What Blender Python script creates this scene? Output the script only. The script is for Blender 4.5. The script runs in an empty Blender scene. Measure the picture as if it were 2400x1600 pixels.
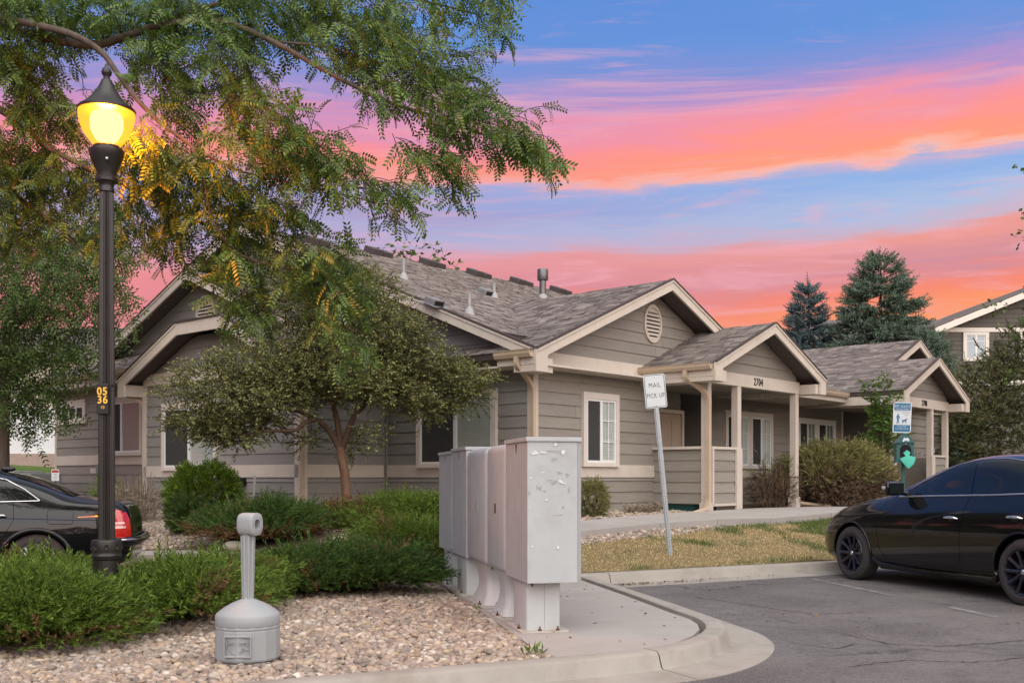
import bpy, bmesh, math, random
import numpy as np
from mathutils import Vector, Matrix, Euler
from mathutils.bvhtree import BVHTree
from mathutils.geometry import delaunay_2d_cdt

random.seed(7)
rng = np.random.default_rng(11)
scene = bpy.context.scene
COL = scene.collection
R = math.radians

# ---------------------------------------------------------------- camera
EYE, FOC = 1.30, 2450.0          # eye height (m); focal length in photo pixels (2400 wide)
cam_data = bpy.data.cameras.new('camera')
cam_data.sensor_width = 36.0
cam_data.lens = FOC / 2400.0 * 36.0
cam_data.shift_y = 318.0 / 2400.0
cam_data.clip_end = 2000
cam_data.clip_start = 0.1
cam = bpy.data.objects.new('camera', cam_data)
COL.objects.link(cam)
cam.location = (0, 0, EYE)
cam.rotation_euler = (R(90), 0, 0)
scene.camera = cam

# ---------------------------------------------------------------- sky
world = bpy.data.worlds.new('World')
scene.world = world
world.use_nodes = True


def build_world():
    nt = world.node_tree
    N, L = nt.nodes, nt.links
    N.clear()
    out = N.new('ShaderNodeOutputWorld')
    bg = N.new('ShaderNodeBackground')
    L.new(bg.outputs[0], out.inputs[0])
    tc = N.new('ShaderNodeTexCoord')
    sep = N.new('ShaderNodeSeparateXYZ')
    L.new(tc.outputs['Generated'], sep.inputs[0])

    def m(op, a, b=None, c=None):
        n = N.new('ShaderNodeMath'); n.operation = op
        for i, v in enumerate((a, b, c)):
            if v is None: continue
            if isinstance(v, (int, float)): n.inputs[i].default_value = v
            else: L.new(v, n.inputs[i])
        return n.outputs[0]
    x, y, z = sep.outputs
    el = m('MULTIPLY', m('ARCSINE', z), 180 / math.pi)
    hyp = m('SQRT', m('ADD', m('MULTIPLY', x, x), m('ADD', m('MULTIPLY', y, y), 1e-6)))
    saz = m('DIVIDE', x, hyp)

    def noise(sc, detail, rough=0.55, dist=0.0, off=(0, 0, 0)):
        mp = N.new('ShaderNodeMapping')
        mp.inputs['Scale'].default_value = sc
        mp.inputs['Location'].default_value = off
        mp.inputs['Rotation'].default_value = (0, R(6), 0)
        L.new(tc.outputs['Generated'], mp.inputs[0])
        n = N.new('ShaderNodeTexNoise')
        n.inputs['Scale'].default_value = 1.0
        n.inputs['Detail'].default_value = detail
        n.inputs['Roughness'].default_value = rough
        n.inputs['Distortion'].default_value = dist
        L.new(mp.outputs[0], n.inputs[0])
        return n.outputs['Fac']
    n1 = noise((2.2, 2.2, 13), 5, 0.55, 0.6)
    n2 = noise((5, 5, 46), 6, 0.6, 0.8, (3.1, 1.2, 7))
    n3 = noise((1.3, 1.3, 5), 2, 0.5, 0.2, (9, 4, 2))
    tilt = m('MULTIPLY', saz, SKY_TILT)
    e = m('SUBTRACT', el, tilt)
    e = m('ADD', e, m('MULTIPLY', m('SUBTRACT', n1, 0.5), 4.2))
    n4 = noise((9, 9, 110), 6, 0.62, 1.2, (1.7, 5.2, 3))
    e = m('ADD', e, m('MULTIPLY', m('SUBTRACT', n2, 0.5), 2.4))
    e = m('ADD', e, m('MULTIPLY', m('SUBTRACT', n4, 0.5), 1.1))
    fac = m('DIVIDE', m('ADD', e, 5.0), 50.0)

    def ramp(stops):
        r = N.new('ShaderNodeValToRGB')
        el_ = r.color_ramp.elements
        while len(el_) > 1: el_.remove(el_[-1])
        first = True
        for pos, c in stops:
            p = (pos + 5.0) / 50.0
            if first:
                k = el_[0]; k.position = p; first = False
            else:
                k = el_.new(p)
            k.color = tuple(srgb(v) for v in c) + (1,)
        L.new(fac, r.inputs[0])
        return r.outputs[0]
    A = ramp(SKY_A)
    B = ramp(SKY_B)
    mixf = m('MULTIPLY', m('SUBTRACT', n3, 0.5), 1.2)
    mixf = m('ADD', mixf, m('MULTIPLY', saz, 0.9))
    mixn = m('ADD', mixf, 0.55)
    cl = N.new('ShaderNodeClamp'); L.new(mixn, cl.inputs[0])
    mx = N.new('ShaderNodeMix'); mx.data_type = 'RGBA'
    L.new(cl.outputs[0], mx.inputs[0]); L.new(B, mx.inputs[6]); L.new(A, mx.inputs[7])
    # thin wisps catching pink light
    ws = noise((3.2, 3.2, 34), 7, 0.62, 1.6, (5.3, 8.1, 2.2))
    wm = N.new('ShaderNodeMapRange'); wm.interpolation_type = 'SMOOTHSTEP'
    wm.inputs[1].default_value = 0.50; wm.inputs[2].default_value = 0.72; wm.inputs[3].default_value = 0.0; wm.inputs[4].default_value = 0.55
    L.new(ws, wm.inputs[0])
    fade = N.new('ShaderNodeMapRange'); fade.inputs[1].default_value = 40; fade.inputs[2].default_value = 24; L.new(el, fade.inputs[0])
    wmix = N.new('ShaderNodeMix'); wmix.data_type = 'RGBA'
    L.new(m('MULTIPLY', wm.outputs[0], fade.outputs[0]), wmix.inputs[0])
    L.new(mx.outputs[2], wmix.inputs[6]); wmix.inputs[7].default_value = (srgb(244), srgb(176), srgb(190), 1)
    L.new(wmix.outputs[2], bg.inputs[0])
    bg.inputs[1].default_value = SKY_STRENGTH


def srgb(v):
    v = v / 255.0
    return v / 12.92 if v <= 0.04045 else ((v + 0.055) / 1.055) ** 2.4


SKY_TILT = 1.5
SKY_STRENGTH = 0.80
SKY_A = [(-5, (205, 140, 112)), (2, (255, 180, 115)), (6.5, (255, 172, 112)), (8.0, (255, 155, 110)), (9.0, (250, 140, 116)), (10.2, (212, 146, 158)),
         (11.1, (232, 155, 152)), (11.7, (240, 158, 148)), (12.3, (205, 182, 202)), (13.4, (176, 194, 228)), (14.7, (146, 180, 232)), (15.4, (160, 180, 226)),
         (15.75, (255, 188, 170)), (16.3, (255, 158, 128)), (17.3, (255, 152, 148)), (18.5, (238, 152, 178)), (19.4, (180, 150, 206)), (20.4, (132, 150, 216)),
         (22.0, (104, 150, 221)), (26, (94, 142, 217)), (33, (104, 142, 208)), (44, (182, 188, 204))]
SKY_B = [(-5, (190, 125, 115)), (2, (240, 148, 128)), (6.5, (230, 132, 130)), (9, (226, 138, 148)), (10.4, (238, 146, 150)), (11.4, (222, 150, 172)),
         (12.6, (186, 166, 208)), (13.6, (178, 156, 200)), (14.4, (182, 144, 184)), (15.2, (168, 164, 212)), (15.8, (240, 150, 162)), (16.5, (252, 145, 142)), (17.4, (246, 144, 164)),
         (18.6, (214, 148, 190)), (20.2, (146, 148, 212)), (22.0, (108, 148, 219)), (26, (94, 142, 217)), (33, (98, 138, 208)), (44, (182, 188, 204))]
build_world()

# ---------------------------------------------------------------- sun (soft dusk light from behind the right shoulder)
sun_data = bpy.data.lights.new('sun', 'SUN')
sun_data.energy = 4.6
sun_data.angle = R(110)
sun_data.color = (1.0, 0.94, 0.84)
sun = bpy.data.objects.new('sun', sun_data)
COL.objects.link(sun)
sun.rotation_euler = Vector((-0.24, 0.78, -0.72)).to_track_quat('-Z', 'Y').to_euler()

scene.view_settings.view_transform = 'Standard'
scene.view_settings.look = 'None'
scene.view_settings.exposure = 0.32
scene.view_settings.gamma = 1.0
scene.view_settings.use_curve_mapping = False
scene.cycles.max_bounces = 6
scene.cycles.transparent_max_bounces = 12

# ---------------------------------------------------------------- placement helpers


def W(px, py, Y):                # a photo point at distance Y (m)
    return Vector(((px - 1200) / FOC * Y, Y, EYE + (1118 - py) / FOC * Y))


def G(px, py, z):                # a photo point lying at height z
    Y = FOC * (EYE - z) / (py - 1118)
    return Vector(((px - 1200) / FOC * Y, Y, z))


HYAW = R(48.6)
HO = Vector((0.352, 17.6, 0))
HX = Vector((math.cos(HYAW), math.sin(HYAW), 0))
HY = Vector((-math.sin(HYAW), math.cos(HYAW), 0))


def H(t, u, z=0.0):              # house coordinates -> world
    return HO + HX * t + HY * u + Vector((0, 0, z))


def toH(p):
    d = p - HO
    return Vector((d.x * HX.x + d.y * HX.y, d.x * HY.x + d.y * HY.y, p.z))


# ---------------------------------------------------------------- object helpers


def tag(o, label=None, cat=None, group=None, kind=None):
    if label: o['label'] = label
    if cat: o['category'] = cat
    if group: o['group'] = group
    if kind: o['kind'] = kind
    return o


def thing(name, label, cat, loc=(0, 0, 0), rotz=0.0, group=None):
    o = bpy.data.objects.new(name, None)
    COL.objects.link(o)
    o.location = loc
    o.rotation_euler = (0, 0, rotz)
    o.empty_display_size = 0.2
    return tag(o, label, cat, group)


def link(name, mesh, parent=None, mats=(), kind=None, loc=None, label=None):
    o = bpy.data.objects.new(name, mesh)
    COL.objects.link(o)
    if parent is not None: o.parent = parent
    if loc is not None: o.location = loc
    for mt in (mats if isinstance(mats, (list, tuple)) else [mats]):
        if mt is not None and mt.name not in [x.name for x in mesh.materials if x]: mesh.materials.append(mt)
    if kind: o['kind'] = kind
    if label: o['label'] = label
    return o


class MB:
    def __init__(s):
        s.v = []; s.f = []; s.sm = []

    def add(s, vs, fs, smooth=False):
        b = len(s.v)
        s.v += [tuple(p) for p in vs]
        s.f += [tuple(i + b for i in f) for f in fs]
        s.sm += [smooth] * len(fs)

    def box(s, x0, x1, y0, y1, z0, z1, M=None):
        vs = [Vector(p) for p in ((x0, y0, z0), (x1, y0, z0), (x1, y1, z0), (x0, y1, z0), (x0, y0, z1), (x1, y0, z1), (x1, y1, z1), (x0, y1, z1))]
        if M is not None: vs = [M @ p for p in vs]
        s.add(vs, [(0, 3, 2, 1), (4, 5, 6, 7), (0, 1, 5, 4), (1, 2, 6, 5), (2, 3, 7, 6), (3, 0, 4, 7)])
        return s

    def bbox(s, x0, x1, y0, y1, z0, z1, b=0.006, M=None):   # box with bevelled edges
        vs = []; idx = {}
        bm = bmesh.new()
        bmesh.ops.create_cube(bm, size=1)
        for v in bm.verts:
            v.co = Vector(((x0 + x1) / 2 + v.co.x * (x1 - x0), (y0 + y1) / 2 + v.co.y * (y1 - y0), (z0 + z1) / 2 + v.co.z * (z1 - z0)))
        bmesh.ops.bevel(bm, geom=bm.edges[:], offset=b, segments=2, profile=0.6, affect='EDGES')
        bm.verts.index_update()
        vs = [(M @ v.co if M is not None else v.co.copy()) for v in bm.verts]
        fs = [[v.index for v in f.verts] for f in bm.faces]
        bm.free()
        s.add(vs, fs)
        return s

    def prism(s, poly, d, cap=True, smooth=False):           # poly: list of 3d points, extruded by vector d
        n = len(poly)
        d = Vector(d)
        vs = [Vector(p) for p in poly] + [Vector(p) + d for p in poly]
        fs = [(i, (i + 1) % n, n + (i + 1) % n, n + i) for i in range(n)]
        s.add(vs, fs, smooth)
        if cap: s.add(vs, [tuple(range(n - 1, -1, -1)), tuple(range(n, 2 * n))])
        return s

    def tube(s, path, r, n=8, caps=True, smooth=True, rect=None, up=None):
        path = [Vector(p) for p in path]
        k = len(path)
        rs = r if isinstance(r, (list, tuple)) else [r] * k
        vs = []
        pu = None
        for i, p in enumerate(path):
            a = path[max(i - 1, 0)]; b = path[min(i + 1, k - 1)]
            d = (b - a)
            d = d.normalized() if d.length > 1e-9 else Vector((0, 0, 1))
            if pu is None:
                pu = Vector(up) if up is not None else (Vector((0, 0, 1)) if abs(d.z) < 0.9 else Vector((1, 0, 0)))
            w = pu - d * pu.dot(d)
            if w.length < 1e-5: w = d.orthogonal()
            w.normalize(); pu = w
            q = d.cross(w)
            if rect:
                for sx, sy in ((-1, -1), (1, -1), (1, 1), (-1, 1)):
                    vs.append(p + q * (sx * rect[0]) + w * (sy * rect[1]))
            else:
                for j in range(n):
                    t = 2 * math.pi * j / n
                    vs.append(p + (q * math.cos(t) + w * math.sin(t)) * rs[i])
        if rect: n = 4; smooth = False
        fs = []
        for i in range(k - 1):
            for j in range(n):
                fs.append((i * n + j, i * n + (j + 1) % n, (i + 1) * n + (j + 1) % n, (i + 1) * n + j))
        s.add(vs, fs, smooth)
        if caps:
            s.add(vs[:n], [tuple(range(n - 1, -1, -1))]); s.add(vs[-n:], [tuple(range(n))])
        return s

    def lathe(s, prof, n=32, c=(0, 0, 0), smooth=True, M=None, flute=None, caps=True):
        vs = []
        for (r, z) in prof:
            for j in range(n):
                t = 2 * math.pi * j / n
                rr = r * (1 - (flute if flute and j % 2 else 0))
                p = Vector((c[0] + rr * math.cos(t), c[1] + rr * math.sin(t), c[2] + z))
                vs.append(M @ p if M is not None else p)
        fs = []
        for i in range(len(prof) - 1):
            for j in range(n):
                fs.append((i * n + j, i * n + (j + 1) % n, (i + 1) * n + (j + 1) % n, (i + 1) * n + j))
        s.add(vs, fs, smooth)
        if caps: s.add(vs[:n], [tuple(range(n - 1, -1, -1))]); s.add(vs[-n:], [tuple(range(n))])
        return s

    def mesh(s, name):
        me = bpy.data.meshes.new(name)
        me.from_pydata(s.v, [], s.f)
        me.polygons.foreach_set('use_smooth', s.sm)
        me.update()
        return me

    def build(s, name, mat, parent=None, kind=None, loc=None, label=None, sharp=None):
        me = s.mesh(name)
        if sharp is not None:
            me.set_sharp_from_angle(angle=R(sharp))
        return link(name, me, parent, mat, kind, loc, label)


def np_mesh(name, V, F, smooth=False):
    """V (n,3) float, F (m,k) int -> mesh"""
    me = bpy.data.meshes.new(name)
    V = np.ascontiguousarray(V, dtype=np.float32); F = np.ascontiguousarray(F, dtype=np.int32)
    k = F.shape[1]
    me.vertices.add(len(V)); me.vertices.foreach_set('co', V.ravel())
    me.loops.add(F.size); me.loops.foreach_set('vertex_index', F.ravel())
    me.polygons.add(len(F)); me.polygons.foreach_set('loop_start', np.arange(0, F.size, k, dtype=np.int32))
    if smooth: me.polygons.foreach_set('use_smooth', np.ones(len(F), dtype=bool))
    me.update(calc_edges=True)
    me.validate()
    return me


def inst(TV, TF, M, P):
    """template verts (k,3), faces (f,j) copied with matrices M (n,3,3), positions P (n,3)"""
    TV = np.asarray(TV, float); TF = np.asarray(TF, int)
    V = np.einsum('nij,kj->nki', M, TV) + P[:, None, :]
    F = TF[None] + (np.arange(len(P)) * len(TV))[:, None, None]
    return V.reshape(-1, 3), F.reshape(-1, TF.shape[1])


def frames(D, roll=None):
    """matrices whose X column is direction D (n,3); random roll about it"""
    D = D / np.linalg.norm(D, axis=1, keepdims=True)
    up = np.tile(np.array([0, 0, 1.0]), (len(D), 1))
    bad = np.abs(D[:, 2]) > 0.97
    up[bad] = (1, 0, 0)
    Yv = np.cross(up, D); Yv /= np.linalg.norm(Yv, axis=1, keepdims=True)
    Zv = np.cross(D, Yv)
    if roll is not None:
        c = np.cos(roll)[:, None]; s_ = np.sin(roll)[:, None]
        Yv, Zv = Yv * c + Zv * s_, Zv * c - Yv * s_
    return np.stack([D, Yv, Zv], axis=2)


def rand_rot(n):
    q = rng.normal(size=(n, 4)); q /= np.linalg.norm(q, axis=1, keepdims=True)
    w, x, y, z = q.T
    return np.stack([np.stack([1 - 2 * (y * y + z * z), 2 * (x * y - z * w), 2 * (x * z + y * w)], 1),
                     np.stack([2 * (x * y + z * w), 1 - 2 * (x * x + z * z), 2 * (y * z - x * w)], 1),
                     np.stack([2 * (x * z - y * w), 2 * (y * z + x * w), 1 - 2 * (x * x + y * y)], 1)], 1)


def inpoly(P, poly):
    poly = np.asarray(poly, float)[:, :2]
    x, y = P[:, 0], P[:, 1]
    r = np.zeros(len(P), bool)
    j = len(poly) - 1
    for i in range(len(poly)):
        xi, yi = poly[i]; xj, yj = poly[j]
        c = ((yi > y) != (yj > y)) & (x < (xj - xi) * (y - yi) / (yj - yi + 1e-12) + xi)
        r ^= c
        j = i
    return r


def text(name, body, size, mat, parent, M, extrude=0.0015, align='CENTER', sx=1.0, offset=0.0):
    cu = bpy.data.curves.new(name, 'FONT')
    cu.body = body; cu.size = size; cu.extrude = extrude; cu.align_x = align; cu.align_y = 'CENTER'
    cu.resolution_u = 3; cu.offset = offset; cu.space_character = 1.12
    o = bpy.data.objects.new(name, cu)
    COL.objects.link(o)
    dg = bpy.context.evaluated_depsgraph_get()
    me = bpy.data.meshes.new_from_object(o.evaluated_get(dg))
    bpy.data.objects.remove(o)
    me.transform(Matrix.Diagonal((sx, 1, 1, 1)))
    me.transform(M)
    me.materials.clear()
    return link(name, me, parent, mat)


def frameM(origin, xdir, ydir):
    x = Vector(xdir).normalized(); y = Vector(ydir).normalized(); z = x.cross(y)
    M = Matrix((x, y, z)).transposed().to_4x4()
    M.translation = Vector(origin)
    return M


# ---------------------------------------------------------------- materials
def mat(name, base, rough=0.6, spec=0.4, metal=0.0, var=0.0, vscale=6.0, col2=None, bump=0.0, bscale=40.0, island=0.0, hue2=None,
        translucent=0.0, stretch=None, coat=0.0, detail=5.0, dirt=None, dscale=1.5, damt=0.5, objrand=0.0):
    m = bpy.data.materials.new(name)
    m.use_nodes = True
    nt = m.node_tree; N, L = nt.nodes, nt.links
    p = N['Principled BSDF']
    p.inputs['Roughness'].default_value = rough
    p.inputs['Specular IOR Level'].default_value = spec
    p.inputs['Metallic'].default_value = metal
    p.inputs['Coat Weight'].default_value = coat
    p.inputs['Coat Roughness'].default_value = 0.04
    if coat > .8: p.inputs['Coat IOR'].default_value = 1.5
    tc = N.new('ShaderNodeTexCoord')
    mp = N.new('ShaderNodeMapping')
    if stretch: mp.inputs['Scale'].default_value = stretch
    L.new(tc.outputs['Object'], mp.inputs[0])
    src = mp.outputs[0]
    col = None

    def rgb(c):
        n = N.new('ShaderNodeRGB'); n.outputs[0].default_value = (*c, 1); return n.outputs[0]

    def mixc(f, a, b, blend='MIX'):
        n = N.new('ShaderNodeMix'); n.data_type = 'RGBA'; n.blend_type = blend
        if isinstance(f, float): n.inputs[0].default_value = f
        else: L.new(f, n.inputs[0])
        L.new(a, n.inputs[6]); L.new(b, n.inputs[7])
        return n.outputs[2]

    def noise(sc, det=detail, rough_=0.6):
        n = N.new('ShaderNodeTexNoise'); n.inputs['Scale'].default_value = sc; n.inputs['Detail'].default_value = det
        n.inputs['Roughness'].default_value = rough_
        L.new(src, n.inputs[0]); return n.outputs['Fac']

    def maprange(f, a, b, c=0.0, d=1.0):
        n = N.new('ShaderNodeMapRange'); n.inputs[1].default_value = a; n.inputs[2].default_value = b
        n.inputs[3].default_value = c; n.inputs[4].default_value = d
        L.new(f, n.inputs[0]); return n.outputs[0]
    col = rgb(base)
    if island or hue2:
        g = N.new('ShaderNodeNewGeometry')
        ri = g.outputs['Random Per Island']
        if hue2: 
            if isinstance(hue2[0], (tuple, list)):
                rp = N.new('ShaderNodeValToRGB'); e = rp.color_ramp.elements
                cs = [base] + list(hue2)
                e[0].position = 0; e[0].color = (*cs[0], 1); e[1].position = 1; e[1].color = (*cs[-1], 1)
                for i, c in enumerate(cs[1:-1]):
                    k = e.new((i + 1) / (len(cs) - 1)); k.color = (*c, 1)
                L.new(ri, rp.inputs[0]); col = rp.outputs[0]
            else: col = mixc(ri, col, rgb(hue2))
        if island:
            hs = N.new('ShaderNodeHueSaturation')
            wn = N.new('ShaderNodeTexWhiteNoise'); wn.noise_dimensions = '1D'; L.new(ri, wn.inputs['W'])
            L.new(maprange(wn.outputs['Value'], 0, 1, 1 - island, 1 + island), hs.inputs['Value'])
            L.new(col, hs.inputs['Color']); col = hs.outputs[0]
    if var:
        f = maprange(noise(vscale), 0.3, 0.7)
        c2 = rgb(col2) if col2 else None
        if c2 is None:
            n = N.new('ShaderNodeHueSaturation'); n.inputs['Value'].default_value = 1 - var; L.new(col, n.inputs['Color'])
            col = mixc(f, col, n.outputs[0])
        else:
            mm = N.new('ShaderNodeMath'); mm.operation = 'MULTIPLY'; mm.inputs[1].default_value = var; L.new(f, mm.inputs[0])
            col = mixc(mm.outputs[0], col, c2)
    if objrand:
        oi = N.new('ShaderNodeObjectInfo'); hs = N.new('ShaderNodeHueSaturation')
        L.new(maprange(oi.outputs['Random'], 0, 1, 1 - objrand, 1 + objrand), hs.inputs['Value']); L.new(col, hs.inputs['Color']); col = hs.outputs[0]
    if dirt:
        f = maprange(noise(dscale, 6.0, 0.65), 0.48, 0.75, 0.0, damt)
        col = mixc(f, col, rgb(dirt))
    L.new(col, p.inputs['Base Color'])
    if bump:
        b = N.new('ShaderNodeBump'); b.inputs['Strength'].default_value = bump; b.inputs['Distance'].default_value = 0.01
        L.new(noise(bscale, 4.0), b.inputs['Height']); L.new(b.outputs[0], p.inputs['Normal'])
    if translucent:
        t = N.new('ShaderNodeBsdfTranslucent'); L.new(col, t.inputs[0])
        ms = N.new('ShaderNodeMixShader'); ms.inputs[0].default_value = translucent
        L.new(p.outputs[0], ms.inputs[1]); L.new(t.outputs[0], ms.inputs[2])
        L.new(ms.outputs[0], N['Material Output'].inputs[0])
    return m


def mat_emit(name, col, strength, mixglass=0.0):
    m = bpy.data.materials.new(name); m.use_nodes = True
    nt = m.node_tree; N, L = nt.nodes, nt.links
    N.clear()
    out = N.new('ShaderNodeOutputMaterial')
    e = N.new('ShaderNodeEmission'); e.inputs[0].default_value = (*col, 1); e.inputs[1].default_value = strength
    if mixglass:
        t = N.new('ShaderNodeBsdfTransparent'); t.inputs[0].default_value = (1, 0.88, 0.66, 1)
        ms = N.new('ShaderNodeMixShader'); ms.inputs[0].default_value = mixglass
        L.new(e.outputs[0], ms.inputs[1]); L.new(t.outputs[0], ms.inputs[2]); L.new(ms.outputs[0], out.inputs[0])
    else: L.new(e.outputs[0], out.inputs[0])
    return m


def mat_glass(name, tint=(0.90, 0.95, 0.94), refl=0.25):
    m = bpy.data.materials.new(name); m.use_nodes = True
    nt = m.node_tree; N, L = nt.nodes, nt.links
    N.clear()
    out = N.new('ShaderNodeOutputMaterial')
    t = N.new('ShaderNodeBsdfTransparent'); t.inputs[0].default_value = (*tint, 1)
    g = N.new('ShaderNodeBsdfGlossy'); g.inputs['Roughness'].default_value = 0.02
    fr = N.new('ShaderNodeLayerWeight'); fr.inputs[0].default_value = 0.5
    pw = N.new('ShaderNodeMath'); pw.operation = 'POWER'; pw.inputs[1].default_value = 4.0; L.new(fr.outputs['Facing'], pw.inputs[0])
    mm = N.new('ShaderNodeMath'); mm.operation = 'MULTIPLY_ADD'; mm.inputs[1].default_value = 0.5; mm.inputs[2].default_value = refl * 0.3
    L.new(pw.outputs[0], mm.inputs[0])
    ms = N.new('ShaderNodeMixShader'); L.new(mm.outputs[0], ms.inputs[0])
    L.new(t.outputs[0], ms.inputs[1]); L.new(g.outputs[0], ms.inputs[2]); L.new(ms.outputs[0], out.inputs[0])
    return m


M_SIDING = mat('siding_paint', (0.275, 0.25, 0.215), 0.62, 0.3, var=0.12, vscale=2.2, bump=0.25, bscale=9, stretch=(1, 1, 8), dirt=(0.20, 0.175, 0.15), dscale=0.9, damt=0.45, objrand=.07)
M_SIDING_G = mat('siding_grey', (0.26, 0.245, 0.225), 0.62, 0.3, var=0.12, vscale=2.2, bump=0.25, bscale=9, stretch=(1, 1, 8), dirt=(0.19, 0.175, 0.16), dscale=0.9, damt=0.4, objrand=.07)
M_TRIM = mat('trim_paint', (0.58, 0.515, 0.44), 0.55, 0.35, var=0.10, vscale=3.0, dirt=(0.40, 0.33, 0.27), dscale=2.0, damt=0.3)
M_GUTTER = mat('gutter_metal', (0.50, 0.39, 0.28), 0.38, 0.5, var=0.12, vscale=4)
M_SHINGLE = mat('asphalt_shingle', (0.165, 0.137, 0.125), 0.9, 0.2, island=0.28, hue2=((0.24, 0.208, 0.190), (0.135, 0.118, 0.116), (0.275, 0.24, 0.222), (0.195, 0.168, 0.156)), var=0.2, vscale=60, bump=0.4, bscale=220)
M_DECK = mat('roof_deck', (0.11, 0.09, 0.085), 0.9, 0.2)
M_ROOFEDGE = mat('roof_edge', (0.07, 0.055, 0.05), 0.8, 0.2)
M_WHITE = mat('white_vinyl', (0.74, 0.74, 0.72), 0.4, 0.45, var=0.05)
M_WINTRIM = mat('window_trim', (0.62, 0.56, 0.50), 0.5, 0.4, var=0.06)
M_GLASS = mat_glass('window_glass')
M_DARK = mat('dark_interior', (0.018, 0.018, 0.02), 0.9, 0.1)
M_BLIND = mat('blind_slat', (0.78, 0.79, 0.77), 0.6, 0.3)
M_SCREEN = mat('window_screen', (0.055, 0.055, 0.055), 0.8, 0.2, var=0.2, vscale=4)
M_CURTAIN = mat('curtain_cloth', (0.20, 0.27, 0.27), 0.8, 0.2, var=0.2, vscale=9, stretch=(8, 8, 0.6))
M_DOOR = mat('door_paint', (0.42, 0.34, 0.26), 0.5, 0.4, var=0.08)
M_NUM = mat('number_black', (0.012, 0.010, 0.010), 0.4, 0.5)
M_METALPIPE = mat('vent_pipe_metal', (0.24, 0.23, 0.22), 0.5, 0.5, 0.3, var=0.2)
M_FLUE = mat('flue_steel', (0.17, 0.17, 0.175), 0.4, 0.5, 0.85, var=0.3, vscale=8)
M_VENTBROWN = mat('ridge_vent_plastic', (0.06, 0.05, 0.048), 0.6, 0.4)
M_CONC = mat('concrete', (0.355, 0.325, 0.30), 0.85, 0.25, var=0.14, vscale=1.6, bump=0.12, bscale=160, dirt=(0.27, 0.235, 0.205), dscale=1.1, damt=0.42)
M_CURB = mat('curb_concrete', (0.335, 0.305, 0.27), 0.85, 0.25, var=0.16, vscale=2.4, bump=0.25, bscale=120, dirt=(0.20, 0.165, 0.13), dscale=2.2, damt=0.75)
M_JOINT = mat('joint_filler', (0.05, 0.042, 0.038), 0.9, 0.1)
M_SOIL = mat('mulch_soil', (0.12, 0.085, 0.06), 0.95, 0.1, var=0.4, vscale=14, bump=0.6, bscale=70)
M_STONE = mat('river_stone', (0.31, 0.235, 0.185), 0.75, 0.3, island=0.22, var=0.18, vscale=45,
              hue2=((0.38, 0.30, 0.245), (0.19, 0.155, 0.13), (0.46, 0.39, 0.33), (0.33, 0.23, 0.165), (0.25, 0.21, 0.185), (0.40, 0.30, 0.20), (0.52, 0.46, 0.41)))
M_MAIL = mat('mailbox_paint', (0.43, 0.45, 0.455), 0.42, 0.4, var=0.09, vscale=4.0, dirt=(0.30, 0.295, 0.28), dscale=5, damt=0.5, bump=.05, bscale=60)
M_PED = mat('pedestal_paint', (0.49, 0.505, 0.50), 0.45, 0.4, var=0.07, vscale=3.0, dirt=(0.40, 0.36, 0.31), dscale=3.5, damt=0.5)
M_RUST = mat('rusty_steel', (0.14, 0.065, 0.03), 0.85, 0.2, var=0.5, vscale=20, col2=(0.05, 0.03, 0.02))
M_PLATE = mat('base_plate_paint', (0.45, 0.42, 0.37), 0.6, 0.3, dirt=(0.17, 0.08, 0.035), dscale=7, damt=0.85)
M_PAPER = mat('paper_scrap', (0.64, 0.65, 0.65), 0.7, 0.2, var=0.1)
M_RESIDUE = mat('tape_residue', (0.355, 0.36, 0.36), 0.7, 0.2, var=0.25, vscale=30)
M_GREYPLASTIC = mat('grey_plastic', (0.31, 0.325, 0.33), 0.5, 0.4, var=0.08, vscale=6, bump=0.05, bscale=200)
M_LAMP = mat('lamp_black_metal', (0.022, 0.018, 0.016), 0.38, 0.5, var=0.3, vscale=12, bump=0.08, bscale=90)
M_YELLOW = mat('reflective_yellow', (0.85, 0.48, 0.05), 0.5, 0.4)
M_BLACKPLATE = mat('label_black', (0.015, 0.013, 0.012), 0.5, 0.4)
M_PAINT = mat('black_car_paint', (0.003, 0.0035, 0.005), 0.3, 0.10, coat=0.81)
M_CARGLASS = mat('tinted_glass', (0.006, 0.008, 0.009), 0.02, 0.45)
M_CHROME = mat('chrome', (0.72, 0.73, 0.75), 0.12, 0.5, 1.0)
M_RUBBER = mat('tyre_rubber', (0.052, 0.047, 0.047), 0.8, 0.25, var=0.3, vscale=20)
M_RIMDARK = mat('dark_alloy', (0.012, 0.012, 0.018), 0.22, 0.6, 0.0)
M_RIMSILVER = mat('silver_alloy', (0.55, 0.55, 0.56), 0.25, 0.5, 0.9)
M_BLACKTRIM = mat('black_plastic', (0.010, 0.010, 0.011), 0.55, 0.35)
M_RED = mat('red_lens', (0.42, 0.014, 0.010), 0.12, 0.6, coat=0.6)
M_REDCLEAR = mat('clear_lens', (0.62, 0.42, 0.40), 0.12, 0.6, coat=0.6)
M_AMBER = mat('amber_lens', (0.60, 0.15, 0.02), 0.15, 0.6, coat=0.6)
M_LENS = mat('headlight_lens', (0.42, 0.42, 0.42), 0.08, 0.6, coat=0.8)
M_SIGNWHITE = mat('sign_white', (0.56, 0.60, 0.61), 0.4, 0.4, var=0.05)
M_SIGNBLUE = mat('sign_blue', (0.02, 0.13, 0.24), 0.45, 0.4)
M_SIGNRED = mat('sign_red', (0.35, 0.02, 0.02), 0.45, 0.4)
M_BOOT = mat('dull_flashing', (0.30, 0.295, 0.29), 0.6, 0.4)
M_GALV = mat('galvanized_steel', (0.42, 0.46, 0.48), 0.42, 0.5, 0.55, var=0.25, vscale=18)
M_HOLE = mat('punched_hole', (0.02, 0.022, 0.025), 0.8, 0.2)
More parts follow.
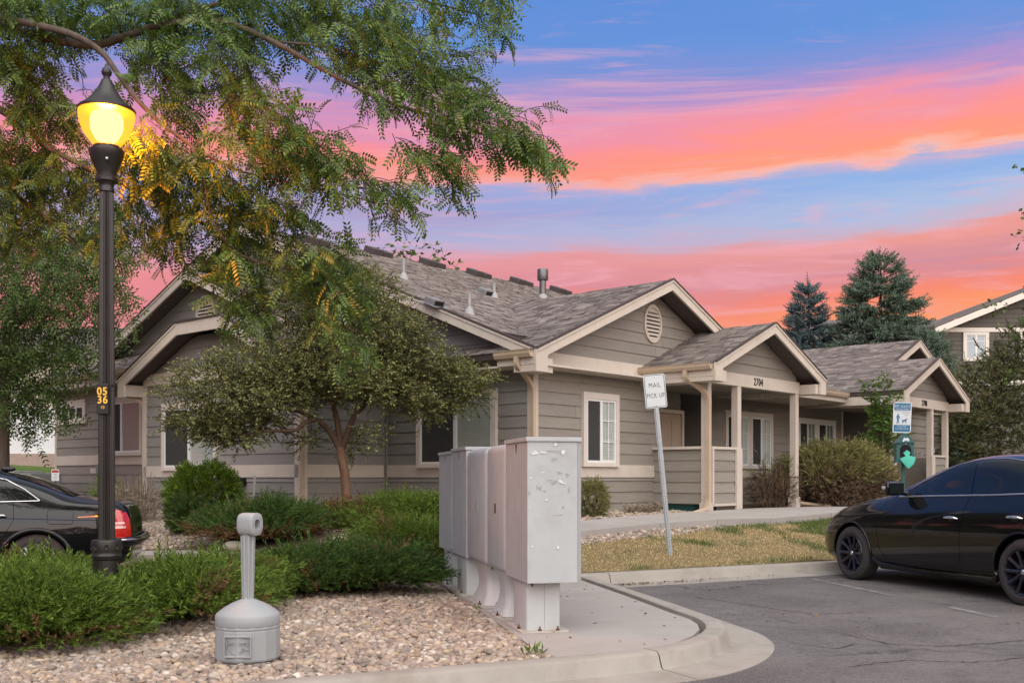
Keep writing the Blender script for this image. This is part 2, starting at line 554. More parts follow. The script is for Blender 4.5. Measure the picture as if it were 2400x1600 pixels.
M_TEALBOX = mat('dark_green_metal', (0.012, 0.085, 0.085), 0.35, 0.5)
M_TEALBAG = mat('teal_bag_plastic', (0.06, 0.50, 0.36), 0.4, 0.4, translucent=0.25)
M_VINYLFENCE = mat('fence_vinyl', (0.70, 0.70, 0.70), 0.5, 0.4, var=0.05)
M_PINKWALL = mat('retaining_block', (0.42, 0.31, 0.27), 0.9, 0.2, var=0.25, vscale=9, bump=0.3, bscale=40)
M_BEIGE = mat('beige_stucco', (0.52, 0.47, 0.38), 0.8, 0.2, var=0.1)
M_DKSIDE = mat('dark_grey_siding', (0.105, 0.095, 0.082), 0.7, 0.3, var=0.1)
M_LTTRIM = mat('light_trim', (0.66, 0.62, 0.55), 0.5, 0.3)
M_BARK = mat('grey_bark', (0.13, 0.10, 0.08), 0.9, 0.2, var=0.45, vscale=14, stretch=(1, 1, 0.25), bump=0.8, bscale=30)
M_BARKRED2 = mat('dark_reddish_bark', (0.12, 0.075, 0.05), 0.9, 0.2, var=0.8, vscale=26, col2=(0.05, 0.032, 0.025), stretch=(1, 1, 0.18), bump=1.0, bscale=34)
M_BARKRED = mat('reddish_bark', (0.22, 0.13, 0.083), 0.9, 0.2, var=0.8, vscale=26, col2=(0.085, 0.05, 0.035), stretch=(1, 1, 0.18), bump=1.0, bscale=34)
M_BARKDK = mat('dark_bark', (0.055, 0.042, 0.034), 0.9, 0.2, var=0.3, vscale=20)
M_LOCUST = mat('locust_leaf', (0.070, 0.132, 0.028), 0.40, 0.45, island=0.4, hue2=((0.145, 0.225, 0.035), (0.05, 0.10, 0.028)), translucent=0.35)
M_HAW = mat('hawthorn_leaf', (0.17, 0.19, 0.06), 0.42, 0.45, island=0.45, hue2=((0.29, 0.28, 0.09), (0.10, 0.13, 0.05)), translucent=0.3)
M_LEFTTREE = mat('broad_leaf', (0.060, 0.105, 0.024), 0.5, 0.35, island=0.4, hue2=((0.10, 0.155, 0.032), (0.034, 0.066, 0.02)), translucent=0.3)
M_JUN = mat('juniper_green', (0.080, 0.145, 0.020), 0.65, 0.25, island=0.45, hue2=((0.16, 0.23, 0.030), (0.038, 0.080, 0.018)), translucent=0.2)
M_JUNDK = mat('juniper_deep_green', (0.045, 0.095, 0.020), 0.65, 0.25, island=0.4, hue2=((0.085, 0.145, 0.026), (0.024, 0.06, 0.018)), translucent=0.2)
M_JUNDRY = mat('juniper_dead_needles', (0.16, 0.085, 0.035), 0.8, 0.2, island=0.4, hue2=((0.10, 0.06, 0.03), (0.20, 0.12, 0.05)))
M_SPRUCE = mat('spruce_needles', (0.105, 0.155, 0.105), 0.6, 0.25, island=0.4, hue2=((0.155, 0.21, 0.15), (0.07, 0.11, 0.08)), translucent=0.1)
M_BLUESPRUCE = mat('blue_spruce_needles', (0.085, 0.135, 0.135), 0.6, 0.25, island=0.4, hue2=((0.13, 0.185, 0.19), (0.055, 0.095, 0.10)), translucent=0.1)
M_BOX = mat('privet_leaf', (0.11, 0.19, 0.022), 0.45, 0.35, island=0.4, hue2=((0.18, 0.27, 0.03), (0.06, 0.12, 0.018)), translucent=0.3)
M_BROOM = mat('broom_green', (0.17, 0.18, 0.06), 0.7, 0.2, island=0.4, hue2=((0.27, 0.235, 0.10), (0.10, 0.125, 0.04)), translucent=0.15)
M_BROOMDRY = mat('broom_dry_twig', (0.17, 0.11, 0.07), 0.8, 0.2, island=0.45, hue2=((0.085, 0.055, 0.04), (0.20, 0.14, 0.085)))
M_DEADTWIG = mat('bare_twig', (0.27, 0.215, 0.16), 0.8, 0.2, island=0.35, hue2=((0.20, 0.155, 0.115), (0.34, 0.28, 0.21)))
M_SAPLEAF = mat('sapling_leaf', (0.085, 0.15, 0.03), 0.5, 0.3, island=0.35, hue2=((0.12, 0.19, 0.035), (0.06, 0.11, 0.03)), translucent=0.35)
M_DARKCONIFER = mat('dark_conifer', (0.070, 0.085, 0.032), 0.6, 0.25, island=0.4, hue2=((0.105, 0.10, 0.04), (0.045, 0.065, 0.025)), translucent=0.1)
M_GRASS = mat('green_grass', (0.085, 0.145, 0.03), 0.6, 0.25, island=0.4, hue2=((0.13, 0.18, 0.04), (0.05, 0.09, 0.02)), translucent=0.25)
M_DRYGRASS = mat('dry_grass', (0.54, 0.39, 0.20), 0.7, 0.2, island=0.4, hue2=((0.66, 0.51, 0.29), (0.36, 0.255, 0.115)), translucent=0.2)
# ================================================================= terrain
_ctrl = []


def _c(p, z=None):
    _ctrl.append((p[0], p[1], p[2] if z is None else z))


for t, u, z in ((0, -0.1, .60), (3.6, -1.3, .63), (7.3, -1.3, .64), (11, -0.8, .62), (15.5, -1.6, .64), (19, -1, .66), (0, 3.6, .58), (-2.1, 3.6, .57),
                (-2.1, 9, .62), (-1.5, 11, .80), (-1.5, 14.4, .9), (8, 8, .8), (8, 16, 1.0), (-4.2, 10, .42), (-2.2, 1.6, .60)):
    _c(H(t, u, z))
for p in [(.83 + .881 * k, 12.70 + .473 * k, .128) for k in (0, 1, 2, 3, 4, 5.5, 7)] + [(-1.465 + .91 * k, 6.05 + .415 * k, .105) for k in (-3, -2, -1, 0, 1, 1.8)]:
    _c(p)
for p in ((.83, 12.63, .14), (4.3, 14.5, .14), (8, 16.5, .15), (12, 18.7, .2), (-.81, 11.7, .10), (.18, 7.1, .10), (.34, 6.75, .10), (-1.465, 5.98, .10),
          (-4, 4.8, .10), (-8, 2.9, .1), (-3, 7, .09), (-3, 9, .11), (-1.5, 10, .13), (-2, 12.5, .22), (-3.4, 10.6, .10), (-3.6, 13.6, .14), (-5.3, 15.3, .22),
          (-8, 13.2, .13), (-12, 13, .2), (-14, 11.5, .15), (-10, 9, .1), (.95, 14.6, .45), (1.02, 15.6, .55), (3.17, 16.1, .55), (2.11, 13.9, .25), (6.5, 18.5, .55),
          (-17, 33, 1.6), (-40, 33, 1.8), (0, 50, 2), (40, 50, 1.6), (30, 30, .7), (60, 60, 2), (-60, 60, 2), (-50, 12, .2), (-30, 5, .1)):
    _c(p)
_C = np.array(_ctrl)


def _U(r2):
    return np.where(r2 > 0, r2 * np.log(np.maximum(r2, 1e-9)), 0.0)


_n = len(_C)
_K = _U(((_C[:, None, :2] - _C[None, :, :2]) ** 2).sum(-1)) + np.eye(_n) * 0.006
_A = np.zeros((_n + 3, _n + 3)); _A[:_n, :_n] = _K
_A[:_n, _n] = 1; _A[:_n, _n + 1:] = _C[:, :2]; _A[_n, :_n] = 1; _A[_n + 1:, :_n] = _C[:, :2].T
_w = np.linalg.solve(_A, np.concatenate([_C[:, 2], np.zeros(3)]))


def TZ(xy):
    xy = np.atleast_2d(np.asarray(xy, float))[:, :2]
    k = _U(((xy[:, None] - _C[None, :, :2]) ** 2).sum(-1))
    z = k @ _w[:_n] + _w[_n] + xy @ _w[_n + 1:]
    return np.clip(z, 0.06, 2.4)


def tz(x, y): return float(TZ([(x, y)])[0])


# inner line of the near kerb: front run, rounded nose, side of the mailbox pad
NEAR = [(-12.3, .79), (-1.465, 5.98), (.341, 6.80), (.934, 7.13), (1.20, 7.42), (1.39, 7.76), (1.505, 8.10), (1.545, 8.40), (1.53, 8.72), (1.418, 9.19), (1.177, 10.5), (.80, 12.25)]
FAR = [(.62, 12.55), (.83, 12.66), (4.315, 14.52), (9.0, 17.02), (14.0, 19.7), (30, 28)]
OUTER = NEAR + FAR + [(60, 60), (-60, 60), (-60, 12), (-14, 11.3), (-3.6, 13.6), (-3.3, 10.6), (-14, 8.1), (-30, 4.8), (-30, .79)]


def densify(path, step):
    out = []
    for a, b in zip(path[:-1], path[1:]):
        a = Vector(a); b = Vector(b)
        n = max(1, int((b - a).length / step))
        for i in range(n): out.append(a.lerp(b, i / n))
    out.append(Vector(path[-1]))
    return out


def sheet(name, poly, zf, mtl, step=0.5, lim=(-20, 20, 0, 40), skirt=0.3, kind='structure', holes=None, coarse=6.0):
    poly = densify([Vector((p[0], p[1])) for p in poly] + [Vector((poly[0][0], poly[0][1]))], max(step, 0.3))[:-1]
    pts = [Vector((p.x, p.y)) for p in poly]
    n0 = len(pts)
    xs = np.arange(lim[0], lim[1], step); ys = np.arange(lim[2], lim[3], step)
    g = np.array([(x, y) for x in xs for y in ys])
    if coarse:
        g2 = np.array([(x, y) for x in np.arange(-58, 58, coarse) for y in np.arange(1, 59, coarse)])
        g2 = g2[~((g2[:, 0] > lim[0]) & (g2[:, 0] < lim[1]) & (g2[:, 1] > lim[2]) & (g2[:, 1] < lim[3]))]
        g = np.vstack([g, g2])
    g = g[inpoly(g, [(p.x, p.y) for p in pts])]
    pts += [Vector((a, b)) for a, b in g]
    edges = [(i, (i + 1) % n0) for i in range(n0)]
    vs, es, fs, *_ = delaunay_2d_cdt(pts, edges, [], 0, 1e-4)
    P = np.array([(v.x, v.y) for v in vs])
    cen = np.array([P[list(f)].mean(0) for f in fs])
    ok = inpoly(cen, [(p.x, p.y) for p in pts[:n0]])
    Z = zf(P)
    mb = MB()
    mb.add([(P[i, 0], P[i, 1], Z[i]) for i in range(len(P))], [f for f, k in zip(fs, ok) if k], True)
    if skirt:
        zz = zf(np.array([(p.x, p.y) for p in pts[:n0]]))
        top = [(p.x, p.y, z) for p, z in zip(pts[:n0], zz)]; bot = [(p[0], p[1], p[2] - skirt) for p in top]
        mb.add(top + bot, [(i, (i + 1) % n0, n0 + (i + 1) % n0, n0 + i) for i in range(n0)])
    return mb.build(name, mtl, None, kind)


M_GROUND = mat('ground_mulch', (0.17, 0.125, 0.095), 0.95, 0.1, var=0.35, vscale=9, bump=0.5, bscale=60)
M_FARGRASS = mat('far_grass', (0.085, 0.135, 0.03), 0.9, 0.1, var=0.4, vscale=1.5)
M_ASPHALT = bpy.data.materials.new('asphalt')


def build_asphalt():
    m = M_ASPHALT; m.use_nodes = True
    nt = m.node_tree; N, L = nt.nodes, nt.links
    p = N['Principled BSDF']; p.inputs['Roughness'].default_value = 0.82; p.inputs['Specular IOR Level'].default_value = 0.3
    tc = N.new('ShaderNodeTexCoord'); src = tc.outputs['Object']

    def noise(sc, det=4, rough=0.6, dist=0):
        n = N.new('ShaderNodeTexNoise'); n.inputs['Scale'].default_value = sc; n.inputs['Detail'].default_value = det
        n.inputs['Roughness'].default_value = rough; n.inputs['Distortion'].default_value = dist
        L.new(src, n.inputs[0]); return n.outputs['Fac']

    def mr(f, a, b, c=0, d=1):
        n = N.new('ShaderNodeMapRange'); n.inputs[1].default_value = a; n.inputs[2].default_value = b; n.inputs[3].default_value = c; n.inputs[4].default_value = d
        L.new(f, n.inputs[0]); return n.outputs[0]

    def mix(f, a, b):
        n = N.new('ShaderNodeMix'); n.data_type = 'RGBA'; L.new(f, n.inputs[0])
        for i, c in ((6, a), (7, b)):
            if isinstance(c, tuple): n.inputs[i].default_value = (*c, 1)
            else: L.new(c, n.inputs[i])
        return n.outputs[2]
    c = mix(mr(noise(0.55, 5), 0.38, 0.62), (0.090, 0.080, 0.081), (0.165, 0.146, 0.142))
    c = mix(mr(noise(2.6, 5, 0.7), 0.45, 0.72, 0, .6), c, (0.072, 0.063, 0.064))
    c = mix(mr(noise(0.9, 6, 0.72, .8), 0.53, 0.68, 0, .8), c, (0.058, 0.051, 0.053))      # oil and tyre stains
    c = mix(mr(noise(85, 3, 0.95), 0.53, 0.60, 0, .85), c, (0.29, 0.262, 0.25))     # pale aggregate
    c = mix(mr(noise(60, 3, 0.9), 0.56, 0.64, 0, .75), c, (0.045, 0.04, 0.04))
    c = mix(mr(noise(21, 4, 0.85), 0.52, 0.66, 0, .55), c, (0.25, 0.225, 0.215))
    c = mix(mr(noise(17, 4, 0.85, .3), 0.53, 0.66, 0, .6), c, (0.052, 0.046, 0.047))
    v = N.new('ShaderNodeTexVoronoi'); v.feature = 'DISTANCE_TO_EDGE'; v.inputs['Scale'].default_value = 0.33; v.inputs['Randomness'].default_value = 1
    nn = N.new('ShaderNodeTexNoise'); nn.inputs['Scale'].default_value = 1.1; nn.inputs['Detail'].default_value = 7; nn.inputs['Roughness'].default_value = .68; L.new(src, nn.inputs[0])
    ad = N.new('ShaderNodeMix'); ad.data_type = 'RGBA'; ad.blend_type = 'ADD'; ad.inputs[0].default_value = 1.1
    L.new(src, ad.inputs[6]); L.new(nn.outputs['Color'], ad.inputs[7]); L.new(ad.outputs[2], v.inputs['Vector'])
    crack = mr(v.outputs['Distance'], 0.0, 0.012, 0.85, 0)
    cm = N.new('ShaderNodeMath'); cm.operation = 'MULTIPLY'; L.new(crack, cm.inputs[0]); L.new(mr(noise(0.7, 3), .45, .6), cm.inputs[1])
    c = mix(cm.outputs[0], c, (0.04, 0.036, 0.036))
    L.new(c, p.inputs['Base Color'])
    b = N.new('ShaderNodeBump'); b.inputs['Strength'].default_value = 0.7; b.inputs['Distance'].default_value = 0.012
    L.new(noise(120, 3, 0.8), b.inputs['Height']); L.new(b.outputs[0], p.inputs['Normal'])


build_asphalt()
bed = sheet('planting_bed', OUTER, lambda P: TZ(P), M_GROUND, 0.4, (-16, 14, 1, 26))
lot = MB(); lot.add([(-900, -300, 0), (900, -300, 0), (900, 900, 0), (-900, 900, 0)], [(0, 1, 2, 3)])
lot.build('parking_lot', M_ASPHALT, None, 'structure')
bank = sheet('grass_bank', [(-60, 20), (-14, 20.5), (-11.5, 27), (-9, 40), (-60, 40)], lambda P: TZ(P) + 0.02, M_FARGRASS, 1.0, (-40, -9, 20, 40), 0.0, coarse=0)


# ---------------------------------------------------------------- kerbs: profile swept along the inner line, one piece per joint
def offset_path(path, d):
    out = []
    for i, p in enumerate(path):
        a = path[max(0, i - 1)]; b = path[min(len(path) - 1, i + 1)]
        v = (b - a).normalized(); n = Vector((v.y, -v.x))
        out.append(p + n * d)
    return out


PROF = [(0.0, -0.2), (0.0, 0.128), (0.004, 0.136), (0.012, 0.139), (0.125, 0.137), (0.145, 0.131), (0.158, 0.118), (0.185, 0.035), (0.20, 0.022), (0.52, 0.006), (0.52, -0.2)]


def sweep(name, path, parent, mtl, z0=0.0):
    rows = [offset_path(path, d) for d, z in PROF]
    n = len(path); k = len(PROF)
    vs = [(rows[j][i].x, rows[j][i].y, PROF[j][1] + z0) for i in range(n) for j in range(k)]
    fs = [(i * k + j, i * k + j + 1, (i + 1) * k + j + 1, (i + 1) * k + j) for i in range(n - 1) for j in range(k - 1)]
    mb = MB(); mb.add(vs, fs, True)
    mb.add(vs[:k], [tuple(range(k))]); mb.add(vs[-k:], [tuple(range(k - 1, -1, -1))])
    return mb.build(name, mtl, parent, sharp=35)


def resample(path, step):
    return densify([Vector(p) for p in path], step)


def smooth_path(path, it=2):
    p = [Vector(q) for q in path]
    for _ in range(it):
        q = [p[0]]
        for a, b in zip(p[:-1], p[1:]): q += [a.lerp(b, .25), a.lerp(b, .75)]
        p = q + [p[-1]]
    return p


def plen(path): return sum((b - a).length for a, b in zip(path[:-1], path[1:]))


def cut_kerb(name, path, joints, gap=0.012):
    root = bpy.data.objects.new(name, None); COL.objects.link(root); root['kind'] = 'structure'
    cum = [0]
    for a, b in zip(path[:-1], path[1:]): cum.append(cum[-1] + (b - a).length)

    def at(s):
        for i in range(len(path) - 1):
            if cum[i + 1] >= s:
                f = (s - cum[i]) / max(1e-9, cum[i + 1] - cum[i]); return path[i].lerp(path[i + 1], f)
        return path[-1]
    js = [0] + joints + [cum[-1]]
    for a, b in zip(js[:-1], js[1:]):
        a2, b2 = a + gap / 2, b - gap / 2
        seg = [at(a2)] + [p for p, c in zip(path, cum) if a2 < c < b2] + [at(b2)]
        sweep('kerb_segment', seg, root, M_CURB)
        # dark filler in the joint, set a little below the faces
        if b < cum[-1]:
            p = at(b); q = at(min(b + .01, cum[-1])); v = (q - p).normalized(); n = Vector((v.y, -v.x))
            mb = MB()
            poly = [(p + n * max(0.006, min(d, .515)) - v * gap * .55, z - 0.012) for d, z in PROF]
            mb.prism([(a_.x, a_.y, z) for a_, z in poly], (v.x * gap * 1.1, v.y * gap * 1.1, 0))
            mb.build('joint_filler', M_JOINT, root)
    return root, at


nearp = [Vector(NEAR[0])] + smooth_path(NEAR[1:], 2)
nearp = resample(nearp, 0.25)
L0 = (Vector(NEAR[1]) - Vector(NEAR[0])).length
cut_kerb('near_kerb', nearp, [L0 - 7.4, L0 - 4.3, L0 - 1.25, L0 + 2.62, L0 + 6.5])
farp = resample([Vector(p) for p in FAR], 0.5)
cut_kerb('far_kerb', farp, [0.55, 4.72, 7.9, 11.0, 14.1])

# ---------------------------------------------------------------- mailbox pad
PADL = [(.295, 6.80), (.18, 7.12), (-.81, 11.7), (-.95, 12.35)]
PADPOLY = [(.30, 6.83), (.90, 7.165), (1.165, 7.45), (1.345, 7.78), (1.455, 8.11), (1.49, 8.40), (1.478, 8.70), (1.37, 9.17), (1.125, 10.45), (.72, 12.33), (-.95, 12.5), (-.81, 11.7), (.18, 7.1)]
pad = bpy.data.objects.new('mailbox_pad', None); COL.objects.link(pad); pad['kind'] = 'structure'


def clip_poly(poly, p, n):
    out = []
    for i in range(len(poly)):
        a = Vector(poly[i]); b = Vector(poly[(i + 1) % len(poly)])
        da = (a - p).dot(n); db = (b - p).dot(n)
        if da >= 0: out.append(a)
        if da * db < 0: out.append(a.lerp(b, da / (da - db)))
    return out


jd = Vector((.976, .217)); jn = Vector((-.217, .976))
cuts = [Vector((0, 8.35)), Vector((0, 9.9)), Vector((0, 11.45))]
prev = None
for i in range(4):
    poly = [Vector(p) for p in PADPOLY]
    if i > 0: poly = clip_poly(poly, cuts[i - 1] + jn * 0.004, jn)
    if i < 3: poly = clip_poly(poly, cuts[i] - jn * 0.004, -jn)
    mb = MB()
    mb.prism([(p.x, p.y, -0.02) for p in poly], (0, 0, 0.142))
    mb.build('concrete_slab', M_CONC, pad)
mb = MB(); mb.prism([(p[0] * .995, p[1], -0.03) for p in PADPOLY], (0, 0, 0.138)); mb.build('joint_filler', M_JOINT, pad)

# ---------------------------------------------------------------- front walk and its branch to the porch
WALK_N = [(-1.3, 13.45), (-.6, 13.78), (.953, 14.60), (2.2, 15.5), (3.17, 16.12), (4.2, 17.0), (5.6, 18.35), (7.6, 20.4), (10.5, 23.4)]
WALK_F = [(-1.75, 14.5), (-.95, 14.85), (.72, 15.75), (1.7, 16.7), (2.75, 17.9), (3.45, 19.1), (4.9, 20.6), (6.4, 22.1), (9.3, 24.6)]
walk = bpy.data.objects.new('front_walk', None); COL.objects.link(walk); walk['kind'] = 'structure'
for i in range(len(WALK_N) - 1):
    a, b = Vector(WALK_N[i]), Vector(WALK_N[i + 1]); c, d = Vector(WALK_F[i + 1]), Vector(WALK_F[i])
    g = 0.003
    a2 = a.lerp(b, g); b2 = b.lerp(a, g); c2 = c.lerp(d, g); d2 = d.lerp(c, g)
    mb = MB()
    zs = [max(tz(p.x, p.y), 0.1) + (0.10 if k < 2 else 0.05) for k, p in enumerate((a2, b2, c2, d2))]
    if i >= 4: zs = [max(z, 0.63) for z in zs]
    top = [(p.x, p.y, z) for p, z in zip((a2, b2, c2, d2), zs)]
    bot = [(p[0], p[1], p[2] - 0.25) for p in top]
    mb.add(top + bot, [(0, 1, 2, 3), (0, 4, 5, 1), (1, 5, 6, 2), (2, 6, 7, 3), (3, 7, 4, 0)])
    mb.build('concrete_slab', M_CONC, walk)
# porch floor
for (t0, t1, uo) in ((3.4, 7.5, 0), (11.5, 15.6, -.33)):
    mb = MB(); ps = [H(t0, -1.5 + uo), H(t1, -1.5 + uo), H(t1, 1.2), H(t0, 1.2)]
    mb.prism([(p.x, p.y, .4) for p in ps], (0, 0, .246)); mb.build('porch_floor', M_CONC, None, 'structure')
# path behind the parked dark car
sp = [(-5.9, 14.0), (-4.9, 14.35), (-3.9, 14.75), (-2.9, 15.1), (-3.3, 15.75), (-4.3, 15.4), (-5.3, 15.05), (-6.2, 14.75)]
side = bpy.data.objects.new('side_path', None); COL.objects.link(side); side['kind'] = 'structure'
for i in range(3):
    q = [Vector(sp[i]), Vector(sp[i + 1]).lerp(Vector(sp[i]), .006), Vector(sp[6 - i]).lerp(Vector(sp[7 - i]), .006), Vector(sp[7 - i])]
    mb = MB(); mb.prism([(p.x, p.y, .0) for p in q], (0, 0, 0.24)); mb.build('concrete_slab', M_CONC, side)

# faded stall lines
M_STALL = mat('faded_white_paint', (0.27, 0.265, 0.265), 0.8, 0.3, var=0.9, vscale=7, col2=(0.10, 0.09, 0.09), dirt=(0.10, 0.09, 0.09), dscale=3, damt=0.9)
for (a, b) in ((G(1900, 1355, 0), G(2096, 1396, 0)), (G(2225, 1422, 0), G(2330, 1445, 0))):
    d = (b - a).normalized(); n = Vector((-d.y, d.x, 0)) * 0.05
    mb = MB(); mb.prism([(p.x, p.y, 0.002) for p in (a + n, b + n, b - n, a - n)], (0, 0, 0.002)); mb.build('stall_line', M_STALL, None, 'structure')

# irregular cracks running through the asphalt
M_CRACK = mat('open_crack', (0.062, 0.055, 0.055), 0.95, 0.1, var=0.3, vscale=8)
_rc = random.Random(17)
for pts in ([(1960, 1482), (2080, 1508), (2200, 1515), (2410, 1500)], [(1985, 1562), (2120, 1546), (2280, 1552), (2420, 1540)], [(1835, 1502), (1900, 1512), (1960, 1520), (2015, 1506)], [(1620, 1398), (1760, 1418), (1905, 1440), (2010, 1436)]):
    P_ = densify([Vector(G(x, y, 0)[:2]) for x, y in pts], .07)
    L_, R_ = [], []
    for k, p in enumerate(P_):
        q = P_[min(k + 1, len(P_) - 1)] - P_[max(k - 1, 0)]; n_ = Vector((-q.y, q.x)).normalized()
        c_ = p + n_ * _rc.uniform(-.022, .022); w_ = _rc.uniform(.002, .008) * (0.3 if k in (0, len(P_) - 1) else 1)
        L_.append((c_.x + n_.x * w_, c_.y + n_.y * w_, .004)); R_.append((c_.x - n_.x * w_, c_.y - n_.y * w_, .004))
    m_ = len(L_); mb = MB(); mb.add(L_ + R_, [(k, k + 1, m_ + k + 1, m_ + k) for k in range(m_ - 1)]); mb.build('pavement_crack', M_CRACK, None, 'structure')
# ================================================================= the house
house = thing('house', 'long tan single storey house with gabled porches numbered 2704 and 2708', 'house', HO, HYAW)
PITCH = 0.416
EXPO = 0.206


def hpart(mb, name, mtl, parent=house, **k): return mb.build(name, mtl, parent, **k)


def wall(P0, d, n, outline, bands, sidings, mtl=M_SIDING, name='wall', thick=0.12):
    """outline: [(a,z)] of the slab; sidings: [(z0, z1, lims(z))]; bands: [(a0,a1,z0,z1)]"""
    P0 = Vector((P0[0], P0[1], 0)); d = Vector((d[0], d[1], 0)); n = Vector((n[0], n[1], 0))
    mb = MB()
    mb.prism([P0 + d * a + Vector((0, 0, z)) for a, z in outline], -n * thick)
    w = hpart(mb, name, mtl)
    for z0, z1, lims in sidings:
        z = z0
        while z < z1 - 0.02:
            zt = min(z + EXPO, z1)
            (a0, a1), (b0, b1) = lims(z), lims(zt)
            if a1 - a0 > 0.05:
                if b1 - b0 < 0.02: b0 = b1 = (b0 + b1) / 2; b1 += 0.01
                cuts = [0.0]
                if a1 - a0 > 4.2:
                    k = int((a1 - a0) // 3.66) + 1
                    cuts += sorted(min(.93, max(.07, (i + random.uniform(-.3, .3)) / k)) for i in range(1, k))
                elif a1 - a0 > 1.5 and random.random() < .35: cuts.append(random.uniform(.25, .75))
                cuts.append(1.0)
                for f0, f1 in zip(cuts[:-1], cuts[1:]):
                    g0 = 0.0022 if f0 > 0 else 0; g1 = 0.0022 if f1 < 1 else 0
                    pts = []
                    jit = random.uniform(-.0012, .0012)
                    xa, xb = a0 + (a1 - a0) * f0 + g0, a0 + (a1 - a0) * f1 - g1
                    ya, yb = min(max(xa, b0), b1), min(max(xb, b0), b1)
                    if yb - ya < .004: continue
                    for (a, zz, o) in ((xa, z, 0), (xb, z, 0), (yb, zt, 0), (ya, zt, 0), (xa, z, .026 + jit), (xb, z, .026 + jit), (yb, zt, .006 + jit), (ya, zt, .006 + jit)):
                        pts.append(P0 + d * a + n * o + Vector((0, 0, zz)))
                    b = MB(); b.add(pts, [(0, 3, 2, 1), (4, 5, 6, 7), (0, 1, 5, 4), (1, 2, 6, 5), (2, 3, 7, 6), (3, 0, 4, 7)])
                    b.build('siding_board', mtl, w)
            z = zt
    for a0, a1, z0, z1 in bands:
        b = MB()
        pa = P0 + d * a0; pb = P0 + d * a1
        b.prism([pa + Vector((0, 0, z0)), pb + Vector((0, 0, z0)), pb + Vector((0, 0, z1)), pa + Vector((0, 0, z1))], n * 0.034)
        b.build('band_board', M_TRIM, w)
    return w


def const(a0, a1): return lambda z: (a0, a1)


def slat_board(P0, n, d, a0, a1, z0, z1, t=0.028, name='corner_board', mtl=M_TRIM):
    P0 = Vector((P0[0], P0[1], 0)); d = Vector((d[0], d[1], 0)); n = Vector((n[0], n[1], 0))
    b = MB(); pa = P0 + d * a0; pb = P0 + d * a1
    b.prism([pa + Vector((0, 0, z0)), pb + Vector((0, 0, z0)), pb + Vector((0, 0, z1)), pa + Vector((0, 0, z1))], n * t)
    return b.build(name, mtl, house)


def window(P0, d, n, a0, a1, z0, z1, leaves, trim=0.10, tmat=M_WINTRIM):
    """trimmed window standing on the wall; leaves: list of (f0, f1, style) across the clear opening"""
    P0 = Vector((P0[0], P0[1], 0)); d = Vector((d[0], d[1], 0)); n = Vector((n[0], n[1], 0)); Z = Vector((0, 0, 1))

    def bx(mb, A0, A1, Y0, Y1, Z0, Z1):
        vs = [P0 + d * a + n * y + Z * z for a, y, z in ((A0, Y0, Z0), (A1, Y0, Z0), (A1, Y1, Z0), (A0, Y1, Z0), (A0, Y0, Z1), (A1, Y0, Z1), (A1, Y1, Z1), (A0, Y1, Z1))]
        mb.add(vs, [(0, 3, 2, 1), (4, 5, 6, 7), (0, 1, 5, 4), (1, 2, 6, 5), (2, 3, 7, 6), (3, 0, 4, 7)])
    t = MB()
    bx(t, a0, a0 + trim, 0, .085, z0, z1); bx(t, a1 - trim, a1, 0, .085, z0, z1)
    bx(t, a0 + trim, a1 - trim, 0, .088, z1 - trim * 1.15, z1); bx(t, a0 + trim, a1 - trim, 0, .082, z0, z0 + trim * .45)
    bx(t, a0 - .01, a1 + .01, .02, .095, z0 - .03, z0 - .001)
    w = t.build('window', tmat, house)
    A0, A1, Z0, Z1 = a0 + trim, a1 - trim, z0 + trim * .45, z1 - trim * 1.15
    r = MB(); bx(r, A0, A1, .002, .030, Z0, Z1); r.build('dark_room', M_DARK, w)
    for f0, f1, style in leaves:
        l, h = A0 + (A1 - A0) * f0, A0 + (A1 - A0) * f1
        s = MB(); q = .038
        bx(s, l, l + q, .031, .072, Z0, Z1); bx(s, h - q, h, .031, .072, Z0, Z1); bx(s, l + q, h - q, .031, .072, Z1 - q, Z1); bx(s, l + q, h - q, .031, .072, Z0, Z0 + q)
        if 'g' in style:   # muntin grid
            bx(s, (l + h) / 2 - .009, (l + h) / 2 + .009, .0475, .0645, Z0 + q, Z1 - q)
            k = 3 if 'G' in style else 3
            for i in range(1, k): zz = Z0 + (Z1 - Z0) * i / k; bx(s, l + q, h - q, .048, .064, zz - .008, zz + .008)
        s.build('sash', M_WHITE, w)
        g = MB(); g.add([P0 + d * x_ + n * .054 + Z * z_ for x_, z_ in ((l + q, Z0 + q), (h - q, Z0 + q), (h - q, Z1 - q), (l + q, Z1 - q))], [(0, 1, 2, 3)]); g.build('pane', M_GLASS, w)
        if 'b' in style:
            bl = MB(); zz = Z0 + q
            zend = Z1 - q
            while zz < zend:
                pa = [P0 + d * (l + q) + n * .034 + Z * zz, P0 + d * (h - q) + n * .034 + Z * zz, P0 + d * (h - q) + n * .044 + Z * (zz + .023), P0 + d * (l + q) + n * .044 + Z * (zz + .023)]
                bl.add(pa, [(0, 1, 2, 3)]); zz += .026
            bl.build('blind', M_BLIND, w)
        if 's' in style:
            sc = MB(); bx(sc, l + q, h - q,   .0595, .0615, Z0 + q, Z1 - q); sc.build('insect_screen', M_SCREEN_T, w)
        if 'c' in style:
            sc = MB(); k = 26
            top = [P0 + d * (l + q + (h - l - 2 * q) * i / k) + n * (.038 + .006 * math.sin(i * 2.1)) for i in range(k + 1)]
            sc.add([p + Z * (Z0 + q) for p in top] + [p + Z * (Z1 - q) for p in top], [(i, i + 1, k + 2 + i, k + 1 + i) for i in range(k)], True)
            sc.build('curtain', M_CURTAIN, w)
    return w


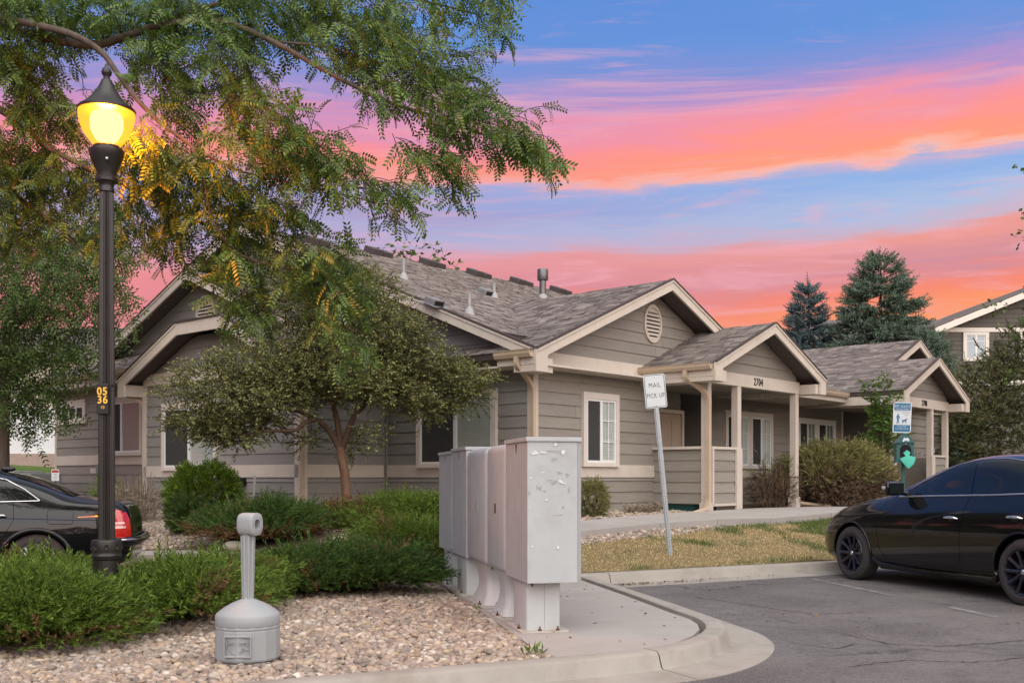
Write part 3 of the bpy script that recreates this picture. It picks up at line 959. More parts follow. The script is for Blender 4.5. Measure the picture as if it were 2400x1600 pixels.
M_SCREEN_T = bpy.data.materials.new('screen_mesh'); M_SCREEN_T.use_nodes = True
_nt = M_SCREEN_T.node_tree; _p = _nt.nodes['Principled BSDF']; _p.inputs['Base Color'].default_value = (.05, .05, .05, 1); _p.inputs['Roughness'].default_value = .8; _p.inputs['Alpha'].default_value = .72


def roof(origin, along, up, Lg, Hs, name='roof', keep=None, thick=0.11, exp_=0.145, edges=True, sides=(True, True)):
    """roof slope: deck slab and shingle courses; origin = eave corner on the top surface"""
    o = Vector(origin); a = Vector(along).normalized(); u = Vector(up).normalized(); n = a.cross(u)
    if n.z < 0: n = -n
    mb = MB(); mb.prism([o, o + a * Lg, o + a * Lg + u * Hs, o + u * Hs], -n * thick)
    rf = mb.build(name, M_DECK, house)
    P = []; 
    ns = int(Hs / exp_) + 1
    V = []; F = []
    for i in range(ns):
        s0 = i * exp_ - .02; s1 = min(s0 + exp_ + .03, Hs)
        x = -random.uniform(0, .3) 
        while x < Lg:
            w_ = random.choice((.12, .16, .2, .25, .33)) * random.uniform(.85, 1.15)
            x0, x1 = max(x, -.015), min(x + w_ - .004, Lg + .015)
            x += w_
            if x1 - x0 < .02: continue
            if keep and not keep((x0 + x1) / 2, (s0 + s1) / 2): continue
            h = random.choice((.009, .012, .019, .022))
            b = len(V)
            for aa, ss, hh in ((x0, s0, .001), (x1, s0, .001), (x1, s0, h), (x0, s0, h), (x1, s1, .004), (x0, s1, .004)):
                V.append(o + a * aa + u * ss + n * hh)
            F += [(b, b + 1, b + 2, b + 3), (b + 3, b + 2, b + 4, b + 5)]
    me = np_mesh('shingles', np.array([tuple(v) for v in V]), np.array(F))
    link('shingles', me, rf, M_SHINGLE, kind='stuff')
    return rf


def rake(t0, z0, t1, z1, mk, n, h=0.20, box=0.0, drop=0.36, t=0.045, name='rake_board'):
    """sloping fascia from eave end (t0,z0) to peak (t1,z1); mk(a,z)->point; n = outward vector"""
    s = 1 if t1 > t0 else -1; p = (z1 - z0) / abs(t1 - t0)
    poly = [(t0, z0), (t1, z1), (t1, z1 - h)]
    if box: poly += [(t0 + s * box, z0 + p * box - h), (t0 + s * box, z0 - drop), (t0, z0 - drop)]
    else: poly += [(t0, z0 - h)]
    b = MB(); b.prism([mk(a, z) for a, z in poly], Vector(n) * t)
    r = b.build(name, M_TRIM, house)
    e = MB()   # drip edge and shingle edge above the board
    e.prism([mk(t0, z0 + .001), mk(t1, z1 + .001), mk(t1, z1 + .028), mk(t0, z0 + .028)], Vector(n) * (t + .03))
    e.build('roof_edge', M_ROOFEDGE, r)
    e = MB()
    e.prism([mk(t0 + s * .02, z0 - .045), mk(t1, z1 - .045), mk(t1, z1 - .003), mk(t0 + s * .02, z0 - .003)], Vector(n) * (t + .018))
    e.build('drip_moulding', M_TRIM, r)
    return r


def gutter(p0, p1, out, name='gutter', drop=0.23, fascia=True):
    """gutter along an eave from p0 to p1 (top back edge), out = outward unit vector"""
    p0 = Vector(p0); p1 = Vector(p1); o = Vector(out); Z = Vector((0, 0, 1))
    prof = [(0, 0), (0, -.115), (.07, -.115), (.10, -.06), (.105, -.012), (.118, 0), (.118, .004), (.10, .004), (.092, -.05), (.012, -.05), (.008, 0)]
    b = MB(); b.prism([p0 + o * x + Z * z for x, z in prof], p1 - p0); g = b.build(name, M_GUTTER, house)
    if fascia:
        f = MB(); f.prism([p0 - o * .03 + Z * -.02, p0 - o * .002 + Z * -.02, p0 - o * .002 + Z * -drop, p0 - o * .03 + Z * -drop], p1 - p0); f.build('fascia', M_TRIM, house)
    return g


def downspout(path, w=(.040, .030), name='downspout'):
    pts = [Vector(p) for p in path]
    # round the corners
    out = [pts[0]]
    for a, b, c in zip(pts[:-2], pts[1:-1], pts[2:]):
        r = min(.09, (b - a).length * .45, (c - b).length * .45)
        p, q = b + (a - b).normalized() * r, b + (c - b).normalized() * r
        for i in range(5):
            f = i / 4; out.append(p.lerp(b, f).lerp(b.lerp(q, f), f))
    out.append(pts[-1])
    b = MB(); b.tube(out, .04, rect=w, up=(1, 0, 0))
    d = b.build(name, M_GUTTER, house)
    return d


def louver_vent(P, d, n, r=0.30, rz=0.36):
    """oval louvred gable vent"""
    P = Vector(P); d = Vector(d); n = Vector(n); Z = Vector((0, 0, 1))
    k = 40
    b = MB(); vs = []
    for rr, o in ((1.0, 0), (1.0, .045), (.84, .05), (.82, .012)):
        vs += [P + d * (r * rr * math.cos(2 * math.pi * i / k)) + Z * (rz * rr * math.sin(2 * math.pi * i / k)) + n * o for i in range(k)]
    fs = [(j * k + i, j * k + (i + 1) % k, (j + 1) * k + (i + 1) % k, (j + 1) * k + i) for j in range(3) for i in range(k)]
    b.add(vs, fs, True); b.add(vs[-k:], [tuple(range(k))])
    v = b.build('gable_vent', M_TRIM, house, sharp=40)
    for i in range(8):
        z = -.75 + i * .2
        x = .82 * math.sqrt(max(0, 1 - (abs(z) / .86) ** 2)) if abs(z) < .86 else 0
        if x < .1: continue
        s = MB(); c = P + Z * (rz * z) + n * .014
        s.add([c - d * r * x + Z * .028, c + d * r * x + Z * .028, c + d * r * x + n * .03 - Z * .014, c - d * r * x + n * .03 - Z * .014,
               c - d * r * x + n * .03 - Z * .026, c + d * r * x + n * .03 - Z * .026], [(0, 1, 2, 3), (3, 2, 5, 4)])
        s.build('louvre', M_TRIM, v)
        s = MB(); s.add([c - d * r * x - Z * .014 + n * .001, c + d * r * x - Z * .014 + n * .001, c + d * r * x - Z * .05 + n * .001, c - d * r * x - Z * .05 + n * .001], [(0, 1, 2, 3)])
        s.build('louvre_gap', M_JOINT, v)
    return v


ZB, ZE = 0.45, 3.38        # foot of walls, eave height (top of roof edge)
B0, B1, F0, F1 = 1.30, 1.53, 3.20, 3.44
EX, EY, EZ = Vector((1, 0, 0)), Vector((0, 1, 0)), Vector((0, 0, 1))


def unit(fl, uo, ov, number):
    """one dwelling: cross gable with facade, recessed entry, porch; fl maps t (mirrored for the far one)"""
    sg = fl(1) - fl(0)
    D = (sg, 0); T0 = fl(0)

    def P(t, u, z): return Vector((fl(t), u + uo, z))
    # facade and gable
    gl = lambda z: (max(0, 3.55 - (4.90 - z) / PITCH), min(7.1, 3.55 + (4.90 - z) / PITCH))
    wall((T0, uo), D, (0, -1), [(0, ZB), (3.7, ZB), (3.7, F0)] + [(3.7, 3.1), (7.1, 3.1), (7.1, 3.42), (3.55, 4.92), (0, 3.42)],
         [(0, 3.7, B0, B1), (0, 3.32, F0, F1)], [(.62, B0, const(0, 3.7)), (B1, F0, const(0, 3.7)), (F1, 4.88, gl)])
    slat_board((T0, uo), (0, -1), D, 0, .10, .55, F0 - .002, .036)
    louver_vent(P(3.55, -.008, 4.27), EX, -EY, .30, .37)
    # recess: return wall, back wall with windows, nook
    wall((fl(3.7), uo), (0, 1), (sg, 0), [(0, ZB), (.9 - uo, ZB), (.9 - uo, 3.2), (0, 3.2)], [], [(.62, 3.15, const(0, .9 - uo))])
    # roofs
    zr = ZE + PITCH * 4.05
    hyp = math.hypot(1, PITCH)
    Y0 = -ov + uo
    lg = 6.6 + ov
    roof(P(-.5, 0, 0) * 1 + Vector((0, -uo + Y0, ZE)), EY, Vector((sg, 0, PITCH)), lg, 4.05 * hyp)
    roof(P(7.6, 0, 0) + Vector((0, -uo + Y0, ZE)), EY, Vector((-sg, 0, PITCH)), lg, 4.05 * hyp)
    mk = lambda a, z: Vector((fl(a), Y0, z))
    rake(-.5, ZE, 3.55, zr, mk, -EY, box=.30)
    rake(7.6, ZE, 3.55, zr, mk, -EY, box=.30)
    # boxed eaves on the left slope
    for ta, tb in ((-.5, 0), (7.1, 7.6)):
        b = MB(); x0, x1 = sorted((fl(ta), fl(tb)))
        b.box(x0 + .01, x1 - .01, Y0 + .01, 0 + uo, ZE - .355, ZE - .12); b.build('eave_box', M_TRIM, house)
    # porch
    c, hw = 5.42, 2.28
    py, po = -1.21 + uo, -1.62 + uo
    zp = ZE + PITCH * hw
    lgp = 3.8
    roof(Vector((fl(c - hw), po, ZE)), EY, Vector((sg, 0, PITCH)), lgp if sg > 0 else lgp, hw * hyp)
    roof(Vector((fl(c + hw), po, ZE)), EY, Vector((-sg, 0, PITCH)), lgp, hw * hyp)
    mk = lambda a, z: Vector((fl(a), po, z))
    rake(c - hw, ZE, c, zp, mk, -EY, box=.26, drop=.33)
    rake(c + hw, ZE, c, zp, mk, -EY, box=.26, drop=.33)
    for ta, tb in ((c - hw, 3.62), (c + hw - .4, c + hw)):
        b = MB(); x0, x1 = sorted((fl(ta), fl(tb)))
        b.box(x0 + .01, x1 - .01, po + .01, uo - .005 if ta < 4 else uo + .5, ZE - .325, ZE - .12); b.build('eave_box', M_TRIM, house)
    zc = zp - .14
    pl = lambda z: (max(3.60, c - (zc - z) / PITCH), min(7.24, c + (zc - z) / PITCH))
    wall((fl(0), py), D, (0, -1), [(3.6, 3.3), (7.24, 3.3), (7.24, 3.42), (c, zc + .02), (3.6, 3.42)], [], [(3.315, zc, pl)], thick=.06)
    # beams
    b = MB(); x0, x1 = sorted((fl(3.56), fl(7.28))); b.box(x0, x1, py - .05, py + .10, 3.07, 3.31); b.build('porch_beam', M_TRIM, house)
    for tt in (3.56, 7.16):
        b = MB(); x0, x1 = sorted((fl(tt), fl(tt + .12))); b.box(x0, x1, py + .102, .88, 3.07, 3.31); b.build('porch_beam', M_TRIM, house)
    b = MB(); x0, x1 = sorted((fl(3.70), fl(7.15))); b.box(x0, x1, py + .1, .88, 3.12, 3.16); b.build('porch_ceiling', M_SIDING, house)
    # posts
    for tt, base in ((3.62, .2), (4.74, .0), (7.20, .27)):
        b = MB(); x = fl(tt); b.bbox(x - .07, x + .07, py - .04, py + .10, .64, 3.069, .006); p_ = b.build('porch_post', M_TRIM, house)
        if base:
            b = MB(); b.bbox(x - .095, x + .095, py - .065, py + .125, .62, .62 + base, .006); b.build('post_base', M_TRIM, p_)
    # half walls: side and front, raised off the floor
    zr0, zr1 = .80, 1.83
    wall((fl(3.62), py), (0, 1), (-sg, 0), [(.08, zr0), (1.2, zr0), (1.2, zr1), (.08, zr1)], [], [(zr0, zr1, const(.08, 1.2))], name='porch_half_wall', thick=.08)
    wall((fl(0), py), D, (0, -1), [(3.70, zr0), (4.66, zr0), (4.66, zr1), (3.70, zr1)], [], [(zr0, zr1, const(3.70, 4.66))], name='porch_half_wall', thick=.08)
    b = MB(); x0, x1 = sorted((fl(3.54), fl(3.68))); b.box(x0, x1, py + .1, uo - .01, zr1 + .001, zr1 + .05); b.build('rail_cap', M_TRIM, house)
    b = MB(); x0, x1 = sorted((fl(3.70), fl(4.67))); b.box(x0, x1, py - .05, py + .09, zr1 + .001, zr1 + .05); b.build('rail_cap', M_TRIM, house)
    for t0, t1, z0, z1 in ((3.70, 3.76, zr0, zr1 - .001), (4.60, 4.82, .62, 1.86)):
        b = MB(); x0, x1 = sorted((fl(t0), fl(t1))); b.box(x0, x1, py - .06, py - .019, z0, z1); b.build('rail_trim', M_TRIM, house)
    b = MB(); x0, x1 = sorted((fl(3.76), fl(4.60))); b.box(x0, x1, py - .045, py - .019, zr0 - .045, zr0); b.build('rail_trim', M_TRIM, house)
    # eave gutters
    g0 = fl(c - hw)
    gutter((g0, po + .02, ZE - .01), (g0, uo - .02 if sg > 0 else uo + .0, ZE - .01), (-sg, 0, 0))
    # number
    text('house_number', number, 0.21, M_NUM, house, frameM((fl(c) + .05, py - .054, 3.19), EX, EZ), extrude=.008, sx=.82, offset=.0)
    return P


P1 = unit(lambda t: t, 0.0, 0.45, '2704')
P2 = unit(lambda t: 19.0 - t, -0.33, 0.45, '2708')

# recessed wall between the porches, with its nooks
wall((3.7, .9), (1, 0), (0, -1), [(0, ZB), (2.3, ZB), (2.3, 3.25), (0, 3.25)], [], [(.62, 3.2, const(0, 2.3))])
wall((7.2, .9), (1, 0), (0, -1), [(0, ZB), (7.1, ZB), (7.1, 3.25), (0, 3.25)], [(0.4, 2.95, B0, B1), (4.2, 6.6, B0, B1)], [(.62, B0, const(0, 7.1)), (B1, 3.24, const(0, 7.1))])
for t0, t1, yb in ((6.0, 7.2, 2.6), (14.3, 15.3, 3.0)):
    b = MB()
    b.box(t0 - .1, t0, .9, yb, ZB, 3.3); b.box(t1, t1 + .1, .9, yb, ZB, 3.3); b.box(t0 - .1, t1 + .1, yb, yb + .1, ZB, 3.3); b.box(t0, t1, .9, yb, 3.2, 3.3)
    b.build('entry_nook', M_SIDING_G, house)
slat_board((14.2, .9), (0, -1), (1, 0), 0, .11, .55, 3.2, .03)
# front door in the first recess
b = MB(); b.box(4.98, 5.05, .79, .90, .65, 2.74); b.box(5.93, 6.0, .79, .90, .65, 2.74); b.box(5.05, 5.93, .79, .90, 2.66, 2.74); fr = b.build('door_frame', M_TRIM, house)
b = MB(); b.bbox(5.06, 5.92, .83, .87, .66, 2.65, .004); dr = b.build('door', M_DOOR, house)
for x0, x1, z0, z1 in ((5.16, 5.44, .8, 1.5), (5.54, 5.82, .8, 1.5), (5.16, 5.44, 1.62, 2.5), (5.54, 5.82, 1.62, 2.5)):
    b = MB(); b.bbox(x0, x1, .818, .832, z0, z1, .006); b.build('door_panel', M_DOOR, dr)
b = MB(); b.lathe([(.02, 0), (.02, .03), (.032, .04), (.034, .06), (.02, .075), (.001, .077)], 16, M=frameM((5.86, .83, 1.6), EX, EZ)); b.build('handle', M_CHROME, dr)

# windows
window((0, 0), (1, 0), (0, -1), 1.30, 2.38, 1.52, 2.82, [(0, .5, 's'), (.5, 1, 'gb')])
window((0, .9), (1, 0), (0, -1), 7.83, 9.0, 1.53, 2.85, [(0, .5, 's'), (.5, 1, 'gb')])
window((0, .9), (1, 0), (0, -1), 8.98, 10.12, 1.53, 2.85, [(0, .5, 's'), (.5, 1, 'gb')])
window((0, .9), (1, 0), (0, -1), 11.5, 12.6, 1.45, 2.83, [(0, .5, 's'), (.5, 1, 'gc')], .09, M_WHITE)
window((0, .9), (1, 0), (0, -1), 12.6, 13.72, 1.45, 2.83, [(0, .5, 's'), (.5, 1, 'gc')], .09, M_WHITE)
window((0, 0), (0, 1), (-1, 0), .78, 2.77, 1.50, 2.84, [(0, .5, 'b'), (.5, 1, 's')])
window((-2.03, 0), (0, 1), (-1, 0), 6.18, 8.20, 1.46, 2.80, [(0, .5, 'b'), (.5, 1, 'sb')])

# main gable end (faces left of the camera): wall at t = 0
U, ZR, MP = 8.0, 6.78, 0.40
mz = lambda u: ZR - MP * abs(u - U)
ml = lambda z: (max(0, U - (ZR - .14 - z) / MP), min(14.4, U + (ZR - .14 - z) / MP))
wall((0, 0), (0, 1), (-1, 0), [(0, ZB), (14.4, ZB), (14.4, mz(14.4) - .14), (U, ZR - .14), (0, mz(0) - .14)], [(0, 3.674, B0, B1), (0, 3.674, F0, F1)],
     [(.60, B0, const(0, 3.674)), (B1, F0, const(0, 3.674)), (F1, ZR - .2, ml)], M_SIDING_G)
slat_board((0, 0), (-1, 0), (0, 1), -.036, .10, .55, F0 - .002, .03)
hm = math.hypot(1, MP)
MW = (ZR - ZE) / MP
CUT = .9          # the slope starts higher up where the cross gables join it
for t0_, t1_, y0_ in ((-.45, 7.62, CUT), (7.6, 11.4, 0.0), (11.38, 19.45, CUT)):
    roof(Vector((t0_, U - MW + y0_, ZE + y0_ * MP)), EX, Vector((0, 1, MP)), t1_ - t0_, (MW - y0_) * hm)
roof(Vector((-.45, U + 6.6, ZR - MP * 6.6)), EX, Vector((0, -1, MP)), 20.0, 6.6 * hm)
mk = lambda a, z: Vector((-.45, a, z))
rake(U - MW + .05, ZE + .05 * MP, U, ZR, mk, -EX)
rake(U + 6.6, ZR - MP * 6.6, U, ZR, mk, -EX)
b = MB(); b.box(-.44, 19.4, U - MW + .02, .9, ZE - .25, ZE - .215); b.build('soffit', M_TRIM, house)
gutter((7.7, U - MW - .02, ZE - .01), (11.36, U - MW - .02, ZE - .01), (0, -1, 0))
gutter((-.5, -.43, ZE - .01), (-.5, .36, ZE - .01), (-1, 0, 0))

# nested gable with vent, wall at t = -.35
u2, z2 = 9.4, 5.90
l2 = lambda z: (max(5.5, u2 - (z2 - .14 - z) / MP), min(14.0, u2 + (z2 - .14 - z) / MP))
wall((-.35, 0), (0, 1), (-1, 0), [(5.5, 3.6), (14.0, 3.6), (14.0, z2 - .14 - MP * 4.6), (u2, z2 - .14), (5.5, z2 - .14 - MP * 3.9)], [], [(3.9, z2 - .2, l2)], M_SIDING_G)
roof(Vector((-.78, u2 - 4.1, z2 - MP * 4.1)), EX, Vector((0, 1, MP)), 1.4, 4.1 * hm)
roof(Vector((-.78, u2 + 4.7, z2 - MP * 4.7)), EX, Vector((0, -1, MP)), 1.4, 4.7 * hm)
mk = lambda a, z: Vector((-.78, a, z))
rake(u2 - 4.1, z2 - MP * 4.1, u2, z2, mk, -EX)
rake(u2 + 4.7, z2 - MP * 4.7, u2, z2, mk, -EX)
louver_vent((-.358, 9.30, 4.98), EY, -EX, .38, .40)

# left dwelling (floor one step higher): wall at t = -1.4 with skirt roof
S = 0.29
wall((-1.4, 0), (0, 1), (-1, 0), [(8.7, ZB), (14.4, ZB), (14.4, 3.5), (8.7, 3.5)], [(9.0, 14.4, B0 + S, B1 + S)], [(.75, B0 + S, const(8.8, 14.4)), (B1 + S, 3.5, const(8.8, 14.4))], M_SIDING)
slat_board((-1.4, 0), (-1, 0), (0, 1), 14.3, 14.4, .7, 3.5, .03)
b = MB(); b.box(-1.4, 6, 14.30, 14.42, ZB, 3.6); b.build('wall', M_SIDING, house)
roof(Vector((-1.85, 8.3, 3.67)), EY, Vector((1, 0, MP)), 6.55, 1.55 * hm, keep=lambda a, s: a < 6.55 - s * .92)
b = MB()
b.add([(-1.85, 14.85, 3.67), (-.35, 13.35, 3.67 + 1.5 * MP), (6, 13.35, 3.67 + 1.5 * MP), (6, 14.85, 3.67), (-1.85, 14.85, 3.56), (6, 14.85, 3.56)], [(0, 3, 2, 1), (0, 4, 5, 3)])
b.build('roof', M_SHINGLE, house)
gutter((-1.87, 8.3, 3.66), (-1.87, 14.95, 3.66), (-1, 0, 0), drop=.27)
b = MB(); b.box(-1.84, -1.38, 8.3, 14.85, 3.39, 3.43); b.box(-1.84, 6, 14.42, 14.85, 3.39, 3.43); b.box(-1.85, 6, 14.83, 14.86, 3.40, 3.65); b.build('soffit', M_TRIM, house)
window((-1.4, 0), (0, 1), (-1, 0), 10.10, 11.98, 1.82, 3.12, [(0, .5, 'c'), (.5, 1, 's')])
window((-1.4, 0), (0, 1), (-1, 0), 12.72, 14.10, 2.62, 3.16, [(0, .33, 's'), (.33, .66, 's'), (.66, 1, 's')], .13)

# bump-out with a flat-topped gable: front wall t = -2.03, side wall u = 3.674
bl = lambda z: (max(3.674, 3.2 + (z - 3.17) / .43), min(9.0, 9.25 - (z - 3.17) / .43))
wall((-2.03, 0), (0, 1), (-1, 0), [(3.674, ZB), (9.0, ZB), (9.0, 3.2), (7.0, 4.1), (5.4, 4.1), (3.674, 3.2)], [(3.674, 9.0, B0, B1), (3.674, 9.0, F0, F1)],
     [(.60, B0, const(3.674, 9.0)), (B1, F0, const(3.674, 9.0)), (F1, 4.06, bl)], M_SIDING_G)
wall((-2.03, 3.674), (1, 0), (0, -1), [(0, ZB), (2.03, ZB), (2.03, 3.3), (0, 3.3)], [(0, 1.93, B0, B1)], [(.60, B0, const(0, 1.93)), (B1, 3.28, const(0, 1.93))], M_SIDING_G)
slat_board((-2.03, 0), (-1, 0), (0, 1), 3.64, 3.80, .55, F0 - .002, .034)
slat_board((-2.03, 0), (-1, 0), (0, 1), 8.88, 9.04, .55, F0 - .002, .034)
slat_board((-2.03, 3.674), (0, -1), (1, 0), -.03, .13, .55, 3.28, .036)
slat_board((0, 3.674), (-1, 0), (0, 1), -.05, .0, .55, 3.28, .05, mtl=M_SIDING_G)
tf = -2.46
hb = math.hypot(1, .43)
e0, e1 = 3.2, 9.25
zt = ZE - .06 + .43 * 2.26
roof(Vector((tf, e0, ZE - .06)), EX, Vector((0, 1, .43)), 2.5, 2.26 * hb)
roof(Vector((tf, e1, ZE - .06)), EX, Vector((0, -1, .43)), 2.5, 2.26 * hb)
b = MB(); b.box(tf, -.3, e0 + 2.24, e1 - 2.24, zt - .10, zt + .004); b.build('roof', M_DECK, house)
mk = lambda a, z: Vector((tf, a, z))
rake(e0, ZE - .06, e0 + 2.26, zt, mk, -EX, box=.28, h=.23)
rake(e1, ZE - .06, e1 - 2.26, zt, mk, -EX, box=.28, h=.23)
b = MB(); b.box(tf - .045, tf, e0 + 2.262, e1 - 2.262, zt - .23, zt); r_ = b.build('rake_board', M_TRIM, house)
b = MB(); b.box(tf - .075, tf, e0 + 2.26, e1 - 2.26, zt + .001, zt + .03); b.build('roof_edge', M_ROOFEDGE, r_)
for ua, ub in ((e0, 3.67), (9.0, e1)):
    b = MB(); b.box(tf + .01, 0, ua + .01, ub, ZE - .40, ZE - .16); b.build('eave_box', M_TRIM, house)
gutter((tf + .02, e0 - .01, ZE - .07), (-.05, e0 - .01, ZE - .07), (0, -1, 0))

# downspouts
downspout([(-.56, -.12, 3.28), (-.56, -.12, 3.12), (-.28, -.08, 2.98), (-.07, -.06, 2.80), (-.07, -.06, .75)])
downspout([(3.09, -1.05, 3.28), (3.09, -1.05, 3.12), (3.40, -1.19, 2.95), (3.50, -1.29, 2.80), (3.50, -1.29, .82), (3.38, -1.33, .72), (2.75, -1.42, .66)])
downspout([(7.62, -1.0, 3.06), (7.35, -1.1, 2.86), (7.32, -1.14, 2.75), (7.32, -1.14, .85), (7.42, -1.2, .74), (8.05, -1.6, .67)])
downspout([(-2.13, 3.55, 3.1), (-2.08, 3.60, 2.95), (-2.06, 3.58, 2.8), (-2.06, 3.58, .7)], (.03, .03))
downspout([(-2.3, 9.25, 3.02), (-2.08, 9.1, 2.92), (-2.00, 9.07, 2.8), (-2.0, 9.07, .8)], (.03, .03))

# roof fittings on the long slope facing the lot: pushed onto the roof plane along the line of sight


def on_roof(px, py, lift=0.0):
    # main slope plane through (u=U, z=ZR) falling to the eave
    n = (HY * (-MP) + EZ).normalized()
    p0 = H(0, U, ZR) + n * lift
    o = Vector((0, 0, EYE)); d = Vector(((px - 1200) / FOC, 1, (1118 - py) / FOC))
    k = (p0 - o).dot(n) / d.dot(n)
    return toH(o + d * k)


for px, py, h in ((946, 653, .42), (1100, 735, .34), (1158, 697, .32)):
    p = on_roof(px, py)
    b = MB(); b.lathe([(.038, -.1), (.038, h), (.030, h), (.030, h - .03)], 14, p); v = b.build('vent_pipe', M_METALPIPE, house)
    b = MB(); b.lathe([(.11, -.04), (.075, .07), (.042, .12), (.041, .13)], 14, p); b.build('pipe_boot', M_BOOT, v)
for px, py in ((1016, 715), (1137, 691)):
    p = on_roof(px, py)
    b = MB(); sl = Matrix.Translation(p) @ Matrix.Rotation(math.atan(MP), 4, 'X')
    b.bbox(-.14, .14, -.13, .13, .0, .13, .03, sl); v = b.build('box_vent', M_METALPIPE, house)
    b = MB(); b.box(-.19, .19, -.24, .2, .006, .014, sl); b.build('flashing', M_GALV, v)
    b = MB(); b.box(-.11, .11, -.136, -.128, .02, .10, sl); b.build('vent_mouth', M_DARK, v)
p = on_roof(1272, 699)
b = MB(); b.lathe([(.085, -.2), (.085, .50)], 20, p); v = b.build('flue', M_FLUE, house)
b = MB(); b.lathe([(.135, .46), (.14, .47), (.14, .72), (.132, .74), (.05, .76)], 24, p); b.build('flue_cap', M_FLUE, v)
b = MB(); b.lathe([(.16, -.1), (.11, .06), (.088, .1)], 20, p); b.build('pipe_boot', M_BOOT, v)
for px, py in ((735, 572), (886, 598), (1012, 624), (1121, 648), (1221, 667), (1313, 687)):
    p = on_roof(px, py)
    sl = Matrix.Translation(Vector((p.x, p.y, p.z))) @ Matrix.Rotation(math.atan(MP), 4, 'X')
    b = MB(); b.bbox(-.29, .02, -.16, .22, -.02, .15, .02, sl); b.bbox(.03, .34, -.16, .22, -.02, .13, .02, sl); b.build('ridge_vent', M_VENTBROWN, house)

# wall fittings
b = MB(); b.bbox(-.03, .16, -.1, .1, 0, .24, .012, Matrix.Translation((-1.58, 11.85, 1.36))); j = b.build('junction_box', M_SIDING, house)
b = MB(); b.bbox(-.03, .12, -.02, .26, .03, .15, .012, Matrix.Translation((-1.57, 11.98, 1.36))); b.build('vent_hood', M_TRIM, house)
b = MB(); b.tube([(-1.47, 11.82, 1.37), (-1.47, 11.83, 1.0), (-1.52, 12.1, .9), (-1.7, 12.5, .82)], .014, 6); b.build('conduit', M_BLACKTRIM, house)
b = MB(); b.lathe([(.07, 0), (.075, .06), (.09, .14), (.085, .15)], 18, M=frameM((-2.04, 5.35, 1.22), EY, EZ) @ Matrix.Rotation(R(180), 4, 'Y')); b.build('dryer_vent', M_BLACKTRIM, house)
b = MB(); b.bbox(10.45, 10.80, .70, .86, 1.0, 1.62, .01); mbx = b.build('meter_box', M_GREYPLASTIC, house)
b = MB(); b.box(10.58, 10.77, .688, .702, 1.2, 1.56); b.build('meter_panel', M_WHITE, mbx)

# plain far end of the house (turned away from the lot)
b = MB(); b.prism([(18.9, -.33, ZB), (18.9, 15.2, ZB), (18.9, 15.2, mz(15.2) - .16), (18.9, U, ZR - .16), (18.9, 0, mz(0) - .16), (18.9, -.33, 3.3)], (.1, 0, 0)); b.build('wall', M_SIDING, house)
b = MB(); b.box(-.3, 19, 14.55, 14.65, ZB, mz(14.6) - .16); b.build('wall', M_SIDING, house)
# ================================================================= mailboxes
MA = Vector((-.222, .975, 0)); MBX = Vector((.975, .222, 0)); MROT = math.atan2(.222, .975)
MORG = Vector((.1146, 7.8, 0.122))


def loft_rects(mb, secs, rad=.02, k=4):
    """secs: (z, x0, x1, y0, y1)"""
    rings = []
    for z, x0, x1, y0, y1 in secs:
        r = min(rad, (x1 - x0) / 2.1, (y1 - y0) / 2.1); ring = []
        for cx, cy, a0 in ((x1 - r, y1 - r, 0), (x0 + r, y1 - r, 90), (x0 + r, y0 + r, 180), (x1 - r, y0 + r, 270)):
            for i in range(k): a = R(a0 + 90 * i / (k - 1)); ring.append((cx + r * math.cos(a), cy + r * math.sin(a), z))
        rings.append(ring)
    n = len(rings[0]); vs = [p for r_ in rings for p in r_]
    mb.add(vs, [(i * n + j, i * n + (j + 1) % n, (i + 1) * n + (j + 1) % n, (i + 1) * n + j) for i in range(len(rings) - 1) for j in range(n)], True)
    mb.add(rings[0], [tuple(range(n - 1, -1, -1))]); mb.add(rings[-1], [tuple(range(n))])


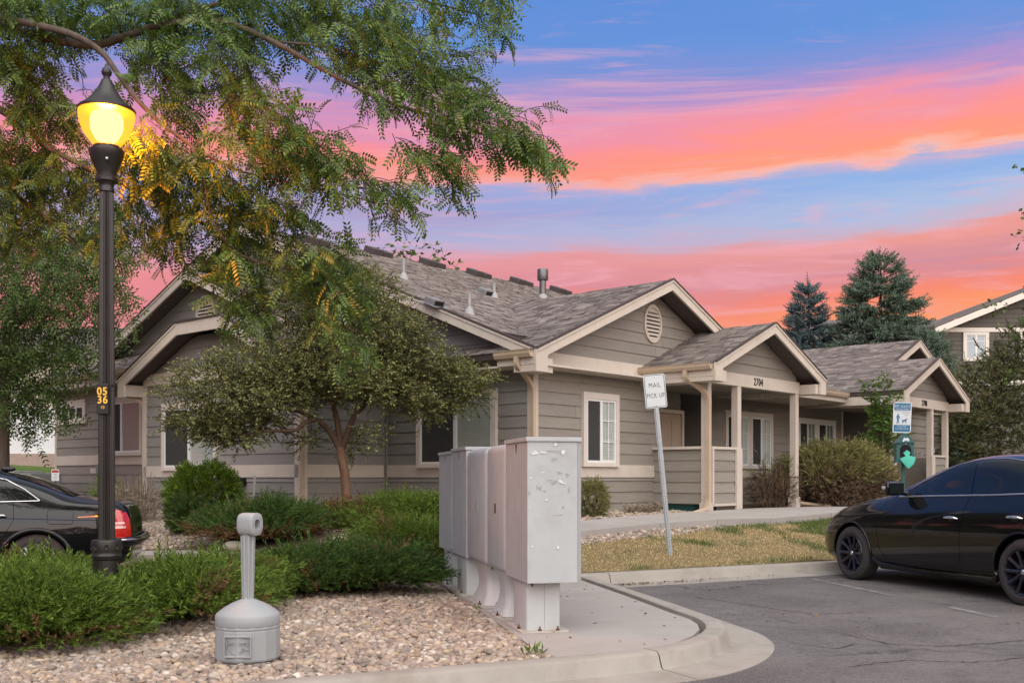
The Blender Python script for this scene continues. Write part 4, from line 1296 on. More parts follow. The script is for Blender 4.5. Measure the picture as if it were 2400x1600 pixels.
MAILBOXES = [
    (0.0, .75, 'sharp', 1.0, 'nearest grey cluster mailbox, its broad end spotted with torn paper scraps'),
    (.79, 1.545, 'round', 1.0, 'round-edged grey cluster mailbox second from the near end, dark slot on its back'),
    (1.58, 2.51, 'round', .995, 'middle grey cluster mailbox with round edges and a small label on its back'),
    (2.545, 3.38, 'sharp', 1.0, 'square-edged grey cluster mailbox second from the far end of the row'),
    (3.415, 4.27, 'sharp', .985, 'farthest grey cluster mailbox in the row, beside the juniper'),
]
for y0, y1, kind, hs, lab in MAILBOXES:
    L = y1 - y0; mid = (y0 + y1) / 2
    root = thing('cluster_mailbox', lab, 'mailbox', MORG + MA * mid + MBX * .2, MROT, 'cluster mailboxes in a row on the concrete pad')
    X0, X1, A0, A1 = -.20, .19, -L / 2, L / 2
    zb, zt = .385, 1.445 * hs
    b = MB()
    if kind == 'sharp':
        b.bbox(X0, X1, A0, A1, zb, zt, .004); cab = b.build('cabinet', M_MAIL, root)
        c = MB(); c.bbox(X0 - .012, X1 + .03, A0 - .012, A1 + .012, zt + .001, zt + .034, .005); c.build('cap', M_MAIL, root)
        c = MB(); c.add([(X0 - .002, .02, zt - .012), (X0 - .002, -.03, zt - .012), (X0 - .002, -.02, zt - .05), (X0 - .002, -.012, zt - .085), (X0 - .002, -.002, zt - .085), (X0 - .002, .008, zt - .05)], [(0, 1, 2, 3, 4, 5)]); c.build('key_slot', M_VENTBROWN, cab)
    else:
        loft_rects(b, [(zb, X0 + .03, X1 - .01, A0 + .03, A1 - .03), (zb + .02, X0 + .006, X1, A0 + .006, A1 - .006), (zb + .05, X0, X1, A0, A1), (zt - .06, X0, X1, A0, A1), (zt - .025, X0 + .006, X1, A0 + .006, A1 - .006), (zt + .005, X0 + .04, X1, A0 + .035, A1 - .035), (zt + .012, X0 + .08, X1, A0 + .07, A1 - .07)], .055, 6)
        cab = b.build('cabinet', M_MAIL, root, sharp=50)
        c = MB(); c.bbox(X0 - .003, X0 + .01, -.03, .03, .87, .955, .004); c.build('slot_plate', M_VENTBROWN if y0 < 1 else M_RESIDUE, cab)
    # door side (faces the pad)
    fr = MB(); fr.bbox(X1 + .001, X1 + .03, A0 + .004, A1 - .004, zb + .02, zt - .012, .004); fr.build('door_frame', M_GREYPLASTIC, root)
    for col in range(2):
        for row in range(6):
            ya = A0 + .03 + col * (L - .06) / 2 + .004; yb = ya + (L - .06) / 2 - .008
            za = zb + .05 + row * (zt - zb - .09) / 6; zz = za + (zt - zb - .09) / 6 - .008
            d_ = MB(); d_.bbox(X1 + .031, X1 + .037, ya, yb, za, zz, .002); dd = d_.build('mail_door', M_MAIL, root)
            k_ = MB(); k_.lathe([(.009, 0), (.009, .004), (.001, .005)], 10, M=frameM((X1 + .037, yb - .04, (za + zz) / 2), EY, EZ)); k_.build('lock', M_CHROME, dd)
    # pedestal
    p_ = MB()
    px0, px1, py0, py1 = -.17, .10, -L / 2 + .16, L / 2 - .15
    if kind == 'sharp':
        loft_rects(p_, [(.012, px0, px1, py0, py1), (zb, px0, px1, py0, py1)], .02)
    else:
        cx, hw = (px0 + px1) / 2, (px1 - px0) / 2; cy, hy = (py0 + py1) / 2, (py1 - py0) / 2
        secs = []
        for i in range(13):
            f = i / 12; w = 1 - .30 * math.sin(math.pi * min(1, f * 1.05)) ** .8 + (.12 * (1 - f) ** 2)
            secs.append((.014 + (zb + .01 - .014) * f, cx - hw * w, cx + hw * w, cy - hy * w, cy + hy * w))
        loft_rects(p_, secs, .06, 6)
    ped = p_.build('pedestal', M_PED, root, sharp=50)
    if kind == 'sharp':
        s_ = MB(); s_.box(-.028, -.024, py0 - .001, py0 + .004, .02, zb - .004); s_.build('seam', M_RESIDUE, ped)
    bp = MB(); loft_rects(bp, [(0, px0 - .055, px1 + .06, py0 - .06, py1 + .06), (.011, px0 - .055, px1 + .06, py0 - .06, py1 + .06)], .03); bp.build('base_plate', M_PLATE, root)
    if kind == 'round':
        gr = MB(); loft_rects(gr, [(-.012, px0 - .065, px1 + .06, py0 - .07, py1 + .06), (-.001, px0 - .065, px1 + .06, py0 - .07, py1 + .06)], .03); gr.build('rusty_shim', M_RUST, root)
    for bx_, by_ in ((px0 + .10, py0 - .03), (px1 - .03, py0 - .035), (px0 - .03, py0 + .12), (px1 + .03, py1 - .1)):
        bo = MB(); bo.lathe([(.014, .011), (.014, .024), (.006, .0245), (.006, .045), (.001, .046)], 8, (bx_, by_, 0), smooth=False); bo.build('anchor_bolt', M_RUST, root)
    if kind == 'round' or y0 == 0:   # rust drips and flakes under the cabinet
        for i in range(4):
            q = MB(); xx = random.uniform(X0 + .02, X1 - .1); yy = random.choice((A0 + .04, A1 - .06, A1 - .02)); hh = random.uniform(.02, .05)
            q.add([(xx, yy, zb + .002), (xx + .03, yy, zb + .002), (xx + .012, yy - .004, zb - hh), (xx, yy + .012, zb + .001)], [(0, 1, 2), (0, 2, 3)]); q.build('rust_flake', M_RUST, cab)
    if y0 == 0:
        fx = lambda x: X0 + (x - 685) / 345 * .39
        fz = lambda y: zt - (y - 95) / 970 * (zt - zb)
        rs = random.Random(5)

        def scrap(x, y, w, h, m, nm, off):
            n = 9; pts = []
            for i in range(n):
                a = 2 * math.pi * i / n; rr = rs.uniform(.35, 1.15)
                pts.append((fx(x + math.cos(a) * w / 2 * rr), A0 - off - (rs.uniform(0, .006) if nm == 'paper_scrap' else 0), fz(y - math.sin(a) * h / 2 * rr)))
            q = MB(); q.add(pts, [tuple(range(n))]); q.build(nm, m, cab)
        for x, y, w, h in ((870, 165, 190, 22), (868, 220, 54, 50), (865, 380, 70, 44), (905, 310, 44, 26), (960, 332, 34, 44), (770, 415, 46, 44), (802, 436, 40, 18), (968, 425, 22, 70), (890, 600, 76, 10), (697, 445, 18, 44), (835, 360, 90, 12), (930, 545, 30, 30), (750, 404, 14, 40)):
            scrap(x, y, w, h, M_RESIDUE, 'tape_residue', .0010)
        for x, y, w, h in ((732, 174, 70, 34), (797, 168, 46, 20), (930, 166, 36, 34), (877, 115, 24, 28), (795, 307, 26, 13), (707, 343, 24, 28), (915, 370, 52, 32), (940, 380, 30, 18), (815, 496, 28, 24), (700, 545, 20, 22), (742, 606, 12, 12), (722, 812, 26, 13), (897, 820, 22, 34)):
            scrap(x, y, w, h, M_PAPER, 'paper_scrap', .0022)

# ================================================================= lit street lamp
LX, LY = (250 - 1200) / FOC * 8.2, 8.2
LB = .10
lamp = thing('street_lamp', 'tall black fluted lamp post with a glowing acorn globe, rising from the junipers', 'street lamp', (LX, LY, 0))
b = MB(); b.lathe([(.17, LB - .1), (.17, LB + .12), (.15, LB + .16), (.125, LB + .22)], 32); b.lathe([(.104, LB + .2), (.101, .66)], 36, flute=.06); b.build('base', M_LAMP, lamp, sharp=50)
b = MB(); b.lathe([(.098, .655), (.109, .662), (.114, .69), (.108, .70), (.111, .72), (.114, .80), (.110, .812), (.066, .815)], 36); col = b.build('collar', M_LAMP, lamp, sharp=40)
for a_ in range(0, 360, 45):
    q = MB(); c_ = Vector((math.cos(R(a_ - 70)), math.sin(R(a_ - 70)), 0)); t_ = Vector((-c_.y, c_.x, 0))
    for k in range(6):
        w_ = R(60 * k); p0 = c_ * .112 + t_ * .016 * math.cos(w_) + EZ * (.757 + .024 * math.sin(w_))
        q.tube([c_ * .108 + EZ * .757, p0 + c_ * .003], [.004, .006], 6)
    q.build('rosette', M_LAMP, col)
b = MB(); b.lathe([(.0635, .80), (.060, 2.2), (.052, 3.55)], 40, flute=.13, smooth=False); b.build('shaft', M_LAMP, lamp)
b = MB(); b.lathe([(.052, 3.53), (.058, 3.535), (.058, 3.56), (.053, 3.57), (.060, 3.60), (.084, 3.615), (.086, 3.64), (.072, 3.655), (.076, 3.69), (.098, 3.74), (.122, 3.80), (.136, 3.845), (.135, 3.858), (.105, 3.862), (.10, 3.875), (.104, 3.885), (.10, 3.892)], 36); fit = b.build('fitter', M_LAMP, lamp, sharp=45)
b = MB(); b.lathe([(.012, 0), (.012, .006), (.001, .008)], 12, M=frameM((.045, -.112, 3.765), (1, .4, 0), EZ)); b.build('set_screw', M_CHROME, fit)
b = MB(); b.lathe([(.096, 3.893), (.118, 3.92), (.150, 3.96), (.180, 4.01), (.202, 4.07), (.212, 4.13), (.212, 4.165)], 40)
M_GLOBE = mat_emit('lit_globe_glass', (1.0, 0.40, 0.035), 1.6, 0.35)
b.build('globe', M_GLOBE, lamp)
b = MB(); b.lathe([(.04, 3.91), (.085, 3.95), (.12, 4.02), (.125, 4.10), (.11, 4.145), (.06, 4.156)], 24)
b.build('bulb', mat_emit('bulb_glow', (1.0, 0.76, 0.46), 5.0, 0.45), lamp)
b = MB(); b.lathe([(.211, 4.158), (.218, 4.162), (.219, 4.178), (.205, 4.192), (.172, 4.215), (.135, 4.25), (.105, 4.288), (.082, 4.322), (.062, 4.355), (.048, 4.385), (.040, 4.41), (.026, 4.42), (.024, 4.44), (.036, 4.455), (.040, 4.475), (.030, 4.50), (.016, 4.515), (.012, 4.535), (.002, 4.545)], 40); b.build('cap', M_LAMP, lamp, sharp=45)
M_PL = Matrix.Translation((0, 0, 0))
q = MB(); q.bbox(-.05, .042, -.078, -.064, 1.79, 2.03, .006); pl_ = q.build('number_plate', M_BLACKPLATE, lamp)
text('plate_number', '05', .084, M_YELLOW, pl_, frameM((-.004, -.080, 1.965), EX, EZ), sx=.92, offset=.0015)
text('plate_number', '36', .084, M_YELLOW, pl_, frameM((-.002, -.080, 1.900), EX, EZ), sx=.92, offset=.0015)
text('plate_number', '10', .034, M_YELLOW, pl_, frameM((-.002, -.080, 1.842), EX, EZ), sx=.9)
q = MB(); q.tube([(.05, -.03, 2.02), (.085, -.04, 2.02)], .008, 8); q.build('hand_screw', M_LAMP, lamp)
ld = bpy.data.lights.new('lamp_light', 'POINT'); ld.energy = 1300; ld.color = (1.0, .30, .02); ld.shadow_soft_size = .08
lo = bpy.data.objects.new('lamp_light', ld); COL.objects.link(lo); lo.parent = lamp; lo.location = (0, 0, 4.06)
# keep the lamp free of its own solid bulb: light sits round it
ld.use_shadow = True

# ================================================================= cigarette receptacle
SX, SY = (581 - 1200) / FOC * 6.69, 6.69
SZ = tz(SX, SY) + .015
ash = thing('cigarette_receptacle', 'pale grey plastic cigarette receptacle standing on the river stones', 'ashtray', (SX, SY, SZ), R(8))
b = MB()
prof = [(.172, -.02), (.176, .005), (.200, .02), (.204, .03), (.203, .205), (.200, .213), (.205, .219), (.205, .229), (.197, .236), (.198, .243), (.201, .246), (.200, .297), (.194, .306)]
b.lathe(prof, 14, smooth=False); base_ = b.build('base', M_GREYPLASTIC, ash)
b = MB(); b.lathe([(.1995, .234), (.2035, .246), (.2035, .294), (.196, .307), (.178, .322), (.14, .349), (.10, .371), (.06, .388), (.035, .398), (.03, .41)], 48); b.build('lid', M_GREYPLASTIC, ash, sharp=40)
b = MB()
for a_ in range(8):
    an = R(45 * a_ + 12); b.tube([(.030 * math.cos(an), .030 * math.sin(an), .39), (.037 * math.cos(an), .037 * math.sin(an), .80)], [.008, .010], 8)
b.lathe([(.031, .385), (.034, .82)], 24); st_ = b.build('stem', M_GREYPLASTIC, ash)
for zz in (.52, .64):
    b = MB(); b.lathe([(.0335, zz), (.036, zz + .002), (.036, zz + .005), (.0335, zz + .007)], 24); b.build('stem_ring', M_GREYPLASTIC, st_)
hd = R(-32)
HM = Matrix.Translation((0.012, 0, .872)) @ Matrix.Rotation(hd, 4, 'Z')
b = MB(); k = 24
prof2 = []
for i in range(k):
    a_ = 2 * math.pi * i / k; e_ = 3.2
    c_, s_ = math.cos(a_), math.sin(a_)
    rr = (abs(c_) ** e_ + abs(s_) ** e_) ** (-1 / e_)
    prof2.append((.061 * rr * c_, .073 * rr * s_))
rings = []
for xx, sc in ((-.066, .80), (-.056, .95), (-.04, 1.0), (.045, 1.0), (.056, .97), (.060, .90), (.060, .42), (.020, .38)):
    rings += [HM @ Vector((xx, y_ * sc, z_ * sc)) for y_, z_ in prof2]
nr = 8
b.add(rings, [(j * k + i, j * k + (i + 1) % k, (j + 1) * k + (i + 1) % k, (j + 1) * k + i) for j in range(nr - 1) for i in range(k)], True)
b.add(rings[:k], [tuple(range(k))])
b.build('head', M_GREYPLASTIC, ash, sharp=40)
b = MB(); b.add(rings[-k:], [tuple(range(k))]); b.build('hole', M_HOLE, ash)
# recessed front panel with raised lettering
an0 = R(-102)
PM = Matrix.Rotation(an0 + R(90), 4, 'Z')
b = MB()
for (x0, x1, z0, z1) in ((-.088, .088, .052, .062), (-.088, .088, .178, .186), (-.088, -.08, .062, .178), (.08, .088, .062, .178)):
    b.bbox(x0, x1, -.2085, -.192, z0, z1, .003, PM)
b.build('panel_frame', M_GREYPLASTIC, ash)
text('raised_lettering', 'Smokers', .044, M_GREYPLASTIC, ash, PM @ frameM((-.006, -.2005, .142), EX, EZ), extrude=.0035, sx=.86)
b = MB()
for rr, z_ in ((.038, .118), (.047, .118)):
    b.tube([PM @ Vector((rr * math.cos(R(a_)) - .006, -.2005, z_ + rr * .95 * math.sin(R(a_)))) for a_ in range(185, 356, 10)], .003, 6)
b.tube([PM @ Vector((.045, -.2005, .100)), PM @ Vector((.058, -.2005, .106)), PM @ Vector((.07, -.2005, .100))], .003, 6)
b.build('raised_emblem', M_GREYPLASTIC, ash)

# ================================================================= signs


def rrect(w, h, r, k=6):
    out = []
    for cx, cz, a0 in ((w / 2 - r, h / 2 - r, 0), (-w / 2 + r, h / 2 - r, 90), (-w / 2 + r, -h / 2 + r, 180), (w / 2 - r, -h / 2 + r, 270)):
        for i in range(k): a = R(a0 + 90 * i / (k - 1)); out.append((cx + r * math.cos(a), cz + r * math.sin(a)))
    return out


def plate(w, h, r, y0, th, M=None):
    b = MB(); b.prism([(M @ Vector((x, y0, z)) if M else Vector((x, y0, z))) for x, z in rrect(w, h, r)], (M.to_3x3() @ Vector((0, th, 0))) if M else (0, th, 0)); return b


def ring(w, h, r, t, y, M):
    o, i_ = rrect(w, h, r), rrect(w - 2 * t, h - 2 * t, max(.004, r - t)); n = len(o)
    b = MB(); b.add([M @ Vector((x, y, z)) for x, z in o + i_], [(j, (j + 1) % n, n + (j + 1) % n, n + j) for j in range(n)]); return b


# MAIL PICK UP
mx_, my_ = 2.11, 13.9
mz_ = tz(mx_, my_)
ms = thing('mail_sign', 'white MAIL PICK UP sign on a leaning perforated steel post in the dry lawn', 'sign', (mx_, my_, mz_))
lean = Matrix.Rotation(R(-5.4), 4, 'Y') @ Matrix.Rotation(R(4), 4, 'Z')
b = MB()
Hp = 2.42
for x0, x1, y0, y1 in ((-.016, .016, 0, .004), (-.020, -.016, 0, .028), (.016, .020, 0, .028), (-.034, -.020, .024, .028), (.020, .034, .024, .028)):
    b.box(x0, x1, y0, y1, -.2, Hp, lean)
post_ = b.build('post', M_GALV, ms)
b = MB(); z_ = .05
while z_ < 1.93:
    b.add([lean @ Vector((.0062 * math.cos(R(60 * i)), -.0008, z_ + .0062 * math.sin(R(60 * i)))) for i in range(6)], [tuple(range(6))]); z_ += .0254 * 1.35
b.build('punched_holes', M_HOLE, post_, kind='stuff')
SM = lean @ Matrix.Translation((0, 0, 2.205))
b = plate(.292, .452, .03, -.006, .003, SM); sp_ = b.build('sign_plate', M_SIGNWHITE, ms)
ring(.272, .432, .024, .0075, -.0066, SM).build('border', M_NUM, sp_)
text('lettering', 'MAIL', .088, M_NUM, sp_, SM @ frameM((0, -.0066, .075), EX, EZ), extrude=.0003, sx=.80)
text('lettering', 'PICK UP', .088, M_NUM, sp_, SM @ frameM((0, -.0066, -.062), EX, EZ), extrude=.0003, sx=.70)
for z_ in (.19, -.187):
    q = MB(); q.lathe([(.009, 0), (.008, .006), (.001, .008)], 10, M=SM @ frameM((0, -.006, z_), EX, EZ)); q.build('bolt', M_CHROME, sp_)

# pet waste station
ps = Vector((5.80, 15.5, 0)); ps.z = tz(5.8, 15.5)
pet = thing('pet_waste_station', 'dark green pet waste dispenser with blue and white sign and a teal bag hanging out', 'waste station', ps, R(-10))
b = MB(); b.bbox(-.022, .022, -.02, .02, -.2, 2.10 - ps.z, .003); b.build('post', M_TEALBOX, pet)
dz = -ps.z
b = MB(); b.bbox(-.125, .125, -.16, .04, 1.535 + dz, 1.80 + dz, .008); b.box(-.14, .14, -.175, .05, 1.515 + dz, 1.54 + dz); bx_ = b.build('dispenser_box', M_TEALBOX, pet)
b = MB(); b.prism([(-.145, -.185, 1.80 + dz), (.145, -.185, 1.80 + dz), (0, -.185, 1.95 + dz)], (0, .25, 0)); b.build('peaked_roof', M_TEALBOX, pet)
b = MB(); n_ = 10; pts = [(-.075, -.1615, 1.57 + dz), (.085, -.1615, 1.57 + dz)] + [(.005 + .08 * math.cos(math.pi * i / n_), -.1615, 1.70 + dz + .08 * math.sin(math.pi * i / n_)) for i in range(n_ + 1)]
b.add(pts, [tuple(range(len(pts)))]); b.build('bag_opening', M_DARK, bx_)
q = MB(); q.lathe([(.012, 0), (.010, .006), (.001, .008)], 10, M=frameM((.005, -.162, 1.785 + dz), EX, EZ)); q.build('lock', M_CHROME, bx_)
b = MB(); b.add([(-.035, -.19, 1.86 + dz), (-.02, -.19, 1.885 + dz), (.0, -.19, 1.872 + dz), (.03, -.19, 1.88 + dz), (.05, -.19, 1.862 + dz), (.052, -.19, 1.832 + dz), (.035, -.19, 1.826 + dz), (.0, -.19, 1.84 + dz), (-.03, -.19, 1.818 + dz), (-.045, -.19, 1.83 + dz)], [tuple(range(10))]); b.build('white_emblem', M_SIGNWHITE, pet)
b = MB()
V_ = [(-.03, -.163, 1.66 + dz), (.02, -.175, 1.70 + dz), (.07, -.163, 1.665 + dz), (.05, -.19, 1.62 + dz), (.0, -.195, 1.61 + dz), (-.085, -.21, 1.575 + dz), (.025, -.235, 1.56 + dz), (.14, -.205, 1.59 + dz), (.105, -.222, 1.49 + dz), (.03, -.235, 1.425 + dz), (-.03, -.222, 1.49 + dz)]
b.add(V_, [(0, 1, 4), (1, 3, 4), (1, 2, 3), (4, 3, 6), (5, 4, 6), (3, 7, 6), (5, 6, 10), (6, 8, 9), (6, 7, 8), (6, 9, 10)], True)
b.build('teal_bag', M_TEALBAG, pet)
SM = Matrix.Translation((-.02, -.03, 2.185 + dz)) @ Matrix.Rotation(R(2), 4, 'Y')
sp_ = plate(.258, .455, .03, -.003, .003, SM).build('sign_plate', M_SIGNWHITE, pet)


def panel(x0, x1, z0, z1, y=-.0036, m=M_SIGNBLUE, nm='printed_band'):
    q = MB(); q.add([SM @ Vector(p) for p in ((x0, y, z0), (x1, y, z0), (x1, y, z1), (x0, y, z1))], [(0, 1, 2, 3)]); return q.build(nm, m, sp_)


panel(-.115, .115, .105, .212); panel(-.115, .115, -.212, -.11)
T = lambda s_, size, z, m, x=0, sx=.8, off=0.0: text('lettering', s_, size, m, sp_, SM @ frameM((x, -.0042, z), EX, EZ), extrude=.0002, sx=sx, offset=off)
T('PET WASTE', .052, .162, M_SIGNWHITE, sx=.72); T('TRANSMITS DISEASE', .026, .124, M_SIGNWHITE, sx=.74)
T('LEASH CURB AND CLEAN UP', .019, .088, M_NUM, sx=.76); T('AFTER YOUR', .019, .062, M_NUM, .05, .8); T('DOG', .019, .034, M_NUM, .06, .8)
T('PLEASE KEEP', .028, -.135, M_SIGNWHITE, sx=.8); T('THIS AREA CLEAN', .028, -.168, M_SIGNWHITE, sx=.74)
q = MB()   # walking figure and dog pictograms
for poly in ([(-.066, .048), (-.058, .058), (-.048, .056), (-.044, .046), (-.050, .038), (-.062, .038)],
             [(-.078, .030), (-.064, .036), (-.048, .034), (-.036, .005), (-.022, -.012), (-.026, -.018), (-.042, -.006), (-.048, .006), (-.046, -.03), (-.04, -.085), (-.032, -.09), (-.05, -.092), (-.056, -.04), (-.064, -.088), (-.056, -.093), (-.078, -.093), (-.072, -.03), (-.08, .0)],
             [(.002, -.058), (-.012, -.045), (-.006, -.05), (.01, -.035), (.04, -.034), (.052, -.02), (.058, -.012), (.068, -.014), (.078, -.022), (.064, -.028), (.060, -.05), (.058, -.09), (.05, -.09), (.048, -.06), (.022, -.058), (.016, -.072), (.018, -.09), (.008, -.09), (.004, -.072)]):
    q.add([SM @ Vector((x, -.0042, z)) for x, z in poly], [tuple(range(len(poly)))])
q.build('pictogram', M_SIGNBLUE, sp_)

# little yard sign by the far left wall
ys = thing('yard_sign', 'small white notice with a red header on a stake beside the utility boxes', 'sign', (-7.95, 18.2, tz(-7.95, 18.2)), R(12))
zz = W(0, 1113, 18.2).z - tz(-7.95, 18.2)
b = MB(); b.box(-.012, .012, 0, .01, -.1, zz); b.build('stake', M_BLACKTRIM, ys)
b = MB(); b.bbox(-.062, .062, -.012, -.004, zz - .10, zz + .10, .003); s_ = b.build('notice', M_SIGNWHITE, ys)
b = MB(); b.box(-.054, .054, -.0135, -.0125, zz + .045, zz + .088); b.build('red_header', M_SIGNRED, s_)
for dz_, w_ in ((.02, .03), (-.0, .02), (-.035, .04), (-.07, .03)):
    b = MB(); b.box(-w_, w_, -.0135, -.0125, zz + dz_ - .006, zz + dz_ + .006); b.build('print_line', M_RESIDUE, s_)

# air conditioner units by the left wall
for i, (t, u) in enumerate(((-2.5, 12.9), (-2.4, 14.0))):
    p = H(t, u); z_ = tz(p.x, p.y)
    ac = thing('air_conditioner', ('grey air conditioner unit under the small high window', 'grey air conditioner unit at the far left corner of the house')[i], 'air conditioner', (p.x, p.y, z_), HYAW, 'air conditioners beside the left wall')
    b = MB(); b.bbox(-.36, .36, -.36, .36, 0, .62, .02); b.build('casing', M_GREYPLASTIC, ac)
    for k in range(9):
        b = MB(); b.box(-.365, -.361, -.30, .30, .07 + k * .055, .10 + k * .055); b.build('grille_slot', M_DARK, ac)

# bare steel stake standing in the juniper
p = Vector((-3.85, 15.5, tz(-3.85, 15.5)))
sk = thing('metal_stake', 'bare rusty steel stake with a bent bracket standing in the back juniper', 'stake', p)
b = MB(); b.box(-.016, .016, -.003, .003, -.1, W(0, 1113, 15.5).z - p.z, Matrix.Rotation(R(2), 4, 'Y')); b.build('post', M_METALPIPE, sk)
b = MB(); b.bbox(-.05, .012, -.012, -.004, .62, .70, .003); b.box(-.05, -.035, -.012, .03, .35, .70); b.build('bracket', M_METALPIPE, sk)

# jug and small tray on the far porch rail
p = H(15.38, -1.12); jug = thing('plastic_jug', 'translucent white plastic jug standing on the far porch rail', 'jug', (p.x, p.y, 1.885))
b = MB(); b.lathe([(.075, 0), (.085, .02), (.085, .17), (.06, .22), (.025, .25), (.025, .275), (.001, .276)], 20); b.build('body', mat('milky_plastic', (.62, .64, .66), .4, .4, translucent=.3), jug)
b = MB(); b.lathe([(.028, .262), (.028, .29), (.001, .292)], 14); b.build('lid', M_SIGNWHITE, jug)
b = MB(); b.tube([(.06, -.01, .2), (.11, -.01, .19), (.11, -.01, .1), (.08, -.01, .07)], .012, 8); b.build('handle', M_SIGNWHITE, jug)
p = H(15.38, -.75); tr = thing('seedling_tray', 'low pale tray left on the far porch rail beside the jug', 'tray', (p.x, p.y, 1.885), HYAW)
b = MB(); b.bbox(-.04, .04, -.16, .16, 0, .03, .006); b.build('tray', M_SIGNWHITE, tr)
for k in range(3):
    b = MB(); b.lathe([(.03, .03), (.04, .08), (.035, .08), (.001, .06)], 12, (0, -.1 + .1 * k, 0)); b.build('cup', M_RESIDUE, tr)

# bin glimpsed under the half wall
p = H(4.15, -.55); bn = thing('storage_tub', 'dark storage tub pushed under the near porch half wall', 'tub', (p.x, p.y, .646), HYAW)
b = MB(); b.bbox(-.42, .42, -.3, .3, 0, .26, .03); b.build('tub', M_TEALBOX, bn)
b = MB(); b.bbox(-.45, .45, -.33, .33, .261, .29, .01); b.build('lid', M_BLACKTRIM, bn)

# ================================================================= far buildings and fence
# white vinyl fence on a low block wall, far left
fz = 1.78
fence = thing('vinyl_fence', 'white vinyl privacy fence on a low pinkish block wall, far left', 'fence', (-17.0, 35, 0))
fx0, fx1 = -26.0, -13.2
b = MB(); b.box(fx0 + 17, fx1 + 17, .05, .35, fz - .4, fz + .30); w_ = b.build('block_wall', M_PINKWALL, fence)
x = fx0
while x < fx1:
    b = MB(); b.bbox(x + 17 - .065, x + 17 + .065, .1, .23, fz + .301, fz + 1.95, .01); b.prism([(x + 17 - .075, .09, fz + 1.951), (x + 17 + .075, .09, fz + 1.951), (x + 17, .09, fz + 2.0)], (0, .15, 0)); b.build('fence_post', M_VINYLFENCE, fence)
    b = MB(); b.box(x + 17 + .067, x + 17 + 2.33, .13, .20, fz + 1.0 + .70, fz + 1.0 + .84); b.box(x + 17 + .067, x + 17 + 2.33, .13, .20, fz + .32, fz + .45); b.build('fence_rail', M_VINYLFENCE, fence)
    for k in range(15):
        b = MB(); xa = x + 17 + .07 + k * .1505; b.bbox(xa + .001, xa + .1495, .145, .185, fz + .451, fz + 1.70, .004); b.build('fence_board', M_VINYLFENCE, fence)
    x += 2.4
# beige house behind that fence
bh = thing('beige_house', 'beige house wall showing over the white fence behind the left tree', 'house', (-22, 50, 0))
b = MB(); b.box(-14, 9, 0, 8, 1, 7.0); b.build('wall', M_BEIGE, bh)
b = MB(); b.prism([(-14.5, -.6, 6.9), (-14.5, 8.6, 6.9), (-14.5, 4, 9)], (24, 0, 0)); b.build('roof', M_DECK, bh)
for xx in (-9, -3, 3, 6.5):
    b = MB(); b.bbox(xx, xx + 1.4, -.08, .0, 3.4, 5.0, .02); w2 = b.build('window', M_LTTRIM, bh)
    b = MB(); b.box(xx + .12, xx + 1.28, -.09, -.081, 3.52, 4.88); b.build('pane', M_CARGLASS, w2)

# two storey dark building, far right
FD = 46.0
fb = thing('two_storey_building', 'dark grey two storey building with pale trim behind the spruces, far right', 'building', (0, 0, 0))


def FP(px, py, dy=0.0): return W(px, py, FD) + Vector((0, dy, 0))


xl, xr = FP(2192, 0).x, FP(2192, 0).x + 13.0
ze = FP(0, 767).z; zlow = 0.5
pitchb = .36
xa = FP(2180, 0).x; za = FP(0, 772).z; xm = xa + 7.0; zm = za + 7.0 * .40
b = MB(); b.prism([(xl, FD, zlow), (xr, FD, zlow), (xr, FD, za - .3), (xm, FD, zm - .35), (xl, FD, za - .1)], (0, 14, 0)); wl_ = b.build('wall', M_DKSIDE, fb)
z_ = zlow
while z_ < zm - .5:   # lap boards
    lim0, lim1 = xl + .02, xr - .02
    if z_ > za - .2: k = (z_ - za + .35) / .40; lim0, lim1 = xa + k + .12, 2 * xm - xa - k - .12
    if lim1 > lim0: q = MB(); q.add([(lim0, FD - .03, z_), (lim1, FD - .03, z_), (lim1, FD - .008, z_ + .2), (lim0, FD - .008, z_ + .2), (lim0, FD, z_), (lim1, FD, z_)], [(0, 1, 2, 3), (4, 5, 1, 0)]); q.build('siding_board', M_DKSIDE, wl_)
    z_ += .2
for z0, z1 in ((FP(0, 778).z, FP(0, 768).z), (FP(0, 903).z, FP(0, 891).z)):
    b = MB(); b.box(xl - .02, xr, FD - .06, FD - .001, z0, z1); b.build('band_board', M_LTTRIM, fb)
b = MB(); b.box(xl - .03, xl + .12, FD - .058, FD - .001, zlow, FP(0, 779).z); b.build('corner_board', M_LTTRIM, fb)
for s in (1, -1):
    mkb = lambda a, z: Vector((a, FD - .55, z))
    x0_ = xa if s > 0 else 2 * xm - xa
    b = MB(); b.prism([mkb(x0_, za), mkb(xm, zm), mkb(xm, zm - .28), mkb(x0_, za - .28)], (0, .06, 0)); b.build('rake_board', M_LTTRIM, fb)
    b = MB(); b.prism([mkb(x0_ - s * .05, za + .01), mkb(xm, zm + .02), mkb(xm, zm + .10), mkb(x0_ - s * .05, za + .09)], (0, 15, 0)); b.build('roof', M_SHINGLE, fb)
b = MB(); b.prism([(xa - 4, FD + 3.2, za - .1), (xa - 4, FD + 6.5, za + 1.4), (xa - 4, FD + 9, za - .1)], (12, 0, 0)); b.build('roof', M_SHINGLE, fb)
b = MB(); b.bbox(FP(2240, 0).x, FP(2240, 0).x + .5, FD + 6.2, FD + 6.6, za + 1.3, za + 1.55, .03); b.build('ridge_vent', M_VENTBROWN, fb)
